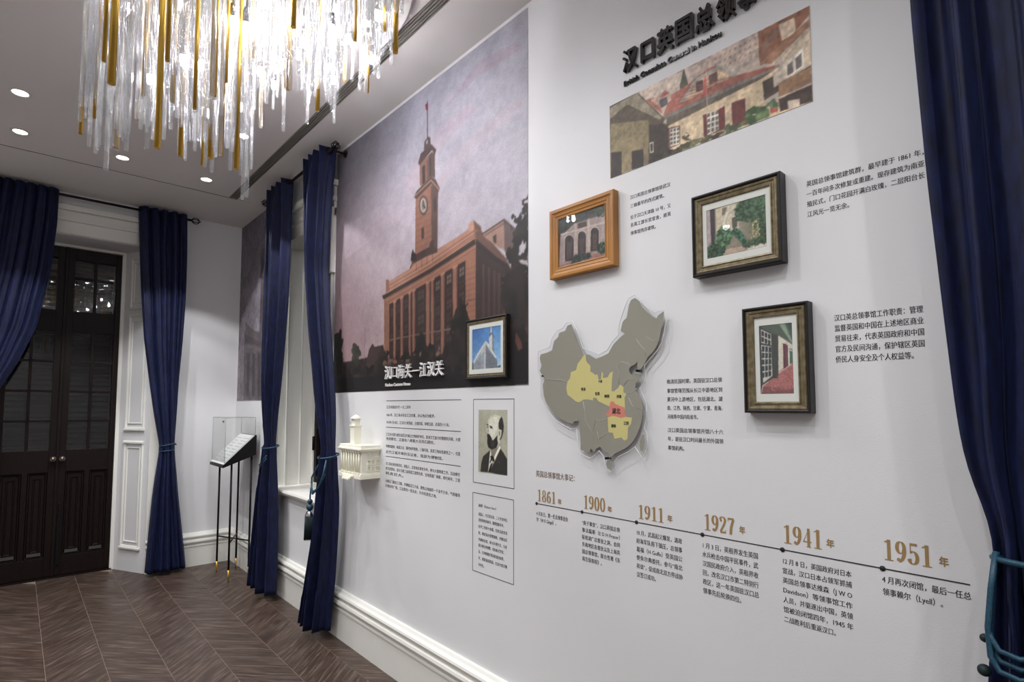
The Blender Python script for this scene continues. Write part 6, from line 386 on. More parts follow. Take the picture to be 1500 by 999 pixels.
# ---------------------------------------------------------------- walls and ceiling
DX0, DX1, DCX = -.13, .676, .273        # door opening at the door plane
w = MB()
w.box((WX, -2.1, 0), (1.95, 3.44, 3.2)); w.box((WX, 4.44, 0), (1.95, 6.0, 3.2))
w.box((WX, 3.44, 0), (1.95, 4.44, .74)); w.box((WX, 3.44, 2.70), (1.95, 4.44, 3.2))
wall_right = struct(w.build('wall_right', M['wall']))
w = MB()
w.prism([(.676, 5.82), (.676, 6.0), (1.549, 6.0), (1.549, FY), (.86, FY)], 0, 3.2)
w.prism([(-.13, 5.82), (-.13, 6.0), (-2.7, 6.0), (-2.7, FY), (-.314, FY)], 0, 3.2)
w.box((-.314, FY, 2.755), (.86, 6.0, 3.2))
wall_back = struct(w.build('wall_back', M['wall']))
struct(MB().box((-2.85, -2.1, 0), (-2.7, 6.0, 3.2)).build('wall_left', M['wall']))
struct(MB().box((-2.85, -2.25, 0), (1.95, -2.1, 3.2)).build('wall_front', M['wall']))
c = MB()
c.box((1.294, -2.1, CZ), (WX, 4.73, CZ + .1)); c.box((-2.7, 4.735, CZ), (WX, FY, CZ + .1))
struct(c.build('trim_1', M['soffit']))
struct(MB().box((-2.7, -2.1, 3.0915), (1.232, 4.722, 3.19)).build('ceiling', M['ceil']))
struct(MB().box((-2.85, -2.25, 3.2), (1.95, 6.0, 3.3)).build('ceiling_slab', M['ceil']))
MB().box((-2.7, 4.7222, 3.0925), (1.232, 4.7348, 3.12)).build('gap_shade_strip', M['ventgapdark'], wall_back)  # dark strip filling the ceiling joint, its shade put into the colour
# linear air diffuser in the ceiling edge
v = tag(empty('air_diffuser', (1.265, 1.3, CZ)), 'long narrow slotted air diffuser let into the ceiling beside the right wall', 'air vent')
MB().box((1.236, -2.1, 3.118), (1.292, 4.73, 3.13)).build('backing', M['ventgapdark'], v)
for k in range(5):
    xx = 1.2365 + k * .0132
    MB().box((xx, -2.1, CZ - .001), (xx + .0042, 4.73, 3.118)).build('slat', M['ventslat'], v)

# baseboards
BP = [(0, 0), (.024, 0), (.024, .165), (.029, .170), (.029, .180), (.023, .184), (.023, .194), (.036, .200), (.040, .212), (.036, .226), (.024, .231), (.024, .240), (.034, .245), (.038, .256), (.034, .266), (.020, .273), (.012, .285), (0, .287)]
def baseboard(name, p0, p1, ax):
    return struct(MB().extr(BP, p0, p1, ax, (0, 0, 1)).build(name, M['trim']))
baseboard('baseboard_right', (WX, -2.1, 0), (WX, FY - .04, 0), (-1, 0, 0))
baseboard('baseboard_back', (.862, FY, 0), (WX, FY, 0), (0, -1, 0))
baseboard('baseboard_back', (-2.7, FY, 0), (-.316, FY, 0), (0, -1, 0))
baseboard('baseboard_left', (-2.7, -2.1, 0), (-2.7, FY, 0), (1, 0, 0))

# ---------------------------------------------------------------- door in the far wall
door = struct(empty('door_1', (DCX, 5.82, 0)))
def moulding_rect(mb, o, ux, uz, n, x0, x1, z0, z1, wd=.012, hh=.012):
    # raised rectangular moulding frame on a plane: origin o, horizontal dir ux, normal n
    o = Vector(o); ux = Vector(ux).normalized(); n = Vector(n).normalized(); uz = Vector((0, 0, 1))
    def P(a, b, h): return o + ux * a + uz * b + n * h
    rings = [(0, 0), (wd * .25, hh), (wd * .6, hh * .9), (wd, 0)]
    vs = []
    for ins, h in rings:
        vs += [P(x0 + ins, z0 + ins, h), P(x1 - ins, z0 + ins, h), P(x1 - ins, z1 - ins, h), P(x0 + ins, z1 - ins, h)]
    fs = []
    for r in range(len(rings) - 1):
        for i in range(4):
            fs.append((r * 4 + i, r * 4 + (i + 1) % 4, (r + 1) * 4 + (i + 1) % 4, (r + 1) * 4 + i))
    mb.add(vs, fs)
# splayed reveals with moulded panels
for s in (1, -1):
    p_in = Vector((DCX + s * .403, 5.82, 0)); p_out = Vector((DCX + s * .587, FY, 0))
    ux = (p_out - p_in); L_ = ux.length; ux.normalize()
    n = Vector((-s * (FY - 5.82) / -L_, 0, 0))
    n = Vector((-s * .35, -.184, 0)).normalized()
    mb = MB()
    for z0, z1 in ((.20, 1.09), (1.20, 2.19), (2.25, 2.70)):
        moulding_rect(mb, p_in, ux, None, n, .10, L_ - .06, z0, z1, .02, .012)
        moulding_rect(mb, p_in, ux, None, n, .135, L_ - .095, z0 + .045, z1 - .045, .012, .008)
    # small ledges above and below each panel
    for z in (1.09, 1.20, 2.19, 2.25, .20):
        a = p_in + ux * .095; b = p_in + ux * (L_ - .055)
        mb.extr([(0, 0), (.02, 0), (.02, .012), (0, .022)], a + Vector((0, 0, z - .01)), b + Vector((0, 0, z - .01)), n, (0, 0, 1))
    mb.build('reveal_panel', M['trim'], door)
    # jamb stop beside the leaf
    MB().box((DCX + s * .385, 5.80, 0), (DCX + s * .412, 5.83, 2.76)).build('jamb', M['trim'], door)
    # casing on the wall face
    cs = MB(); cs.box((DCX + s * .588, FY - .02, 0), (DCX + s * .70, FY, 2.76)); cs.box((DCX + s * .70, FY - .032, 0), (DCX + s * .725, FY, 2.76))
    cs.build('casing', M['trim'], door, .003)
hd = MB(); hd.box((DCX - .725, FY - .02, 2.76), (DCX + .725, FY, 2.86)); hd.box((DCX - .735, FY - .034, 2.86), (DCX + .735, FY, 2.885)); hd.box((DCX - .725, FY - .018, 2.885), (DCX + .725, FY, 2.945)); hd.box((DCX - .75, FY - .055, 2.945), (DCX + .75, FY, 2.985))
hd.build('head_casing', M['trim'], door, .003)
MB().box((DCX - .41, 5.79, 2.735), (DCX + .41, 5.83, 2.757)).build('head_stop', M['trim'], door)
MB().box((DCX - .40, 5.80, 0), (DCX + .40, 5.90, .012)).build('threshold', M['dark'], door)
def leaf(x0, x1, knob_side):
    DYF = 5.825; T = .045
    st = MB()
    wst = .055
    st.box((x0, DYF, .015), (x0 + wst, DYF + T, 2.74)); st.box((x1 - wst, DYF, .015), (x1, DYF + T, 2.74))
    a, b = x0 + wst, x1 - wst
    for z0, z1 in ((.015, .17), (.855, 1.035), (2.02, 2.20), (2.64, 2.74)):
        st.box((a, DYF, z0), (b, DYF + T, z1))
    xm = (a + b) / 2
    st.box((xm - .018, DYF, .17), (xm + .018, DYF + T, .855))          # lower centre stile
    st.box((xm - .011, DYF + .004, 1.035), (xm + .011, DYF + T, 2.02)); st.box((xm - .011, DYF + .004, 2.20), (xm + .011, DYF + T, 2.64))
    zs = [1.035, 1.275, 1.52, 1.77, 2.02]
    for z in zs[1:-1]: st.box((a, DYF + .004, z - .010), (b, DYF + T, z + .010))
    lf = st.build('door_leaf', M['dark'], door, .002)
    for (p0, p1) in ((a, xm - .018), (xm + .018, b)):
        pb = MB(); pb.box((p0, DYF + .02, .17), (p1, DYF + .032, .855))
        moulding_rect(pb, (0, DYF + .02, 0), (1, 0, 0), None, (0, -1, 0), p0, p1, .17, .855, .018, .012)
        moulding_rect(pb, (0, DYF + .02, 0), (1, 0, 0), None, (0, -1, 0), p0 + .035, p1 - .035, .215, .81, .014, .008)
        pb.extr([(0, 0), (.02, 0), (.006, .022), (0, .022)], (p0 + .02, DYF + .02, .19), (p1 - .02, DYF + .02, .19), (0, -1, 0), (0, 0, 1))
        pb.build('raised_panel', M['dark'], lf)
    rows = [(zs[i] + (.010 if i else 0), zs[i + 1] - (.010 if i < 3 else 0)) for i in range(4)] + [(2.20, 2.64)]
    for (p0, p1) in ((a, xm - .011), (xm + .011, b)):
        for z0, z1 in rows:
            MB().box((p0, DYF + .02, z0), (p1, DYF + .024, z1)).build('pane', M['pane'], lf)
    kx = x1 - .028 if knob_side > 0 else x0 + .028
    kb = MB(); kb.lathe([(.0001, 0), (.020, 0), (.020, -.004), (.009, -.008), (.008, -.030), (.018, -.036), (.024, -.048), (.020, -.060), (.0001, -.066)], (kx, DYF, .965), 18, 'y')
    kb.build('door_knob', M['knob'], lf)
    if knob_side < 0:
        MB().box((kx - .012, DYF - .012, .10), (kx + .012, DYF, .52)).box((kx - .006, DYF - .02, .5), (kx + .006, DYF - .008, .60)).build('slide_bolt', M['black'], lf, .002)
    else:
        MB().box((x0 + .004, DYF - .006, 1.2), (x0 + .012, DYF, 1.3)).build('hinge', M['black'], lf)
    # outer louvred shutter seen through the panes
    sh = MB(); sh.box((x0 + .02, 5.925, 1.0), (x0 + .06, 5.955, 2.72)); sh.box((x1 - .06, 5.925, 1.0), (x1 - .02, 5.955, 2.72)); sh.box((x0 + .02, 5.925, 1.0), (x1 - .02, 5.955, 1.06)); sh.box((x0 + .02, 5.925, 2.0), (x1 - .02, 5.955, 2.2))
    so = sh.build('shutter', M['dark'], door)
    z = 1.08
    while z < 2.68:
        if not (1.98 < z < 2.18):
            MB().add([(x0 + .06, 5.925, z), (x1 - .06, 5.925, z), (x1 - .06, 5.955, z + .03), (x0 + .06, 5.955, z + .03), (x0 + .06, 5.925, z + .006), (x1 - .06, 5.925, z + .006), (x1 - .06, 5.955, z + .036), (x0 + .06, 5.955, z + .036)],
                     [(0, 1, 2, 3), (7, 6, 5, 4), (0, 4, 5, 1), (1, 5, 6, 2), (2, 6, 7, 3), (3, 7, 4, 0)]).build('louvre', M['louvre'], so)
        z += .045
leaf(-.128, .2715, 1)
leaf(.2745, .674, -1)
MB().box((.262, 5.812, .015), (.285, 5.826, 2.74)).build('astragal', M['dark'], door, .003)
struct(MB().box((-.13, 5.97, 0), (.676, 5.999, 2.755)).build('trim_2', M['dark']))

# ---------------------------------------------------------------- window in the right wall
win = struct(empty('window_1', (WX, 3.94, .78)))
YN, YF_ = 3.50, 4.385            # opening at the wall face
r = MB()
r.prism([(1.551, YF_), (1.551, 4.44), (1.95, 4.44), (1.95, 4.30), (1.79, 4.325)], .74, 2.70)
r.build('reveal', M['trim'], win)
r = MB(); r.prism([(1.551, YN), (1.551, 3.44), (1.95, 3.44), (1.95, 3.585), (1.79, 3.56)], .74, 2.70); r.build('reveal', M['trim'], win)
# mouldings on the far reveal
p_in = Vector((1.79, 4.325, 0)); p_out = Vector((1.551, YF_, 0)); ux = (p_out - p_in).normalized(); n = Vector((ux.y, -ux.x, 0)); n = n if n.y < 0 else -n
mb = MB(); moulding_rect(mb, p_in, ux, None, n, .07, .19, .70, 2.75, .016, .010); mb.build('reveal_moulding', M['trim'], win)
MB().box((1.551, 3.44, 2.66), (1.95, 4.44, 2.70)).build('head', M['trim'], win)
sl = MB(); sl.extr([(-.045, .0), (-.05, .012), (-.045, .026), (.40, .03), (.40, -.03), (.0, -.03), (-.015, -.02), (-.035, -.008)], (WX, 3.42, .755), (WX, 4.46, .755), (1, 0, 0), (0, 0, 1))
sl.build('sill', M['trim'], win)
cs = MB()
cs.box((1.532, 4.385, .76), (WX, 4.46, 2.70)); cs.build('casing', M['trim'], win, .003)
cs = MB(); cs.box((1.532, 3.425, .76), (WX, 3.50, 2.28)); cs.box((1.512, 3.395, 2.28), (WX, 3.50, 2.72)); cs.build('casing', M['trim'], win, .003)
cs = MB(); cs.box((1.532, 3.395, 2.66), (WX, 4.48, 2.76)); cs.box((1.518, 3.385, 2.76), (WX, 4.49, 2.79)); cs.box((1.530, 3.395, 2.79), (WX, 4.48, 2.86)); cs.box((1.498, 3.375, 2.86), (WX, 4.50, 2.90))
cs.build('head_casing', M['trim'], win, .003)
fm = MB(); fm.box((1.80, 3.56, .78), (1.84, 3.60, 2.66)); fm.box((1.80, 4.285, .78), (1.84, 4.325, 2.66)); fm.box((1.80, 3.56, 2.62), (1.84, 4.325, 2.66)); fm.box((1.80, 3.56, .78), (1.84, 4.325, .80))
fm.build('frame', M['trim'], win)
for y0, y1 in ((3.60, 3.942), (3.943, 4.285)):
    cm = MB(); cm.box((1.805, y0, .80), (1.845, y0 + .045, 2.62)); cm.box((1.805, y1 - .045, .80), (1.845, y1, 2.62))
    for z in (.80, 1.22, 1.68, 2.14, 2.57): cm.box((1.808, y0 + .045, z), (1.842, y1 - .045, z + (.05 if z in (.80, 2.57) else .022)))
    co = cm.build('casement', M['dark'], win, .002)
    for z0, z1 in ((.85, 1.22), (1.242, 1.68), (1.702, 2.14), (2.162, 2.57)):
        MB().box((1.824, y0 + .045, z0), (1.828, y1 - .045, z1)).build('pane', M['pane'], co)
    if y1 > 4.2:
        for z in (1.05, 2.3): MB().cyl((1.80, y1 + .004, z), (1.80, y1 + .004, z + .11), .008).build('hinge', M['black'], co)
MB().box((1.90, 3.56, .78), (1.93, 4.33, 2.66)).build('shutter', M['dark'], win)

# ---------------------------------------------------------------- flat prints: colour grids
rng = np.random.RandomState(5)
def vnoise(x, y, s, seed):
    r_ = np.random.RandomState(seed); G = r_.rand(260, 260)
    x = np.abs(x) * s; y = np.abs(y) * s
    xi = x.astype(int) % 258; yi = y.astype(int) % 258; fx = x - x.astype(int); fy = y - y.astype(int)
    fx = fx * fx * (3 - 2 * fx); fy = fy * fy * (3 - 2 * fy)
    return (G[xi, yi] * (1 - fx) + G[xi + 1, yi] * fx) * (1 - fy) + (G[xi, yi + 1] * (1 - fx) + G[xi + 1, yi + 1] * fx) * fy
def inpoly(U, V, pts):
    ins = np.zeros(U.shape, bool); n = len(pts)
    for i in range(n):
        x0, y0 = pts[i]; x1, y1 = pts[(i + 1) % n]
        if y0 == y1: continue
        c = ((y0 > V) != (y1 > V)) & (U < (x1 - x0) * (V - y0) / (y1 - y0) + x0)
        ins ^= c
    return ins
def paint(ops, nu, nv, W, H, seed=1, grain=.10, tex=.22, soft=True):
    U, V = np.meshgrid((np.arange(nu + 1)) / nu, (np.arange(nv + 1)) / nv, indexing='xy')
    C = np.zeros(U.shape + (3,)); cell = W / nu
    for k, o in enumerate(ops):
        if o[0] == 'G':
            g = [np.array(c, float) for c in o[1]]
            u = U[..., None] * 2; v = V[..., None]
            def row(a, b, c): return np.where(u < 1, a * (1 - u) + b * u, b * (2 - u) + c * (u - 1))
            C = row(*g[:3]) * (1 - v) + row(*g[3:]) * v
            C = C * (1 + .05 * (vnoise(U * W, V * H, 5 / W, seed + 9)[..., None] - .5))
            continue
        pts = o[-1]
        if o[0] == 'l':
            wd = max(o[2] * W, cell * .9) / 2
            D = np.full(U.shape, 9.)
            for a, b in zip(pts[:-1], pts[1:]):
                ax, ay, bx, by = a[0] * W, a[1] * H, b[0] * W, b[1] * H
                dx, dy_ = bx - ax, by - ay; L2 = dx * dx + dy_ * dy_ + 1e-12
                t = np.clip(((U * W - ax) * dx + (V * H - ay) * dy_) / L2, 0, 1)
                D = np.minimum(D, np.hypot(U * W - ax - t * dx, V * H - ay - t * dy_))
            a_ = np.clip((wd - D) / (cell * .7) + .5, 0, 1)[..., None]
            C = C * (1 - a_) + np.array(o[1], float) * a_
            continue
        xs = [p[0] for p in pts]; ys = [p[1] for p in pts]
        i0 = max(0, int(min(xs) * nu) - 2); i1 = min(nu + 1, int(max(xs) * nu) + 3); j0 = max(0, int(min(ys) * nv) - 2); j1 = min(nv + 1, int(max(ys) * nv) + 3)
        if i1 <= i0 or j1 <= j0: continue
        u, v = U[j0:j1, i0:i1], V[j0:j1, i0:i1]
        if o[0] == 'p':
            a_ = sum(inpoly(u + ox / nu, v + oy / nv, pts).astype(float) for ox, oy in ((-.25, -.25), (.25, -.25), (-.25, .25), (.25, .25))) / 4
            col = o[1]
            if len(col) > 3: a_ = a_ * col[3]; col = col[:3]
            C[j0:j1, i0:i1] = C[j0:j1, i0:i1] * (1 - a_[..., None]) + np.array(col, float) * a_[..., None]
        else:
            nz = .6 * vnoise(u * W, v * H, 46 / W, seed + k) + .4 * vnoise(u * W, v * H, 110 / W, seed + k + 50)
            mk = inpoly(u + (nz - .5) * .05, v + (vnoise(u * W, v * H, 60 / W, seed + k + 7) - .5) * .05, pts) & (nz > (1 - o[3]) * .7 + .08)
            t = np.clip(vnoise(u * W, v * H, 42 / W, seed + k + 99) * 2.2 - .6, 0, 1)[..., None]
            cc = np.array(o[1], float) * (1 - t) + np.array(o[2], float) * t
            C[j0:j1, i0:i1][mk] = cc[mk]
    if soft:
        Cp = np.pad(C, ((1, 1), (1, 1), (0, 0)), 'edge'); C = (Cp[:-2, 1:-1] + Cp[2:, 1:-1] + Cp[1:-1, :-2] + Cp[1:-1, 2:] + 2 * C) / 6
    C = C * (1 + tex * ((vnoise(U * W, V * H, 28 / W, seed + 71)[..., None] - .5) + (vnoise(U * W, V * H, 75 / W, seed + 72)[..., None] - .5) + .8 * (vnoise(U * W, V * H, 8 / W, seed + 73)[..., None] - .5)))
    C = C * (1 + grain * (np.random.RandomState(seed).rand(*U.shape)[..., None] - .5))
    C = np.clip(C / 255, 0, 1)
    return np.where(C <= .04045, C / 12.92, ((C + .055) / 1.055) ** 2.4)
def printmat():
    m = bpy.data.materials.new('printed_picture'); m.use_nodes = True; nt = m.node_tree; b = nt.nodes['Principled BSDF']
    a = nt.nodes.new('ShaderNodeAttribute'); a.attribute_name = 'ink'
    nt.links.new(a.outputs['Color'], b.inputs['Base Color']); b.inputs['Roughness'].default_value = .6
    return m
M['print'] = printmat()
def wall_print(name, ops, y_left, y_right, z0, z1, x, nu, nv, parent=None, gain=1.5, seed=1, th=.0015, tint=(1, 1, 1), tex=.22, sat=.8):
    """flat print facing -x; u runs from y_left (far) to y_right (near)"""
    W = y_left - y_right; H = z1 - z0
    C = paint(ops, nu, nv, W, H, seed, tex=tex) * gain * np.array(tint)
    lum = C @ np.array([.2126, .7152, .0722]); C = np.clip(lum[..., None] * (1 - sat) + C * sat, 0, .9)
    U, V = np.meshgrid(np.arange(nu + 1) / nu, np.arange(nv + 1) / nv, indexing='xy')
    co = np.stack([np.full(U.shape, x), y_left - U * W, z0 + V * H], -1).reshape(-1, 3)
    idx = np.arange((nu + 1) * (nv + 1)).reshape(nv + 1, nu + 1)
    q = np.stack([idx[:-1, :-1], idx[:-1, 1:], idx[1:, 1:], idx[1:, :-1]], -1).reshape(-1, 4)
    nb = len(co)
    ring = [(x + th, y_left, z0), (x + th, y_right, z0), (x + th, y_right, z1), (x + th, y_left, z1)]
    cor = [idx[0, 0], idx[0, -1], idx[-1, -1], idx[-1, 0]]
    co = np.vstack([co, ring])
    side = [(cor[(i + 1) % 4], cor[i], nb + i, nb + (i + 1) % 4) for i in range(4)] + [(nb + 3, nb + 2, nb + 1, nb)]
    q = np.vstack([q, np.array(side)])
    me = bpy.data.meshes.new(name)
    me.vertices.add(len(co)); me.vertices.foreach_set('co', co.ravel())
    me.loops.add(len(q) * 4); me.loops.foreach_set('vertex_index', q.ravel().astype(np.int32))
    me.polygons.add(len(q)); me.polygons.foreach_set('loop_start', np.arange(0, len(q) * 4, 4, dtype=np.int32))
    me.update(calc_edges=True)
    ca = me.color_attributes.new('ink', 'FLOAT_COLOR', 'POINT')
    cc = np.ones((len(co), 4)); cc[:nb, :3] = C.reshape(-1, 3); cc[nb:, :3] = .4
    ca.data.foreach_set('color', cc.ravel())
    me.materials.append(M['print']); me.validate()
    o = bpy.data.objects.new(name, me); COL.objects.link(o)
    if parent: o.parent = parent; o.matrix_parent_inverse = parent.matrix_basis.inverted()
    return o
# large photographic mural of the clock tower
o = wall_print('mural_print', MURAL, 3.391, 1.581, 1.487, 3.072, WX - .0015, 430, 430, gain=MG * .88, seed=3, tex=.07, sat=.75)
tag(o, 'floor-to-ceiling photo mural of a brown customs building with tall clock tower at dusk', 'mural')
o = wall_print('mural_print', FARMURAL, 5.455, 4.47, 1.447, 3.085, WX - .0015, 120, 240, gain=MG, seed=8)
tag(o, 'grey faded photo mural of a clock tower in the far corner behind the curtain', 'mural')
o = wall_print('photo_print', CONSULATE, 1.166, .511, 2.204, 2.467, WX - .0015, 300, 130, gain=MG * .92, seed=12, tex=.24)
tag(o, 'wide wall photograph of a red roofed yellow consulate house under the black title letters', 'photograph')
CONSULATE_FIX = None

# ---------------------------------------------------------------- lettering
_cache = {}
def glyphs(s, offset=0., extrude=0., res=2):
    key = (s, offset, extrude, res)
    if key in _cache: return _cache[key]
    cu = bpy.data.curves.new('t', 'FONT'); cu.body = s; cu.size = 1; cu.resolution_u = res; cu.extrude = extrude
    ob = bpy.data.objects.new('t', cu); COL.objects.link(ob)
    dg = bpy.context.evaluated_depsgraph_get(); dg.update()
    me = bpy.data.meshes.new_from_object(ob.evaluated_get(dg))
    V = np.zeros(len(me.vertices) * 3); me.vertices.foreach_get('co', V); V = V.reshape(-1, 3)
    Fs = [tuple(p.vertices) for p in me.polygons]
    bpy.data.objects.remove(ob); bpy.data.curves.remove(cu); bpy.data.meshes.remove(me)
    if offset:
        sh = [(-offset, 0), (offset, 0)] if offset < .025 else [(-offset, 0), (offset, 0), (0, offset * .7), (0, -offset * .7), (0, 0)]
        n_ = len(V)
        Fs = [tuple(i + q * n_ for i in f) for q in range(len(sh)) for f in Fs]
        V = np.vstack([V + np.array([a, c_, .00007 * q if extrude == 0 else extrude * .004 * q]) for q, (a, c_) in enumerate(sh)])
        V[:, 0] -= V[:, 0].min() if False else 0
    _cache[key] = (V, Fs); return V, Fs
def place_text(mb, V, Fs, y_left, z_base, sx, sy, x, sz=1.):
    if len(V) == 0: return
    v = np.stack([x - V[:, 2] * sz, y_left - V[:, 0] * sx, z_base + V[:, 1] * sy], -1)
    mb.add(v.tolist(), Fs)
def paragraph(mb, lines, y_left, y_right, ztops, h, x=WX - .0004, offset=.018, full=.9):
    """each line's top is ztops[i]; full lines are justified to the width"""
    G = [glyphs(l, offset) for l in lines]
    ws = [g[0][:, 0].max() if len(g[0]) else 0 for g in G]; wm = max(ws); W = y_left - y_right
    sy = h / .9
    for (V, Fs), w_, zt in zip(G, ws, ztops):
        sx = W / (w_ if w_ > full * wm else wm)
        place_text(mb, V, Fs, y_left, zt - h + .085 * sy, sx, sy, x)
def wall_text(label, lines, y_left, y_right, ztops, h, m='ink', offset=.018, full=.9, cat='wall text', name='wall_text', split=None):
    if split:
        e = tag(empty(name, (WX, (y_left + y_right) / 2, ztops[0])), label, cat)
        for a, c_ in split:
            mb = MB(); paragraph(mb, lines[a:c_], y_left, y_right, ztops[a:c_], h, offset=offset, full=full); mb.build('paragraph', M[m], e)
        return e
    mb = MB(); paragraph(mb, lines, y_left, y_right, ztops, h, offset=offset, full=full)
    return tag(mb.build(name, M[m]), label, cat)
wall_text('black printed paragraph of four lines to the upper right of the garden picture',
 ['英国总领事馆建筑群，最早建于 1861 年，', '一百年间多次修复或重建。现存建筑为南亚', '殖民式，门口花园开满白玫瑰，二层阳台长', '江风光一览无余。'], .534, .284, [1.994 - .0272 * i for i in range(4)], .0148)
wall_text('black printed paragraph of five lines to the right of the tall veranda picture',
 ['汉口英总领事馆工作职责：管理', '监督英国和中国在上述地区商业', '贸易往来，代表英国政府和中国', '官方及民间沟通，保护辖区英国', '侨民人身安全及个人权益等。'], .480, .299, [1.632 - .0262 * i for i in range(5)], .0162, full=.97)
wall_text('small black printed caption between the oak framed and the garden picture',
 ['汉口英国总领事馆是武汉', '三镇最早的西式建筑。', '位于汉口天津路 10 号，又', '名英工部长官官舍，原英', '领事馆残存建筑。'], 1.086, .932, [2.118, 2.088, 2.049, 2.022, 1.994], .0135, split=[(0, 2), (2, 5)])
wall_text('black printed text in two paragraphs to the right of the acrylic map',
 ['晚清民国时期，英国驻汉口总领', '事馆管辖范围从长江中游地区到', '黄河中上游地区，包括湖北、湖', '南、江西、陕西、甘肃、宁夏、青海、', '河南等中国内陆省市。', '汉口英国总领事馆开馆八十六', '年，是驻汉口时间最长的外国领', '事馆机构。'], .958, .777, [1.486, 1.457, 1.430, 1.403, 1.376, 1.334, 1.307, 1.279], .0138, full=.85, split=[(0, 5), (5, 8)])
wall_text('brown heading line printed above the first year of the timeline', ['英国总领事馆大事记：'], 1.542, 1.342, [1.150], .024, m='brownink', offset=.02)

# serif year numerals drawn as stressed strokes
def stroke(mb, pts, thin, thick, T, closed=False):
    n = len(pts); L = []; R = []
    for i, p in enumerate(pts):
        a = pts[(i - 1) % n] if (closed or i) else pts[0]; b = pts[(i + 1) % n] if (closed or i < n - 1) else pts[-1]
        tx, ty = b[0] - a[0], b[1] - a[1]; l = math.hypot(tx, ty) or 1; tx /= l; ty /= l
        wd = (thin + (thick - thin) * abs(ty) ** 1.8) / 2
        L.append(T(p[0] - ty * wd, p[1] + tx * wd)); R.append(T(p[0] + ty * wd, p[1] - tx * wd))
    vs = [(p[0] - (len(mb.v) % 13) * 3e-5, p[1], p[2]) for p in L + R]
    mb.add(vs, [(i, (i + 1) % n, n + (i + 1) % n, n + i) for i in range(n if closed else n - 1)])
def arc(cx, cy, rx, ry, a0, a1, n=20): return [(cx + rx * math.cos(math.radians(a0 + (a1 - a0) * k / n)), cy + ry * math.sin(math.radians(a0 + (a1 - a0) * k / n))) for k in range(n + 1)]
def rect(mb, x0, y0, x1, y1, T): mb.add([(p[0] - (len(mb.v) % 13) * 3e-5, p[1], p[2]) for p in (T(x0, y0), T(x1, y0), T(x1, y1), T(x0, y1))], [(0, 1, 2, 3)])
def digit(mb, d, T):          # unit cell: width .5, height 1 ; T maps (x,y) to wall
    th, tk = .045, .165
    if d == '1':
        rect(mb, .20, .03, .37, .99, T); rect(mb, .08, 0, .49, .045, T); stroke(mb, [(.08, .86), (.18, .90), (.27, .97)], .05, .07, T)
    elif d == '0': stroke(mb, arc(.27, .49, .18, .475, 0, 360, 36)[:-1], th, tk, T, True)
    elif d == '8':
        stroke(mb, arc(.27, .735, .135, .235, 0, 360, 30)[:-1], th, .14, T, True); stroke(mb, arc(.27, .25, .17, .24, 0, 360, 30)[:-1], th, .17, T, True)
    elif d in '69':
        Q = T if d == '6' else (lambda x, y: T(.54 - x, .98 - y))
        stroke(mb, arc(.28, .285, .165, .27, 0, 360, 30)[:-1], th, .17, Q, True)
        stroke(mb, arc(.42, .40, .31, .56, 185, 100, 18), th, tk, Q); stroke(mb, arc(.38, .86, .05, .05, 0, 360, 12)[:-1], .06, .08, Q, True)
    elif d == '2':
        stroke(mb, arc(.25, .76, .175, .215, 170, -20, 18) + [(.36, .55), (.24, .33), (.10, .10)], th, .16, T)
        rect(mb, .06, 0, .46, .10, T); rect(mb, .43, .0, .47, .2, T); stroke(mb, arc(.13, .74, .04, .04, 0, 360, 12)[:-1], .05, .07, T, True)
    elif d == '7':
        rect(mb, .07, .87, .48, .98, T); rect(mb, .05, .76, .09, .98, T); stroke(mb, [(.45, .90), (.36, .68), (.28, .42), (.25, .2), (.24, 0)], .06, .17, T)
    elif d == '4':
        rect(mb, .27, .0, .42, .98, T); rect(mb, .22, 0, .47, .03, T); rect(mb, .03, .24, .50, .30, T)
        mb.add([T(.03, .27), T(.075, .27), T(.36, .93), T(.36, .98)], [(0, 1, 2, 3)])
    elif d == '5':
        rect(mb, .12, .87, .44, .98, T); rect(mb, .11, .50, .15, .98, T)
        stroke(mb, [(.13, .54), (.18, .58)] + arc(.24, .31, .19, .29, 100, -165, 24), th, .17, T); stroke(mb, arc(.115, .20, .04, .04, 0, 360, 12)[:-1], .05, .07, T, True)
tl = tag(empty('timeline', (WX, .9, 1.0225)), 'printed horizontal timeline of six bronze years 1861 to 1951 with captions under it', 'timeline')
XT = WX - .0006
MB().box((XT - .0003, 1.540, 1.0213), (WX, .241, 1.0239)).build('line', M['ink'], tl)
def tlthing(year, ydot, y0, y1, dz0, dz1, n0, n1, nz0, nz1, cap, cy1, tops, h, full=.9):
    MB().lathe([(.0001, -.0008), (.0062, -.0008), (.0062, 0)], (XT, ydot, 1.0226), 18, 'x').build('dot', M['ink'], tl)
    mb = MB(); cw = (y0 - y1) / 4
    for i, ch in enumerate(year):
        digit(mb, ch, lambda x, y, i=i: (XT, y0 - (i + x * 1.74) * cw + cw * .0, dz0 + y * (dz1 - dz0)))
    mb.build('year', M['goldink'], tl)
    mb = MB(); V, Fs = glyphs('年', .03); nn = (n0 - n1) * 1.06; n0 = n0 + .006
    V = V - V.min(0); V = V / V.max(0).clip(1e-6) * np.array([1, 1, .0004]); place_text(mb, V, Fs, n0, nz0 - .001, nn, nz1 - nz0 + .001, XT); mb.build('year_sign', M['goldink'], tl)
    mb = MB(); paragraph(mb, cap, y0 + .004 if False else ydot + .002, cy1, tops, h, full=full); mb.build('caption', M['ink'], tl)
tlthing('1861', 1.537, 1.534, 1.434, 1.033, 1.078, 1.420, 1.402, 1.035, 1.056, ['4 月末日，第一任总领事金执', '尔（W R Gingel）。'], 1.376, [.993, .970], .0165)
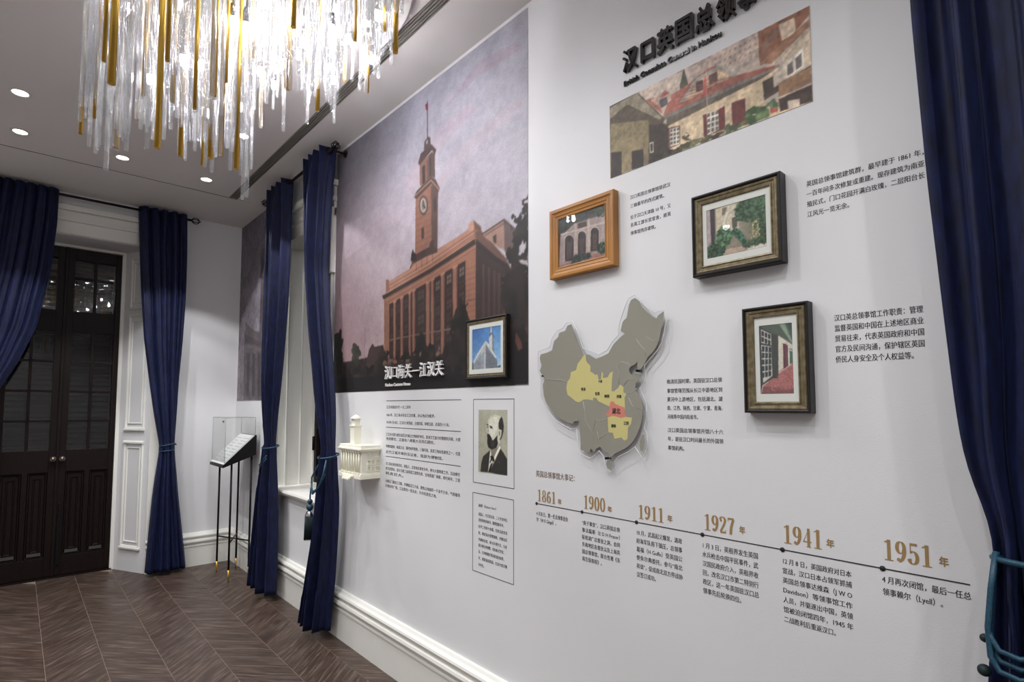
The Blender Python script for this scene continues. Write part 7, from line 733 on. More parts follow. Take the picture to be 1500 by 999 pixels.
tlthing('1900', 1.308, 1.302, 1.203, 1.036, 1.084, 1.189, 1.171, 1.040, 1.060, ['“庚子事变”，汉口英国总领', '事法磊斯（E D H Fraser）', '联络湖广总督张之洞，会同', '东南地区各督抚以及上海英', '国总领事馆，联合签署《东', '南互保章程》。'], 1.145, [.993 - .0252 * i for i in range(6)], .0155, .85)
tlthing('1911', 1.078, 1.072, .974, 1.036, 1.081, .958, .941, 1.043, 1.064, ['10 月，武昌起义爆发，清政', '府海军队南下镇压，总领事', '葛福（H Goffe）受英国公', '使朱尔典委托，参与“南北', '和谈”，促成南北双方停战协', '议签订成功。'], .915, [.998 - .0268 * i for i in range(6)], .0160, .8)
tlthing('1927', .848, .843, .748, 1.038, 1.085, .731, .715, 1.046, 1.067, ['1 月 3 日，英租界发生英国', '水兵枪击中国平民事件，武', '汉国民政府介入，英租界收', '回，改名汉口市第二特别行', '政区，这一年英国驻汉口总', '领事先后轮换四位。'], .687, [1.000 - .0262 * i for i in range(6)], .0162, .85)
tlthing('1941', .622, .620, .523, 1.041, 1.089, .510, .493, 1.050, 1.071, ['12 月 8 日，英国政府对日本', '宣战，汉口日本占领军抓捕', '英国总领事达维森（J W O', 'Davidson）等领事馆工作', '人员，并驱逐出中国，英领', '馆被迫闭馆四年，1945 年', '二战胜利后重返汉口。'], .463, [1.001 - .0250 * i for i in range(7)], .0150, .82)
tlthing('1951', .398, .396, .301, 1.044, 1.092, .286, .270, 1.052, 1.073, ['4 月再次闭馆，最后一任总', '领事赖尔（Lyell）。'], .240, [1.006, .978], .0160)

# raised black title
tt = tag(empty('title_sign', (WX, .87, 2.58)), 'raised glossy black Chinese title letters above the consulate photograph', 'sign')
for ch, a, b, z0, z1 in (('汉', 1.101, 1.042, 2.552, 2.632), ('口', 1.028, .976, 2.553, 2.622), ('英', .966, .906, 2.550, 2.632), ('国', .899, .838, 2.550, 2.630), ('总', .831, .770, 2.548, 2.630), ('领', .763, .704, 2.546, 2.628), ('事', .697, .640, 2.546, 2.628), ('馆', .632, .574, 2.546, 2.628)):
    V, Fs = glyphs(ch, .034, .5, 3)
    x0, x1 = V[:, 0].min(), V[:, 0].max(); y0, y1 = V[:, 1].min(), V[:, 1].max()
    mb = MB(); sx = (a - b) / (x1 - x0); sy = (z1 - z0) / (y1 - y0)
    v = np.stack([WX - .007 - V[:, 2] * .013, a - (V[:, 0] - x0) * sx, z0 + (V[:, 1] - y0) * sy], -1)
    mb.add(v.tolist(), Fs); mb.build('letter', M['titleb'], tt)
V, Fs = glyphs('British Consulate General in Hankou', .035, .5, 3)
mb = MB(); sx = (1.102 - .751) / V[:, 0].max()
mb.add(np.stack([WX - .0035 - V[:, 2] * .007, 1.102 - V[:, 0] * sx, 2.5095 + V[:, 1] * .024], -1).tolist(), Fs); mb.build('subtitle', M['titleb'], tt)
# raised white caption on the mural
wc = tag(empty('caption_sign', (WX, 2.4, 1.56)), 'raised white Chinese letters at the foot of the clock tower mural', 'sign')
chars = '汉口海关—江汉关'
pit_ = (2.714 - 2.154) / 8
for i, ch in enumerate(chars):
    V, Fs = glyphs(ch, .017 if ch != '—' else .01, .5, 3)
    x0, x1 = V[:, 0].min(), V[:, 0].max(); y0, y1 = V[:, 1].min(), V[:, 1].max()
    if ch == '—': zz0, zz1 = 1.580, 1.587
    elif ch == '口': zz0, zz1 = 1.555, 1.612
    else: zz0, zz1 = 1.549, 1.622
    a = 2.714 - i * pit_ - .003; wd = pit_ - .006
    mb = MB(); mb.add(np.stack([WX - .008 - V[:, 2] * .012, a - (V[:, 0] - x0) / (x1 - x0) * wd, zz0 + (V[:, 1] - y0) / (y1 - y0) * (zz1 - zz0)], -1).tolist(), Fs)
    mb.build('letter', M['white'], wc)
V, Fs = glyphs('Hankou Customs House', .035, .3, 2)
mb = MB(); mb.add(np.stack([WX - .004 - V[:, 2] * .006, 2.716 - V[:, 0] * (2.716 - 2.457) / V[:, 0].max(), 1.510 + V[:, 1] * .024], -1).tolist(), Fs); mb.build('subtitle', M['white'], wc)

# small text panel under the mural
mb = MB()
ys = {'a': 2.457, 'b': 2.25, 'c': 2.10, 'd': 2.03}
rows = [('江汉关建成年代 一九二四年', 1.397, 2.457), ('1861年，汉口海关初设江汉关署，办公地点为租界。', 1.354, 2.235), ('1924年1月18日，江汉关大楼落成，主楼四层，钟楼五层，总高四十六米。', 1.314, 2.115),
 ('江汉关大楼为湖北省武汉市重点文物保护单位，欧洲文艺复兴时期建筑风格，大楼', 1.248, 2.03), ('坐南朝北，正面有八根粗大花岗石圆柱。', 1.224, 2.235),
 ('钟楼四面钟，每逢正点，报时钟声悠扬，三镇可闻，是武汉地标性建筑之一，也是', 1.183, 2.03), ('近代江城开埠的见证者，现辟为博物馆。', 1.152, 2.165),
 ('汉口海关首任税务司，英国人，主持海关事务多年，参与大楼筹建工作，后由继任', 1.088, 2.03), ('者完成建设，设计与施工由英国工程师负责，当地营造厂承建，用时两年，工程', 1.062, 2.03), ('耗资巨大。', 1.036, 2.52),
 ('大楼正门面向江汉路，东侧临沿江大道，建筑占地面积一千余平方米，气势雄伟', .994, 2.03), ('大楼前有广场，江边景色一览无余，为市民游览之地。', .968, 2.215)]
for t, z, ye in rows:
    V, Fs = glyphs(t, .012); place_text(mb, V, Fs, 2.706, z - .008, (2.706 - ye) / V[:, 0].max(), .0165 / .9, WX - .0004)
tp = tag(empty('text_panel', (WX, 2.37, 1.2)), 'block of tiny black text with three ruled lines printed under the mural', 'wall text')
mb.build('text', M['ink'], tp)
for z in (1.431, 1.285, 1.126): MB().box((WX - .0008, 2.706, z - .0013), (WX, 2.026, z + .0013)).build('rule', M['ink'], tp)
def outline(mb, y0, y1, z0, z1, t=.0011, x=WX - .0008):
    mb.box((x, y0, z0 - t), (WX, y1, z0 + t)); mb.box((x, y0, z1 - t), (WX, y1, z1 + t)); mb.box((x, y0 - t, z0), (WX, y0 + t, z1)); mb.box((x, y1 - t, z0), (WX, y1 + t, z1)); return mb
pp = tag(empty('portrait_panel', (WX, 1.8, 1.25)), 'old sepia portrait of a bearded man in a dark coat inside a thin line border', 'portrait')
outline(MB(), 1.667, 1.934, 1.0645, 1.432).build('border', M['ink'], pp)
wall_print('print', PORTRAIT, 1.897, 1.708, 1.114, 1.386, WX - .001, 90, 130, parent=pp, gain=MG * .95, seed=30, tex=.06)
bp_ = tag(empty('text_panel', (WX, 1.8, .85)), 'thin lined box of tiny biography text below the bearded portrait', 'wall text')
outline(MB(), 1.670, 1.936, .680, 1.019).build('border', M['ink'], bp_)
mb = MB()
V, Fs = glyphs('赫德（Robert Hart）', .012); place_text(mb, V, Fs, 1.896, .962, (1.896 - 1.778) / V[:, 0].max(), .0155, WX - .0004); mb.build('heading', M['ink'], bp_); mb = MB()
paragraph(mb, ['英国人，外交官出身，二十岁来华任', '驻香港商务秘书，署理领事多年，', '在华工作四十余载，任职总税务司', '职，制定海关管理规则，并推动近', '代邮政业务，参与多项外交，与各', '国公使往来频繁，创办新式学堂，', '后，主持修建灯塔及航道信标等，', '年，离职返回英国，在家乡度过晚', '年时光。'], 1.896, 1.709, [.937, .912, .884, .856, .828, .803, .776, .748, .720], .0138)
mb.build('text', M['ink'], bp_)

# ---------------------------------------------------------------- framed pictures
def ring_profile(mb, y0, y1, z0, z1, prof):
    """prof: list of (inset, proud) swept round a rectangle on the wall"""
    n = len(prof); vs = []
    for ins, d in prof:
        vs += [(WX - d, y0 + ins, z0 + ins), (WX - d, y1 - ins, z0 + ins), (WX - d, y1 - ins, z1 - ins), (WX - d, y0 + ins, z1 - ins)]
    fs = []
    for r_ in range(n - 1):
        for i in range(4): fs.append((r_ * 4 + i, (r_ + 1) * 4 + i, (r_ + 1) * 4 + (i + 1) % 4, r_ * 4 + (i + 1) % 4))
    mb.add(vs, fs); return mb
def picture(label, y0, y1, z0, z1, t, outer, inner, mo, mi, ow, iw, mat_b, ops, nu, nv, gain, seed, tint=(1, 1, 1)):
    e = tag(empty('picture_frame', (WX, (y0 + y1) / 2, (z0 + z1) / 2)), label, 'picture', 'framed pictures on the right wall')
    ring_profile(MB(), y0, y1, z0, z1, [(0, .001), (0, t * .93), (.003, t), (ow * .55, t), (ow * .75, t * .9), (ow, t * .86), (ow, .006)]).build('frame', mo, e)
    ring_profile(MB(), y0, y1, z0, z1, [(ow - .001, .006), (ow - .001, t * .83), (ow + iw * .12, t * .9), (ow + iw * .3, t * .88), (ow + iw * .42, t * .82), (ow + iw * .72, t * .80), (ow + iw * .78, t * .88), (ow + iw * .9, t * .86), (ow + iw, t * .76), (ow + iw, .008)]).build('inner_moulding', mi, e)
    k = ow + iw; xm = WX - t * .70
    MB().box((xm + .003, y0 + k - .004, z0 + k - .004), (WX - .002, y1 - k + .004, z1 - k + .004)).build('backing', M['frameblack'], e)
    if mat_b:
        ml, mr_, mb_, mt_ = mat_b
        ring = MB()
        a0, a1, c0, c1 = y0 + k - .003, y1 - k + .003, z0 + k - .003, z1 - k + .003
        b0, b1, d0, d1 = y0 + k + mr_, y1 - k - ml, z0 + k + mb_, z1 - k - mt_
        for r0, r1 in ((((a0, c0), (a1, d0))), (((a0, d1), (a1, c1))), (((a0, d0), (b0, d1))), (((b1, d0), (a1, d1)))):
            ring.box((xm - .0015, r0[0], r0[1]), (xm + .003, r1[0], r1[1]))
        ring.build('mount', M['mount'], e)
        wall_print('print', ops, b1, b0, d0, d1, xm, nu, nv, parent=e, gain=gain, seed=seed, tint=tint, tex=.11)
    else:
        wall_print('print', ops, y1 - k + .002, y0 + k - .002, z0 + k - .002, z1 - k + .002, xm, nu, nv, parent=e, gain=gain, seed=seed, tint=tint, tex=.11)
    MB().box((xm - .006, y0 + k - .002, z0 + k - .002), (xm - .005, y1 - k + .002, z1 - k + .002)).build('glass', M['pane'], e)
    return e
picture('oak framed landscape photograph of an arcaded white building', 1.134, 1.436, 1.884, 2.150, .030, None, None, M['oak'], M['oak'], .022, .020, None, ARCADE, 110, 90, MG * .68, 41)
picture('black and bronze framed landscape photograph of green garden trees with white mount', .585, .842, 1.786, 2.031, .038, None, None, M['frameblack'], M['bronze'], .010, .021, (.012, .012, .019, .019), GARDEN, 110, 90, MG, 42)
picture('black and bronze framed upright photograph of a red tiled veranda with white mount', .529, .698, 1.384, 1.672, .036, None, None, M['frameblack'], M['bronze'], .009, .021, (.012, .012, .021, .021), VERANDA, 90, 150, MG, 43)
picture('dark framed upright photograph of a pale building under blue sky, hung over the mural', 1.690, 1.968, 1.520, 1.788, .024, None, None, M['frameblack'], M['bronze'], .012, .012, (.020, .016, .020, .020), BLUESKY, 90, 90, MG, 44)

# ---------------------------------------------------------------- acrylic map
def flat_poly(mb, pts, x, th=0):
    k = x / WX
    P_ = [(x, y * k, 1.4 + (z - 1.4) * k) for y, z in pts]
    tris = tessellate_polygon([[Vector(p) for p in P_]])
    o = []
    for t in tris:
        a, b, c_ = (Vector(P_[i]) for i in t)
        o.append(t if (b - a).cross(c_ - a).x < 0 else t[::-1])
    if th:
        n = len(P_); vs = P_ + [(px + th, py, pz) for px, py, pz in P_]
        area = sum(P_[i][1] * P_[(i + 1) % n][2] - P_[(i + 1) % n][1] * P_[i][2] for i in range(n))
        sd = [(i, (i + 1) % n, n + (i + 1) % n, n + i) for i in range(n)]
        if area < 0: sd = [f[::-1] for f in sd]
        sd = [f[::-1] for f in sd]
        mb.add(vs, list(o) + [tuple(n + i for i in t[::-1]) for t in o] + sd)
    else: mb.add(P_, o)
mp_ = tag(empty('acrylic_map', (1.54, 1.2, 1.42)), 'clear acrylic cut-out map of China in grey with yellow and red provinces', 'map')
mb = MB(); flat_poly(mb, MAPPLATE, 1.528, .004); plate = mb.build('clear_plate', M['acrylic'], mp_)
# polished edge of the plate
edge = MB(); kk = 1.529 / WX
edge.tube([(1.529, y * kk, 1.4 + (z - 1.4) * kk) for y, z in MAPPLATE], .0013, 4, True); edge.build('polished_edge', mat('acrylic_edge', (232, 232, 232), .2), mp_)
mb = MB(); flat_poly(mb, MAPMAIN, 1.5332, .0006); flat_poly(mb, MAPHAINAN, 1.5332, .0006); flat_poly(mb, MAPTAIWAN, 1.5332, .0006); mb.build('land', M['land'], mp_)
mb = MB(); flat_poly(mb, MAPYELLOW, 1.5326, .0003); flat_poly(mb, MAPYELLOW2, 1.5326, .0003); mb.build('yellow_provinces', M['yellow'], mp_)
mb = MB(); flat_poly(mb, MAPRED, 1.5322, .0003); mb.build('red_province', M['red'], mp_)
kk = 1.533 / WX
for ln in MAPLINES: MB().tube([(1.5330, y * kk, 1.4 + (z - 1.4) * kk) for y, z in ln], .0010, 4).build('border_line', M['mline'], mp_)
for t, y, z, h in MAPLABELS:
    mb = MB(); V, Fs = glyphs(t, .03); w_ = V[:, 0].max(); place_text(mb, V, Fs, y * kk + h * 1.05 * .9, 1.4 + (z - 1.4) * kk - h * .45, h * 2.1 * .9 / w_, h / .9, 1.5318); mb.build('province_name', M['ink'], mp_)
for y, z in MAPPINS:
    MB().cyl((1.524, y * kk, 1.4 + (z - 1.4) * kk), (WX, y * kk, 1.4 + (z - 1.4) * kk), .0028 if y > 1.4 else .0042).build('standoff', M['black'], mp_)

# ---------------------------------------------------------------- plaster relief model of the building
rm = tag(empty('relief_model', (WX, 2.9, 1.0)), 'cream white relief model of a colonnaded building with tower, fixed to the wall', 'model')
X0 = 1.427; y0, y1 = 2.765, 3.03
b = MB(); b.box((X0 + .012, y0 + .008, 1.02), (WX, y1 - .004, 1.150)); b.box((X0, y0, 1.0), (WX, y1, 1.022)); b.box((X0 + .004, y0 + .003, 1.022), (WX, y1, 1.030))
b.build('body', M['cream'], rm, .001)
b = MB(); b.box((X0 - .002, y0 - .003, 1.150), (WX, y1 + .002, 1.158)); b.box((X0 - .008, y0 - .008, 1.158), (WX, y1 + .004, 1.166)); b.box((X0 + .003, y0 + .003, 1.166), (WX, y1, 1.184))
b.build('cornice', M['cream'], rm, .001)
for k in range(8):
    yy = y0 + .026 + k * .0305
    c_ = MB(); c_.cyl((X0 + .006, yy, 1.034), (X0 + .006, yy, 1.144), .0052, .0044, 10); c_.box((X0 - .001, yy - .007, 1.028), (X0 + .013, yy + .007, 1.034)); c_.box((X0 - .001, yy - .007, 1.143), (X0 + .013, yy + .007, 1.150))
    c_.build('column', M['cream'], rm)
for kx in range(3):
    for kz in range(3):
        xa = X0 + .045 + kx * .027; za = 1.040 + kz * .037
        MB().box((xa, y0 + .002, za), (xa + .016, y0 + .010, za + .002)).box((xa, y0 + .002, za + .024), (xa + .016, y0 + .010, za + .027)).box((xa, y0 + .003, za + .002), (xa + .002, y0 + .010, za + .024)).box((xa + .014, y0 + .003, za + .002), (xa + .016, y0 + .010, za + .024)).box((xa + .007, y0 + .005, za + .002), (xa + .009, y0 + .009, za + .024)).build('window', M['cream'], rm)
b = MB(); b.box((X0 - .012, 2.86, .998), (X0 + .004, 2.96, 1.010)); b.box((X0 - .020, 2.87, .992), (X0 + .002, 2.95, 1.000)); b.box((X0 - .006, 2.84, 1.008), (X0 + .004, 2.98, 1.018)); b.build('steps', M['cream'], rm)
b = MB(); tx, ty = 1.478, 2.925
b.box((tx - .022, ty - .026, 1.184), (tx + .022, ty + .026, 1.285)); b.box((tx - .026, ty - .030, 1.285), (tx + .026, ty + .030, 1.292)); b.box((tx - .016, ty - .019, 1.292), (tx + .016, ty + .019, 1.326)); b.box((tx - .023, ty - .026, 1.326), (tx + .023, ty + .026, 1.331))
b.build('tower', M['cream'], rm, .001)
b = MB(); b.lathe([(.028, 0), (.024, .007), (.014, .014), (.005, .019), (.0001, .021)], (tx, ty, 1.331), 16); b.build('tower_roof', M['cream'], rm)

# ---------------------------------------------------------------- curtains
def curtain(label, prof, base, axis, folds, amp, phase, group=None, tie_z=1.1, tilt=0., ns=150, nz=90, eyelets=()):
    zs = [p[0] for p in prof][::-1]; la = [p[1] for p in prof][::-1]; lb = [p[2] for p in prof][::-1]
    ztop, zbot = prof[0][0], prof[-1][0]
    mid = (prof[0][1] + prof[0][2]) / 2
    root = tag(empty('curtain', (mid, base, 0) if axis == 'x' else (base, mid, 0)), label, 'curtain', group)
    wmax = max(abs(p[1] - p[2]) for p in prof)
    vs = []
    Z = [ztop + (zbot - ztop) * k / nz for k in range(nz + 1)]
    A_ = np.array([np.interp(z, zs, la) for z in Z]); B_ = np.array([np.interp(z, zs, lb) for z in Z])
    for _ in range(3):
        A_[1:-1] = (A_[:-2] + 2 * A_[1:-1] + A_[2:]) / 4; B_[1:-1] = (B_[:-2] + 2 * B_[1:-1] + B_[2:]) / 4
    rs = random.Random(int(phase * 100) + 3); ph2, ph3 = rs.random() * 6, rs.random() * 6
    for k, z in enumerate(Z):
        a, b = A_[k], B_[k]; wd = abs(b - a)
        top = max(0, min(1, (z - (ztop - .25)) / .25)); tie = math.exp(-((z - tie_z) / .22) ** 2)
        Aa = amp * (.75 + .45 * top - .35 * tie + .25 * (z < tie_z))
        for j in range(ns + 1):
            s = j / ns
            warp = s + .018 * math.sin(2 * PI * 2 * s + ph2) * (1 - top) + .010 * math.sin(z * 2.1 + s * 5) * (1 - top)
            t = 2 * PI * folds * warp + phase
            d = math.sin(t) + .25 * math.sin(2 * t + ph2) + (1 - top) * (.45 * math.sin(t * 1.53 + ph3 + z * .6) + .28 * math.sin(t * 2.7 + z * .9) + .12 * math.sin(t * 4.3 + ph2 + z * 1.7))
            d = (1 - 2 * abs((d * .5) % 2 - 1)) * .35 + d * .75 if False else d
            d = d * Aa
            bulge = -.03 * math.sin(PI * s) * (1 - top)
            u = a + (b - a) * s + .012 * math.cos(t) * (1 - .5 * tie)
            zz = z + (.006 * math.sin(t * .5 + 1) if k == nz else 0)
            vs.append((u, base + d + bulge, zz) if axis == 'x' else (base + d + bulge, u, zz))
    fs = []
    for k in range(nz):
        for j in range(ns): 
            q = (k * (ns + 1) + j, k * (ns + 1) + j + 1, (k + 1) * (ns + 1) + j + 1, (k + 1) * (ns + 1) + j)
            fs.append(q)
    o = MB().add(vs, fs, True).build('cloth', M['navy'], root)
    sm = o.modifiers.new('solid', 'SOLIDIFY'); sm.thickness = .004
    for k in range(int(folds * 2)):
        tt_ = (PI * (k + .5) - phase) / (2 * PI * folds)
        u = A_[1] + (B_[1] - A_[1]) * ((k + .5) / (folds * 2))
        mb = MB()
        prof_ = [(.021 + .004 * math.cos(q * PI / 3), .003 * math.sin(q * PI / 3)) for q in range(6)]
        if axis == 'x': mb.lathe(prof_, (u, base, RODZ), 20, 'x', True)
        else: mb.lathe(prof_, (base, u, RODZ), 20, 'y', True)
        mb.build('eyelet', M['rodm'], root)
    return root
RODZ = 3.035
GC = 'navy velvet curtains tied back'
cB = curtain('full navy velvet curtain right of the dark double door, tied at mid height', [(3.068, .695, 1.052), (2.62, .722, 1.060), (2.334, .742, 1.062), (1.96, .776, 1.052), (1.60, .832, 1.032), (1.312, .880, 1.026), (1.054, .926, 1.022), (.68, .893, 1.056), (.03, .850, 1.138)], 5.355, 'x', 5, .030, .4, GC, 1.05)
cA = curtain('navy velvet curtain left of the dark double door, swept to the left', [(3.068, -.20, .180), (2.79, -.22, .172), (2.413, -.26, .150), (1.986, -.33, .088), (1.724, -.37, 0.0), (1.52, -.40, -.095), (1.25, -.42, -.22), (1.054, -.43, -.30), (.68, -.46, -.28), (.03, -.55, -.24)], 5.355, 'x', 6, .030, 1.9, GC, 1.05)
cC = curtain('navy velvet curtain at the far side of the window in the right wall', [(3.068, 4.36, 3.96), (2.70, 4.375, 3.95), (2.2, 4.375, 3.97), (1.75, 4.36, 4.04), (1.35, 4.31, 4.12), (1.09, 4.26, 4.14), (.66, 4.36, 4.10), (.045, 4.52, 4.08)], 1.445, 'y', 4, .036, .7, GC, 1.1)
cD = curtain('navy velvet curtain at the near side of the window, edge over the mural', [(3.068, 3.62, 3.27), (2.785, 3.60, 3.31), (2.3, 3.56, 3.355), (1.888, 3.47, 3.29), (1.582, 3.375, 3.225), (1.275, 3.285, 3.17), (1.104, 3.25, 3.15), (.831, 3.27, 3.14), (.597, 3.31, 3.16), (.343, 3.40, 3.18), (.05, 3.50, 3.22)], 1.445, 'y', 4, .036, 2.2, GC, 1.1)
cE = curtain('nearest navy velvet curtain at the right edge of the photo', [(3.068, .262, -.45), (2.26, .262, -.45), (2.07, .255, -.44), (1.873, .248, -.42), (1.728, .240, -.40), (1.532, .230, -.35), (1.362, .222, -.27), (1.275, .214, -.22), (1.218, .198, -.15), (1.165, .180, -.08), (1.10, .182, -.08), (.972, .190, -.16), (.878, .198, -.22), (.03, .24, -.4)], 1.44, 'y', 7, .030, .9, GC, 1.14)

def cage_finial(mb, c, ax, r=.03):
    c = Vector(c); ax = Vector(ax)
    a = ax.orthogonal().normalized(); b = ax.cross(a)
    for k in range(6):
        t = 2 * PI * k / 6; d = a * math.cos(t) + b * math.sin(t)
        mb.tube([c + ax * (-r * math.cos(q)) + d * (r * .85 * math.sin(q)) for q in [PI * i / 8 for i in range(9)]], .0035, 6)
    mb.cyl(c - ax * (r + .02), c - ax * (r - .004), .011, .008); mb.cyl(c + ax * (r - .004), c + ax * (r + .014), .008, .002)
def rod(label, p0, p1, axw, ends, brs):
    e = tag(empty('curtain_rod', p0), label, 'curtain rod')
    MB().cyl(p0, p1, .0105, n=14).build('pole', M['rodm'], e)
    d = (Vector(p1) - Vector(p0)).normalized()
    if ends[0]: f_ = MB(); cage_finial(f_, Vector(p0) - d * .045, -d); f_.build('finial', M['rodm'], e)
    if ends[1]: f_ = MB(); cage_finial(f_, Vector(p1) + d * .045, d); f_.build('finial', M['rodm'], e)
    for q in brs:
        p = Vector(p0) + d * q; w_ = Vector(axw)
        MB().cyl(p, p + w_, .007).cyl(p + w_ * .93, p + w_, .024).build('bracket', M['rodm'], e)
rod('black curtain rod with cage finial above the dark double door', (-.95, 5.355, RODZ), (1.085, 5.355, RODZ), (0, .115, 0), (1, 1), (.1, 2.01))
rod('black curtain rod above the window in the right wall', (1.445, 4.46, RODZ), (1.445, 3.245, RODZ), (.105, 0, 0), (1, 1), (.03, 1.19))
rod('curtain rod carrying the nearest curtain, above the frame', (1.44, .30, RODZ), (1.44, -1.9, RODZ), (.11, 0, 0), (1, 1), (.05, 2.1))

# tiebacks
def loop(cx, cy, z, rx, ry, tz=0., n=28, ph=0.): return [(cx + rx * math.cos(t), cy + ry * math.sin(t), z + tz * math.cos(t - ph)) for t in [2 * PI * k / n for k in range(n)]]
def tassel(parent, c, L=.14, r=.028):
    MB().ball((c[0], c[1], c[2]), .016, 10).build('bead', M['cord'], parent); MB().ball((c[0], c[1], c[2] - .035), .022, 10).build('bead', M['cord'], parent)
    b = MB(); b.lathe([(.006, 0), (r * .7, -.012), (r, -.03), (r * .9, -.045)], (c[0], c[1], c[2] - .050), 16); b.build('cap', M['chrome'], parent)
    b = MB(); n = 30; vs = []
    b.lathe([(r * .85, -.08), (r * 1.0, -.12), (r * 1.08, -.085 - L), (.0001, -.085 - L)], (c[0], c[1], c[2]), 24)
    for k in range(n):
        t = 2 * PI * k / n; b.cyl((c[0] + r * .95 * math.cos(t), c[1] + r * .95 * math.sin(t), c[2] - .085), (c[0] + r * 1.1 * math.cos(t), c[1] + r * 1.1 * math.sin(t), c[2] - .09 - L), .002, n=5)
    b.build('fringe', M['cordd'], parent)
GT = 'teal cord tiebacks'
t = tag(empty('tieback', (.974, 5.355, 1.06)), 'teal cord tieback wound round the curtain right of the double door', 'tieback', GT)
MB().tube(loop(.974, 5.345, 1.075, .056, .050, .012), .005, 7, True).build('cord', M['cord'], t)
MB().tube(loop(.974, 5.345, 1.025, .054, .048, .006), .005, 7, True).build('cord', M['cord'], t)
MB().cyl((1.05, 5.40, 1.07), (1.05, FY, 1.07), .006).build('hook', M['rodm'], t)
t = tag(empty('tieback', (1.445, 4.2, 1.08)), 'teal cord tieback round the curtain at the far side of the window', 'tieback', GT)
MB().tube(loop(1.435, 4.20, 1.10, .055, .085, .01), .005, 7, True).build('cord', M['cord'], t)
MB().tube([(1.39, 4.14, 1.04), (1.375, 4.20, .99), (1.385, 4.28, .96), (1.43, 4.30, 1.0), (1.47, 4.28, 1.06)], .005, 7).build('cord', M['cord'], t)
MB().tube([(1.39, 4.14, 1.02), (1.377, 4.20, .97), (1.39, 4.28, .95)], .005, 7).build('cord', M['cord'], t)
t = tag(empty('tieback', (1.445, 3.22, 1.1)), 'teal cord tieback with hanging dark tassel on the near window curtain', 'tieback', GT)
MB().tube(loop(1.44, 3.20, 1.10, .058, .070, .012), .005, 7, True).build('cord', M['cord'], t)
MB().tube([(1.40, 3.14, 1.08), (1.375, 3.12, 1.00), (1.37, 3.17, .92), (1.375, 3.26, .885), (1.39, 3.32, .90), (1.40, 3.345, .96), (1.42, 3.32, 1.02), (1.45, 3.29, 1.08)], .0055, 7).build('cord', M['cord'], t)
MB().tube([(1.385, 3.12, 1.0), (1.368, 3.19, .905), (1.375, 3.27, .87), (1.39, 3.325, .885)], .0055, 7).build('cord', M['cord'], t)
MB().tube([(1.39, 3.33, .90), (1.388, 3.335, .85), (1.388, 3.335, .82)], .005, 7).build('cord', M['cord'], t)
tassel(t, (1.388, 3.335, .815))
t = tag(empty('tieback', (1.44, .12, 1.14)), 'thick teal cord tieback with draped strands on the nearest curtain', 'tieback', GT)
MB().tube(loop(1.435, .055, 1.112, .062, .132, -.004), .0058, 8, True).build('cord', M['cord'], t)
for dx, zb, r_ in ((0, .955, .0052), (.006, .935, .0052), (-.006, .92, .0052)):
    MB().tube([(1.42 + dx, .180, 1.125), (1.402 + dx, .187, 1.06), (1.394 + dx, .193, .99), (1.385 + dx, .190, zb + .02), (1.378 + dx, .178, zb), (1.376 + dx, .15, zb - .006), (1.378 + dx, .118, zb + .003), (1.384 + dx, .09, zb + .02), (1.40, .06, zb + .06)], r_, 8).build('cord', M['cord'], t)
MB().cyl((1.49, .192, 1.165), (WX, .192, 1.165), .004).ball((1.485, .192, 1.165), .006).build('hook', M['brass'], t)
MB().ball((1.40, .200, .965), .008, 12).build('bead', M['cordd'], t); MB().ball((1.40, .203, .905), .011, 12).build('bead', M['cordd'], t)
tassel(t, (1.395, .214, .855), .12, .022)

# ---------------------------------------------------------------- display case on slim legs
dc = tag(empty('display_case', (1.42, 4.97, 0)), 'glass display case with sloping document desk on slim black legs in the corner', 'display case')
yA, yB = 4.76, 5.155
side = [(1.262, .905), (1.262, .925), (1.505, 1.160), (1.515, 1.160), (1.515, 1.000)]
MB().extr(side, (0, yA, 0), (0, yB, 0), (1, 0, 0), (0, 0, 1)).build('desk', M['black'], dc, .001)
k = Vector((.243, 0, .235)).normalized(); nrm = Vector((-.235, 0, .243)).normalized()
p0 = Vector((1.268, 0, .931)); p1 = Vector((1.500, 0, 1.1555))
MB().extr([(0, 0), (0, .004), ((p1 - p0).length, .004), ((p1 - p0).length, 0)], (p0.x, yA + .006, p0.z), (p0.x, yB - .006, p0.z), k, nrm).build('document', M['doc'], dc)
mb = MB(); random.seed(4)
for i in range(9):
    a = .03 + i * .031
    for j0, j1 in ((.03, .17), (.20, .36)):
        ln = random.uniform(.7, 1) * (j1 - j0)
        q = p0 + k * a + nrm * .0045
        mb.add([(q.x, yB - j0 - .004, q.z), (q.x, yB - j0 - ln, q.z), (q.x + k.x * .006, yB - j0 - ln, q.z + k.z * .006), (q.x + k.x * .006, yB - j0 - .004, q.z + k.z * .006)], [(0, 1, 2, 3)])
mb.build('document_lines', mat('faint_ink', (168, 170, 178), .7), dc)
gx0, gx1, gy0, gy1, gt = 1.275, 1.505, yA + .008, yB - .008, 1.305
def gpane(pts, nm='glass_panel'):
    # pts: planar quad; thin slab 3 mm
    a, b_, c_, d = (Vector(p) for p in pts); n_ = (b_ - a).cross(d - a).normalized() * .003
    MB().add([a, b_, c_, d, a + n_, b_ + n_, c_ + n_, d + n_], [(3, 2, 1, 0), (4, 5, 6, 7), (0, 1, 5, 4), (1, 2, 6, 5), (2, 3, 7, 6), (3, 0, 4, 7)]).build(nm, M['pane'], dc)
gpane([(gx0, gy0, .94), (gx0, gy1, .94), (gx0, gy1, gt), (gx0, gy0, gt)])
gpane([(gx0, gy0, .945), (gx1, gy0, 1.165), (gx1, gy0, gt), (gx0, gy0, gt)])
gpane([(gx0, gy1, .945), (gx1, gy1, 1.165), (gx1, gy1, gt), (gx0, gy1, gt)])
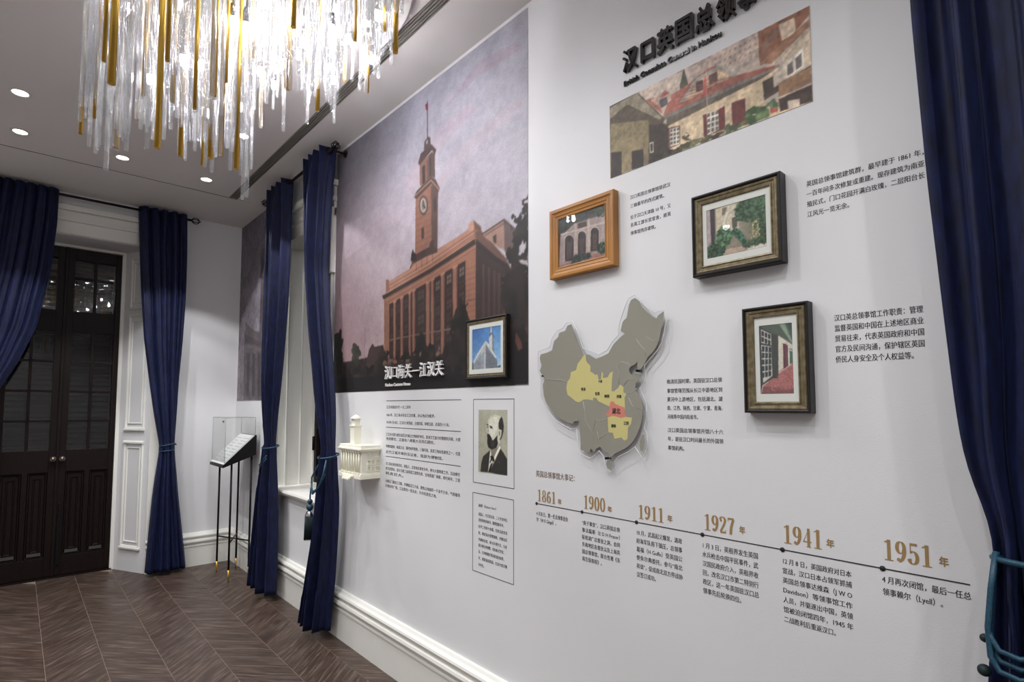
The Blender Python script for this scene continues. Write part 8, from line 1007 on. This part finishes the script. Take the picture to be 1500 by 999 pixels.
gpane([(gx1, gy0, 1.165), (gx1, gy1, 1.165), (gx1, gy1, gt), (gx1, gy0, gt)])
gpane([(gx0, gy0, gt), (gx1, gy0, gt), (gx1, gy1, gt), (gx0, gy1, gt)])
e_ = MB()
for a, b_ in (((gx0, gy0, .94), (gx0, gy0, gt)), ((gx0, gy1, .94), (gx0, gy1, gt)), ((gx1, gy0, 1.165), (gx1, gy0, gt)), ((gx1, gy1, 1.165), (gx1, gy1, gt)), ((gx0, gy0, gt), (gx1, gy0, gt)), ((gx0, gy1, gt), (gx1, gy1, gt)), ((gx0, gy0, gt), (gx0, gy1, gt)), ((gx1, gy0, gt), (gx1, gy1, gt))):
    e_.cyl(a, b_, .0016, n=6)
e_.build('glass_edges', M['green'], dc)
MB().box((gx0 - .002, gy0 + .05, 1.268), (gx0 - .0005, gy0 + .085, 1.280)).build('sticker', M['black'], dc)
for lx, ly in ((1.335, 4.79), (1.335, 5.13), (1.488, 4.79), (1.488, 5.13)):
    zt = .90 + (lx - 1.262) * .38 + .02
    lg = MB().cyl((lx, ly, .09), (lx, ly, zt), .008, n=10).build('leg', M['black'], dc)
    MB().cyl((lx, ly, 0), (lx, ly, .09), .005, .0078, n=10).build('brass_foot', M['brass'], lg)
MB().cyl((1.335, 4.79, .30), (1.488, 5.13, .30), .006, n=8).build('stretcher', M['black'], dc)
MB().cyl((1.335, 5.13, .30), (1.488, 4.79, .30), .006, n=8).build('stretcher', M['black'], dc)

# ---------------------------------------------------------------- chandelier
ch = tag(empty('chandelier', (.655, 2.10, 3.10)), 'large chandelier of hanging crystal and brass rods of many lengths', 'chandelier')
MB().cyl((.655, 2.10, 3.075), (.655, 2.10, 3.103), .30, n=48).build('canopy', M['brass'], ch)
MB().cyl((.655, 2.10, 3.060), (.655, 2.10, 3.075), .555, n=64).build('rod_plate', M['soffit'], ch)
for k in range(4):
    t_ = PI / 4 + k * PI / 2; MB().cyl((.655 + .2 * math.cos(t_), 2.10 + .2 * math.sin(t_), 3.0), (.655 + .2 * math.cos(t_), 2.10 + .2 * math.sin(t_), 3.08), .008).build('stem', M['brass'], ch)
unit = {}
def rodmesh(r_, kind):
    if (r_, kind) in unit: return unit[(r_, kind)]
    mb = MB(); n = 10 if kind == 'g' else 14
    if kind == 'g': mb.lathe([(.0001, -1), (r_ * .82, -1), (r_, -.994), (r_, 0), (.0001, 0)], (0, 0, 0), n)
    else: mb.cyl((0, 0, -1), (0, 0, 0), r_, n=n)
    o = mb.build('proto', M['rodglass'] if kind == 'g' else (M['brass'] if kind == 'b' else M['dbronze']))
    me = o.data; me.name = 'rod'; bpy.data.objects.remove(o); unit[(r_, kind)] = me; return me
ng = 0; extra = MB()
for x, y, zt, r_, kind in RODS:
    me = rodmesh(r_, kind)
    if kind == 'g':
        ng += 1
        if ng > 300:
            extra.lathe([(.0001, zt), (r_, zt + .002), (r_, 3.06), (.0001, 3.06)], (x, y, 0), 10); continue
    o = bpy.data.objects.new({'g': 'crystal_rod', 'b': 'brass_rod', 'd': 'dark_rod'}[kind], me); COL.objects.link(o)
    o.parent = ch; o.matrix_parent_inverse = ch.matrix_basis.inverted(); o.location = (x, y, 3.06); o.scale = (1, 1, 3.06 - zt)
if extra.v:
    o = extra.build('crystal_rods', M['rodglass'], ch); o['kind'] = 'stuff'
random.seed(21)
for k in range(19):      # small LED spots in the plate shining down the rods
    rr_ = (0, .2, .42)[0 if k == 0 else (1 if k < 7 else 2)]; a = k * 2 * PI / (6 if k < 7 else 12)
    MB().cyl((.655 + rr_ * math.cos(a), 2.10 + rr_ * math.sin(a), 3.056), (.655 + rr_ * math.cos(a), 2.10 + rr_ * math.sin(a), 3.060), .022, n=16).build('led_spot', M['led'], ch)
for k in range(30):
    a = 2 * PI * k / 30 + .1; rr_ = (.14, .30, .43)[k % 3]
    bx_, by_ = .655 + rr_ * math.cos(a), 2.10 + rr_ * math.sin(a); zb_ = 2.56 + .10 * ((k * 7) % 4)
    near_ = sorted(((q[0] - bx_) ** 2 + (q[1] - by_) ** 2, q[2]) for q in RODS)[:9]; zb_ = min(2.9, max(zb_, sum(q[1] for q in near_) / 9 + .10))
    for _ in range(400):
        if all((bx_ - q[0]) ** 2 + (by_ - q[1]) ** 2 > (q[3] + .011) ** 2 for q in RODS): break
        bx_ += random.uniform(-.006, .006); by_ += random.uniform(-.006, .006)
    MB().cyl((bx_, by_, zb_ + .045), (bx_, by_, 3.06), .003, n=8).cyl((bx_, by_, zb_), (bx_, by_, zb_ + .045), .010, n=12).build('lamp_holder', M['chrome'], ch)
    MB().lathe([(.0001, -.035), (.007, -.032), (.0095, -.02), (.009, 0), (.0001, 0)], (bx_, by_, zb_), 12).build('bulb', M['glow'], ch)

# ---------------------------------------------------------------- downlights
def downlight(x, y, label, power=1., z=3.0915, aim=(0, 0), ang=106, blend=.15):
    e = tag(empty('downlight', (x, y, z)), label, 'ceiling light', 'recessed downlights')
    MB().lathe([(.034, 0), (.046, -.001), (.048, -.004), (.046, -.006), (.036, -.005), (.034, -.001)], (x, y, z), 28).build('trim_ring', M['trim'], e)
    MB().lathe([(.0001, -.002), (.034, -.002)], (x, y, z), 24).build('lens', M['lens'], e)
    ld = bpy.data.lights.new('spot', 'SPOT'); ld.energy = SPOT_W * power; ld.spot_size = math.radians(ang); ld.spot_blend = blend; ld.shadow_soft_size = .03; ld.color = SPOT_COL
    lo = bpy.data.objects.new('lamp', ld); COL.objects.link(lo); lo.parent = e; lo.matrix_parent_inverse = e.matrix_basis.inverted(); lo.location = (x, y, z - .012)
    lo.rotation_euler = (aim[0], aim[1], 0)
SPOT_ANG = 126
downlight(-.056, 3.86, 'upper of the two round downlights at the far left of the ceiling')
downlight(-.054, 4.42, 'lower of the two round downlights at the far left of the ceiling')
downlight(.475, 4.43, 'round downlight below the left end of the chandelier, third from left')
downlight(1.0, 4.45, 'round downlight nearest the far right corner of the ceiling')
downlight(1.0, 3.57, 'round downlight seen through the crystal rods of the chandelier')
for x, y, l in ((.9, 2.75, 'between the chandelier and the mural'), (.62, 1.35, 'in front of the map wall'), (.45, .35, 'in front of the tall veranda picture'), (.7, -.6, 'by the nearest curtain, behind the camera'), (0, 2.4, 'left of the chandelier'), (-.1, .8, 'almost above the camera'), (-.6, -.6, 'behind the camera on the left'), (-1.3, 3.4, 'far out on the left side of the room'), (-1.9, 2.4, 'by the left wall, level with the chandelier'), (-.9, 1.9, 'left of the chandelier, second from it, added out of view'), (-1.2, 4.4, 'far left beyond the curtain, added out of view'), (-1.9, .2, 'by the left wall near the camera, added out of view'), (-.3, -1.4, 'well behind the camera, added out of view'), (-1.4, 1.2, 'near side of the room on the left, added out of view')):  # those labelled added are unseen, put in for bounce onto the ceiling
    downlight(x, y, 'round downlight overhead %s' % l, .8, ang=150, blend=.8)
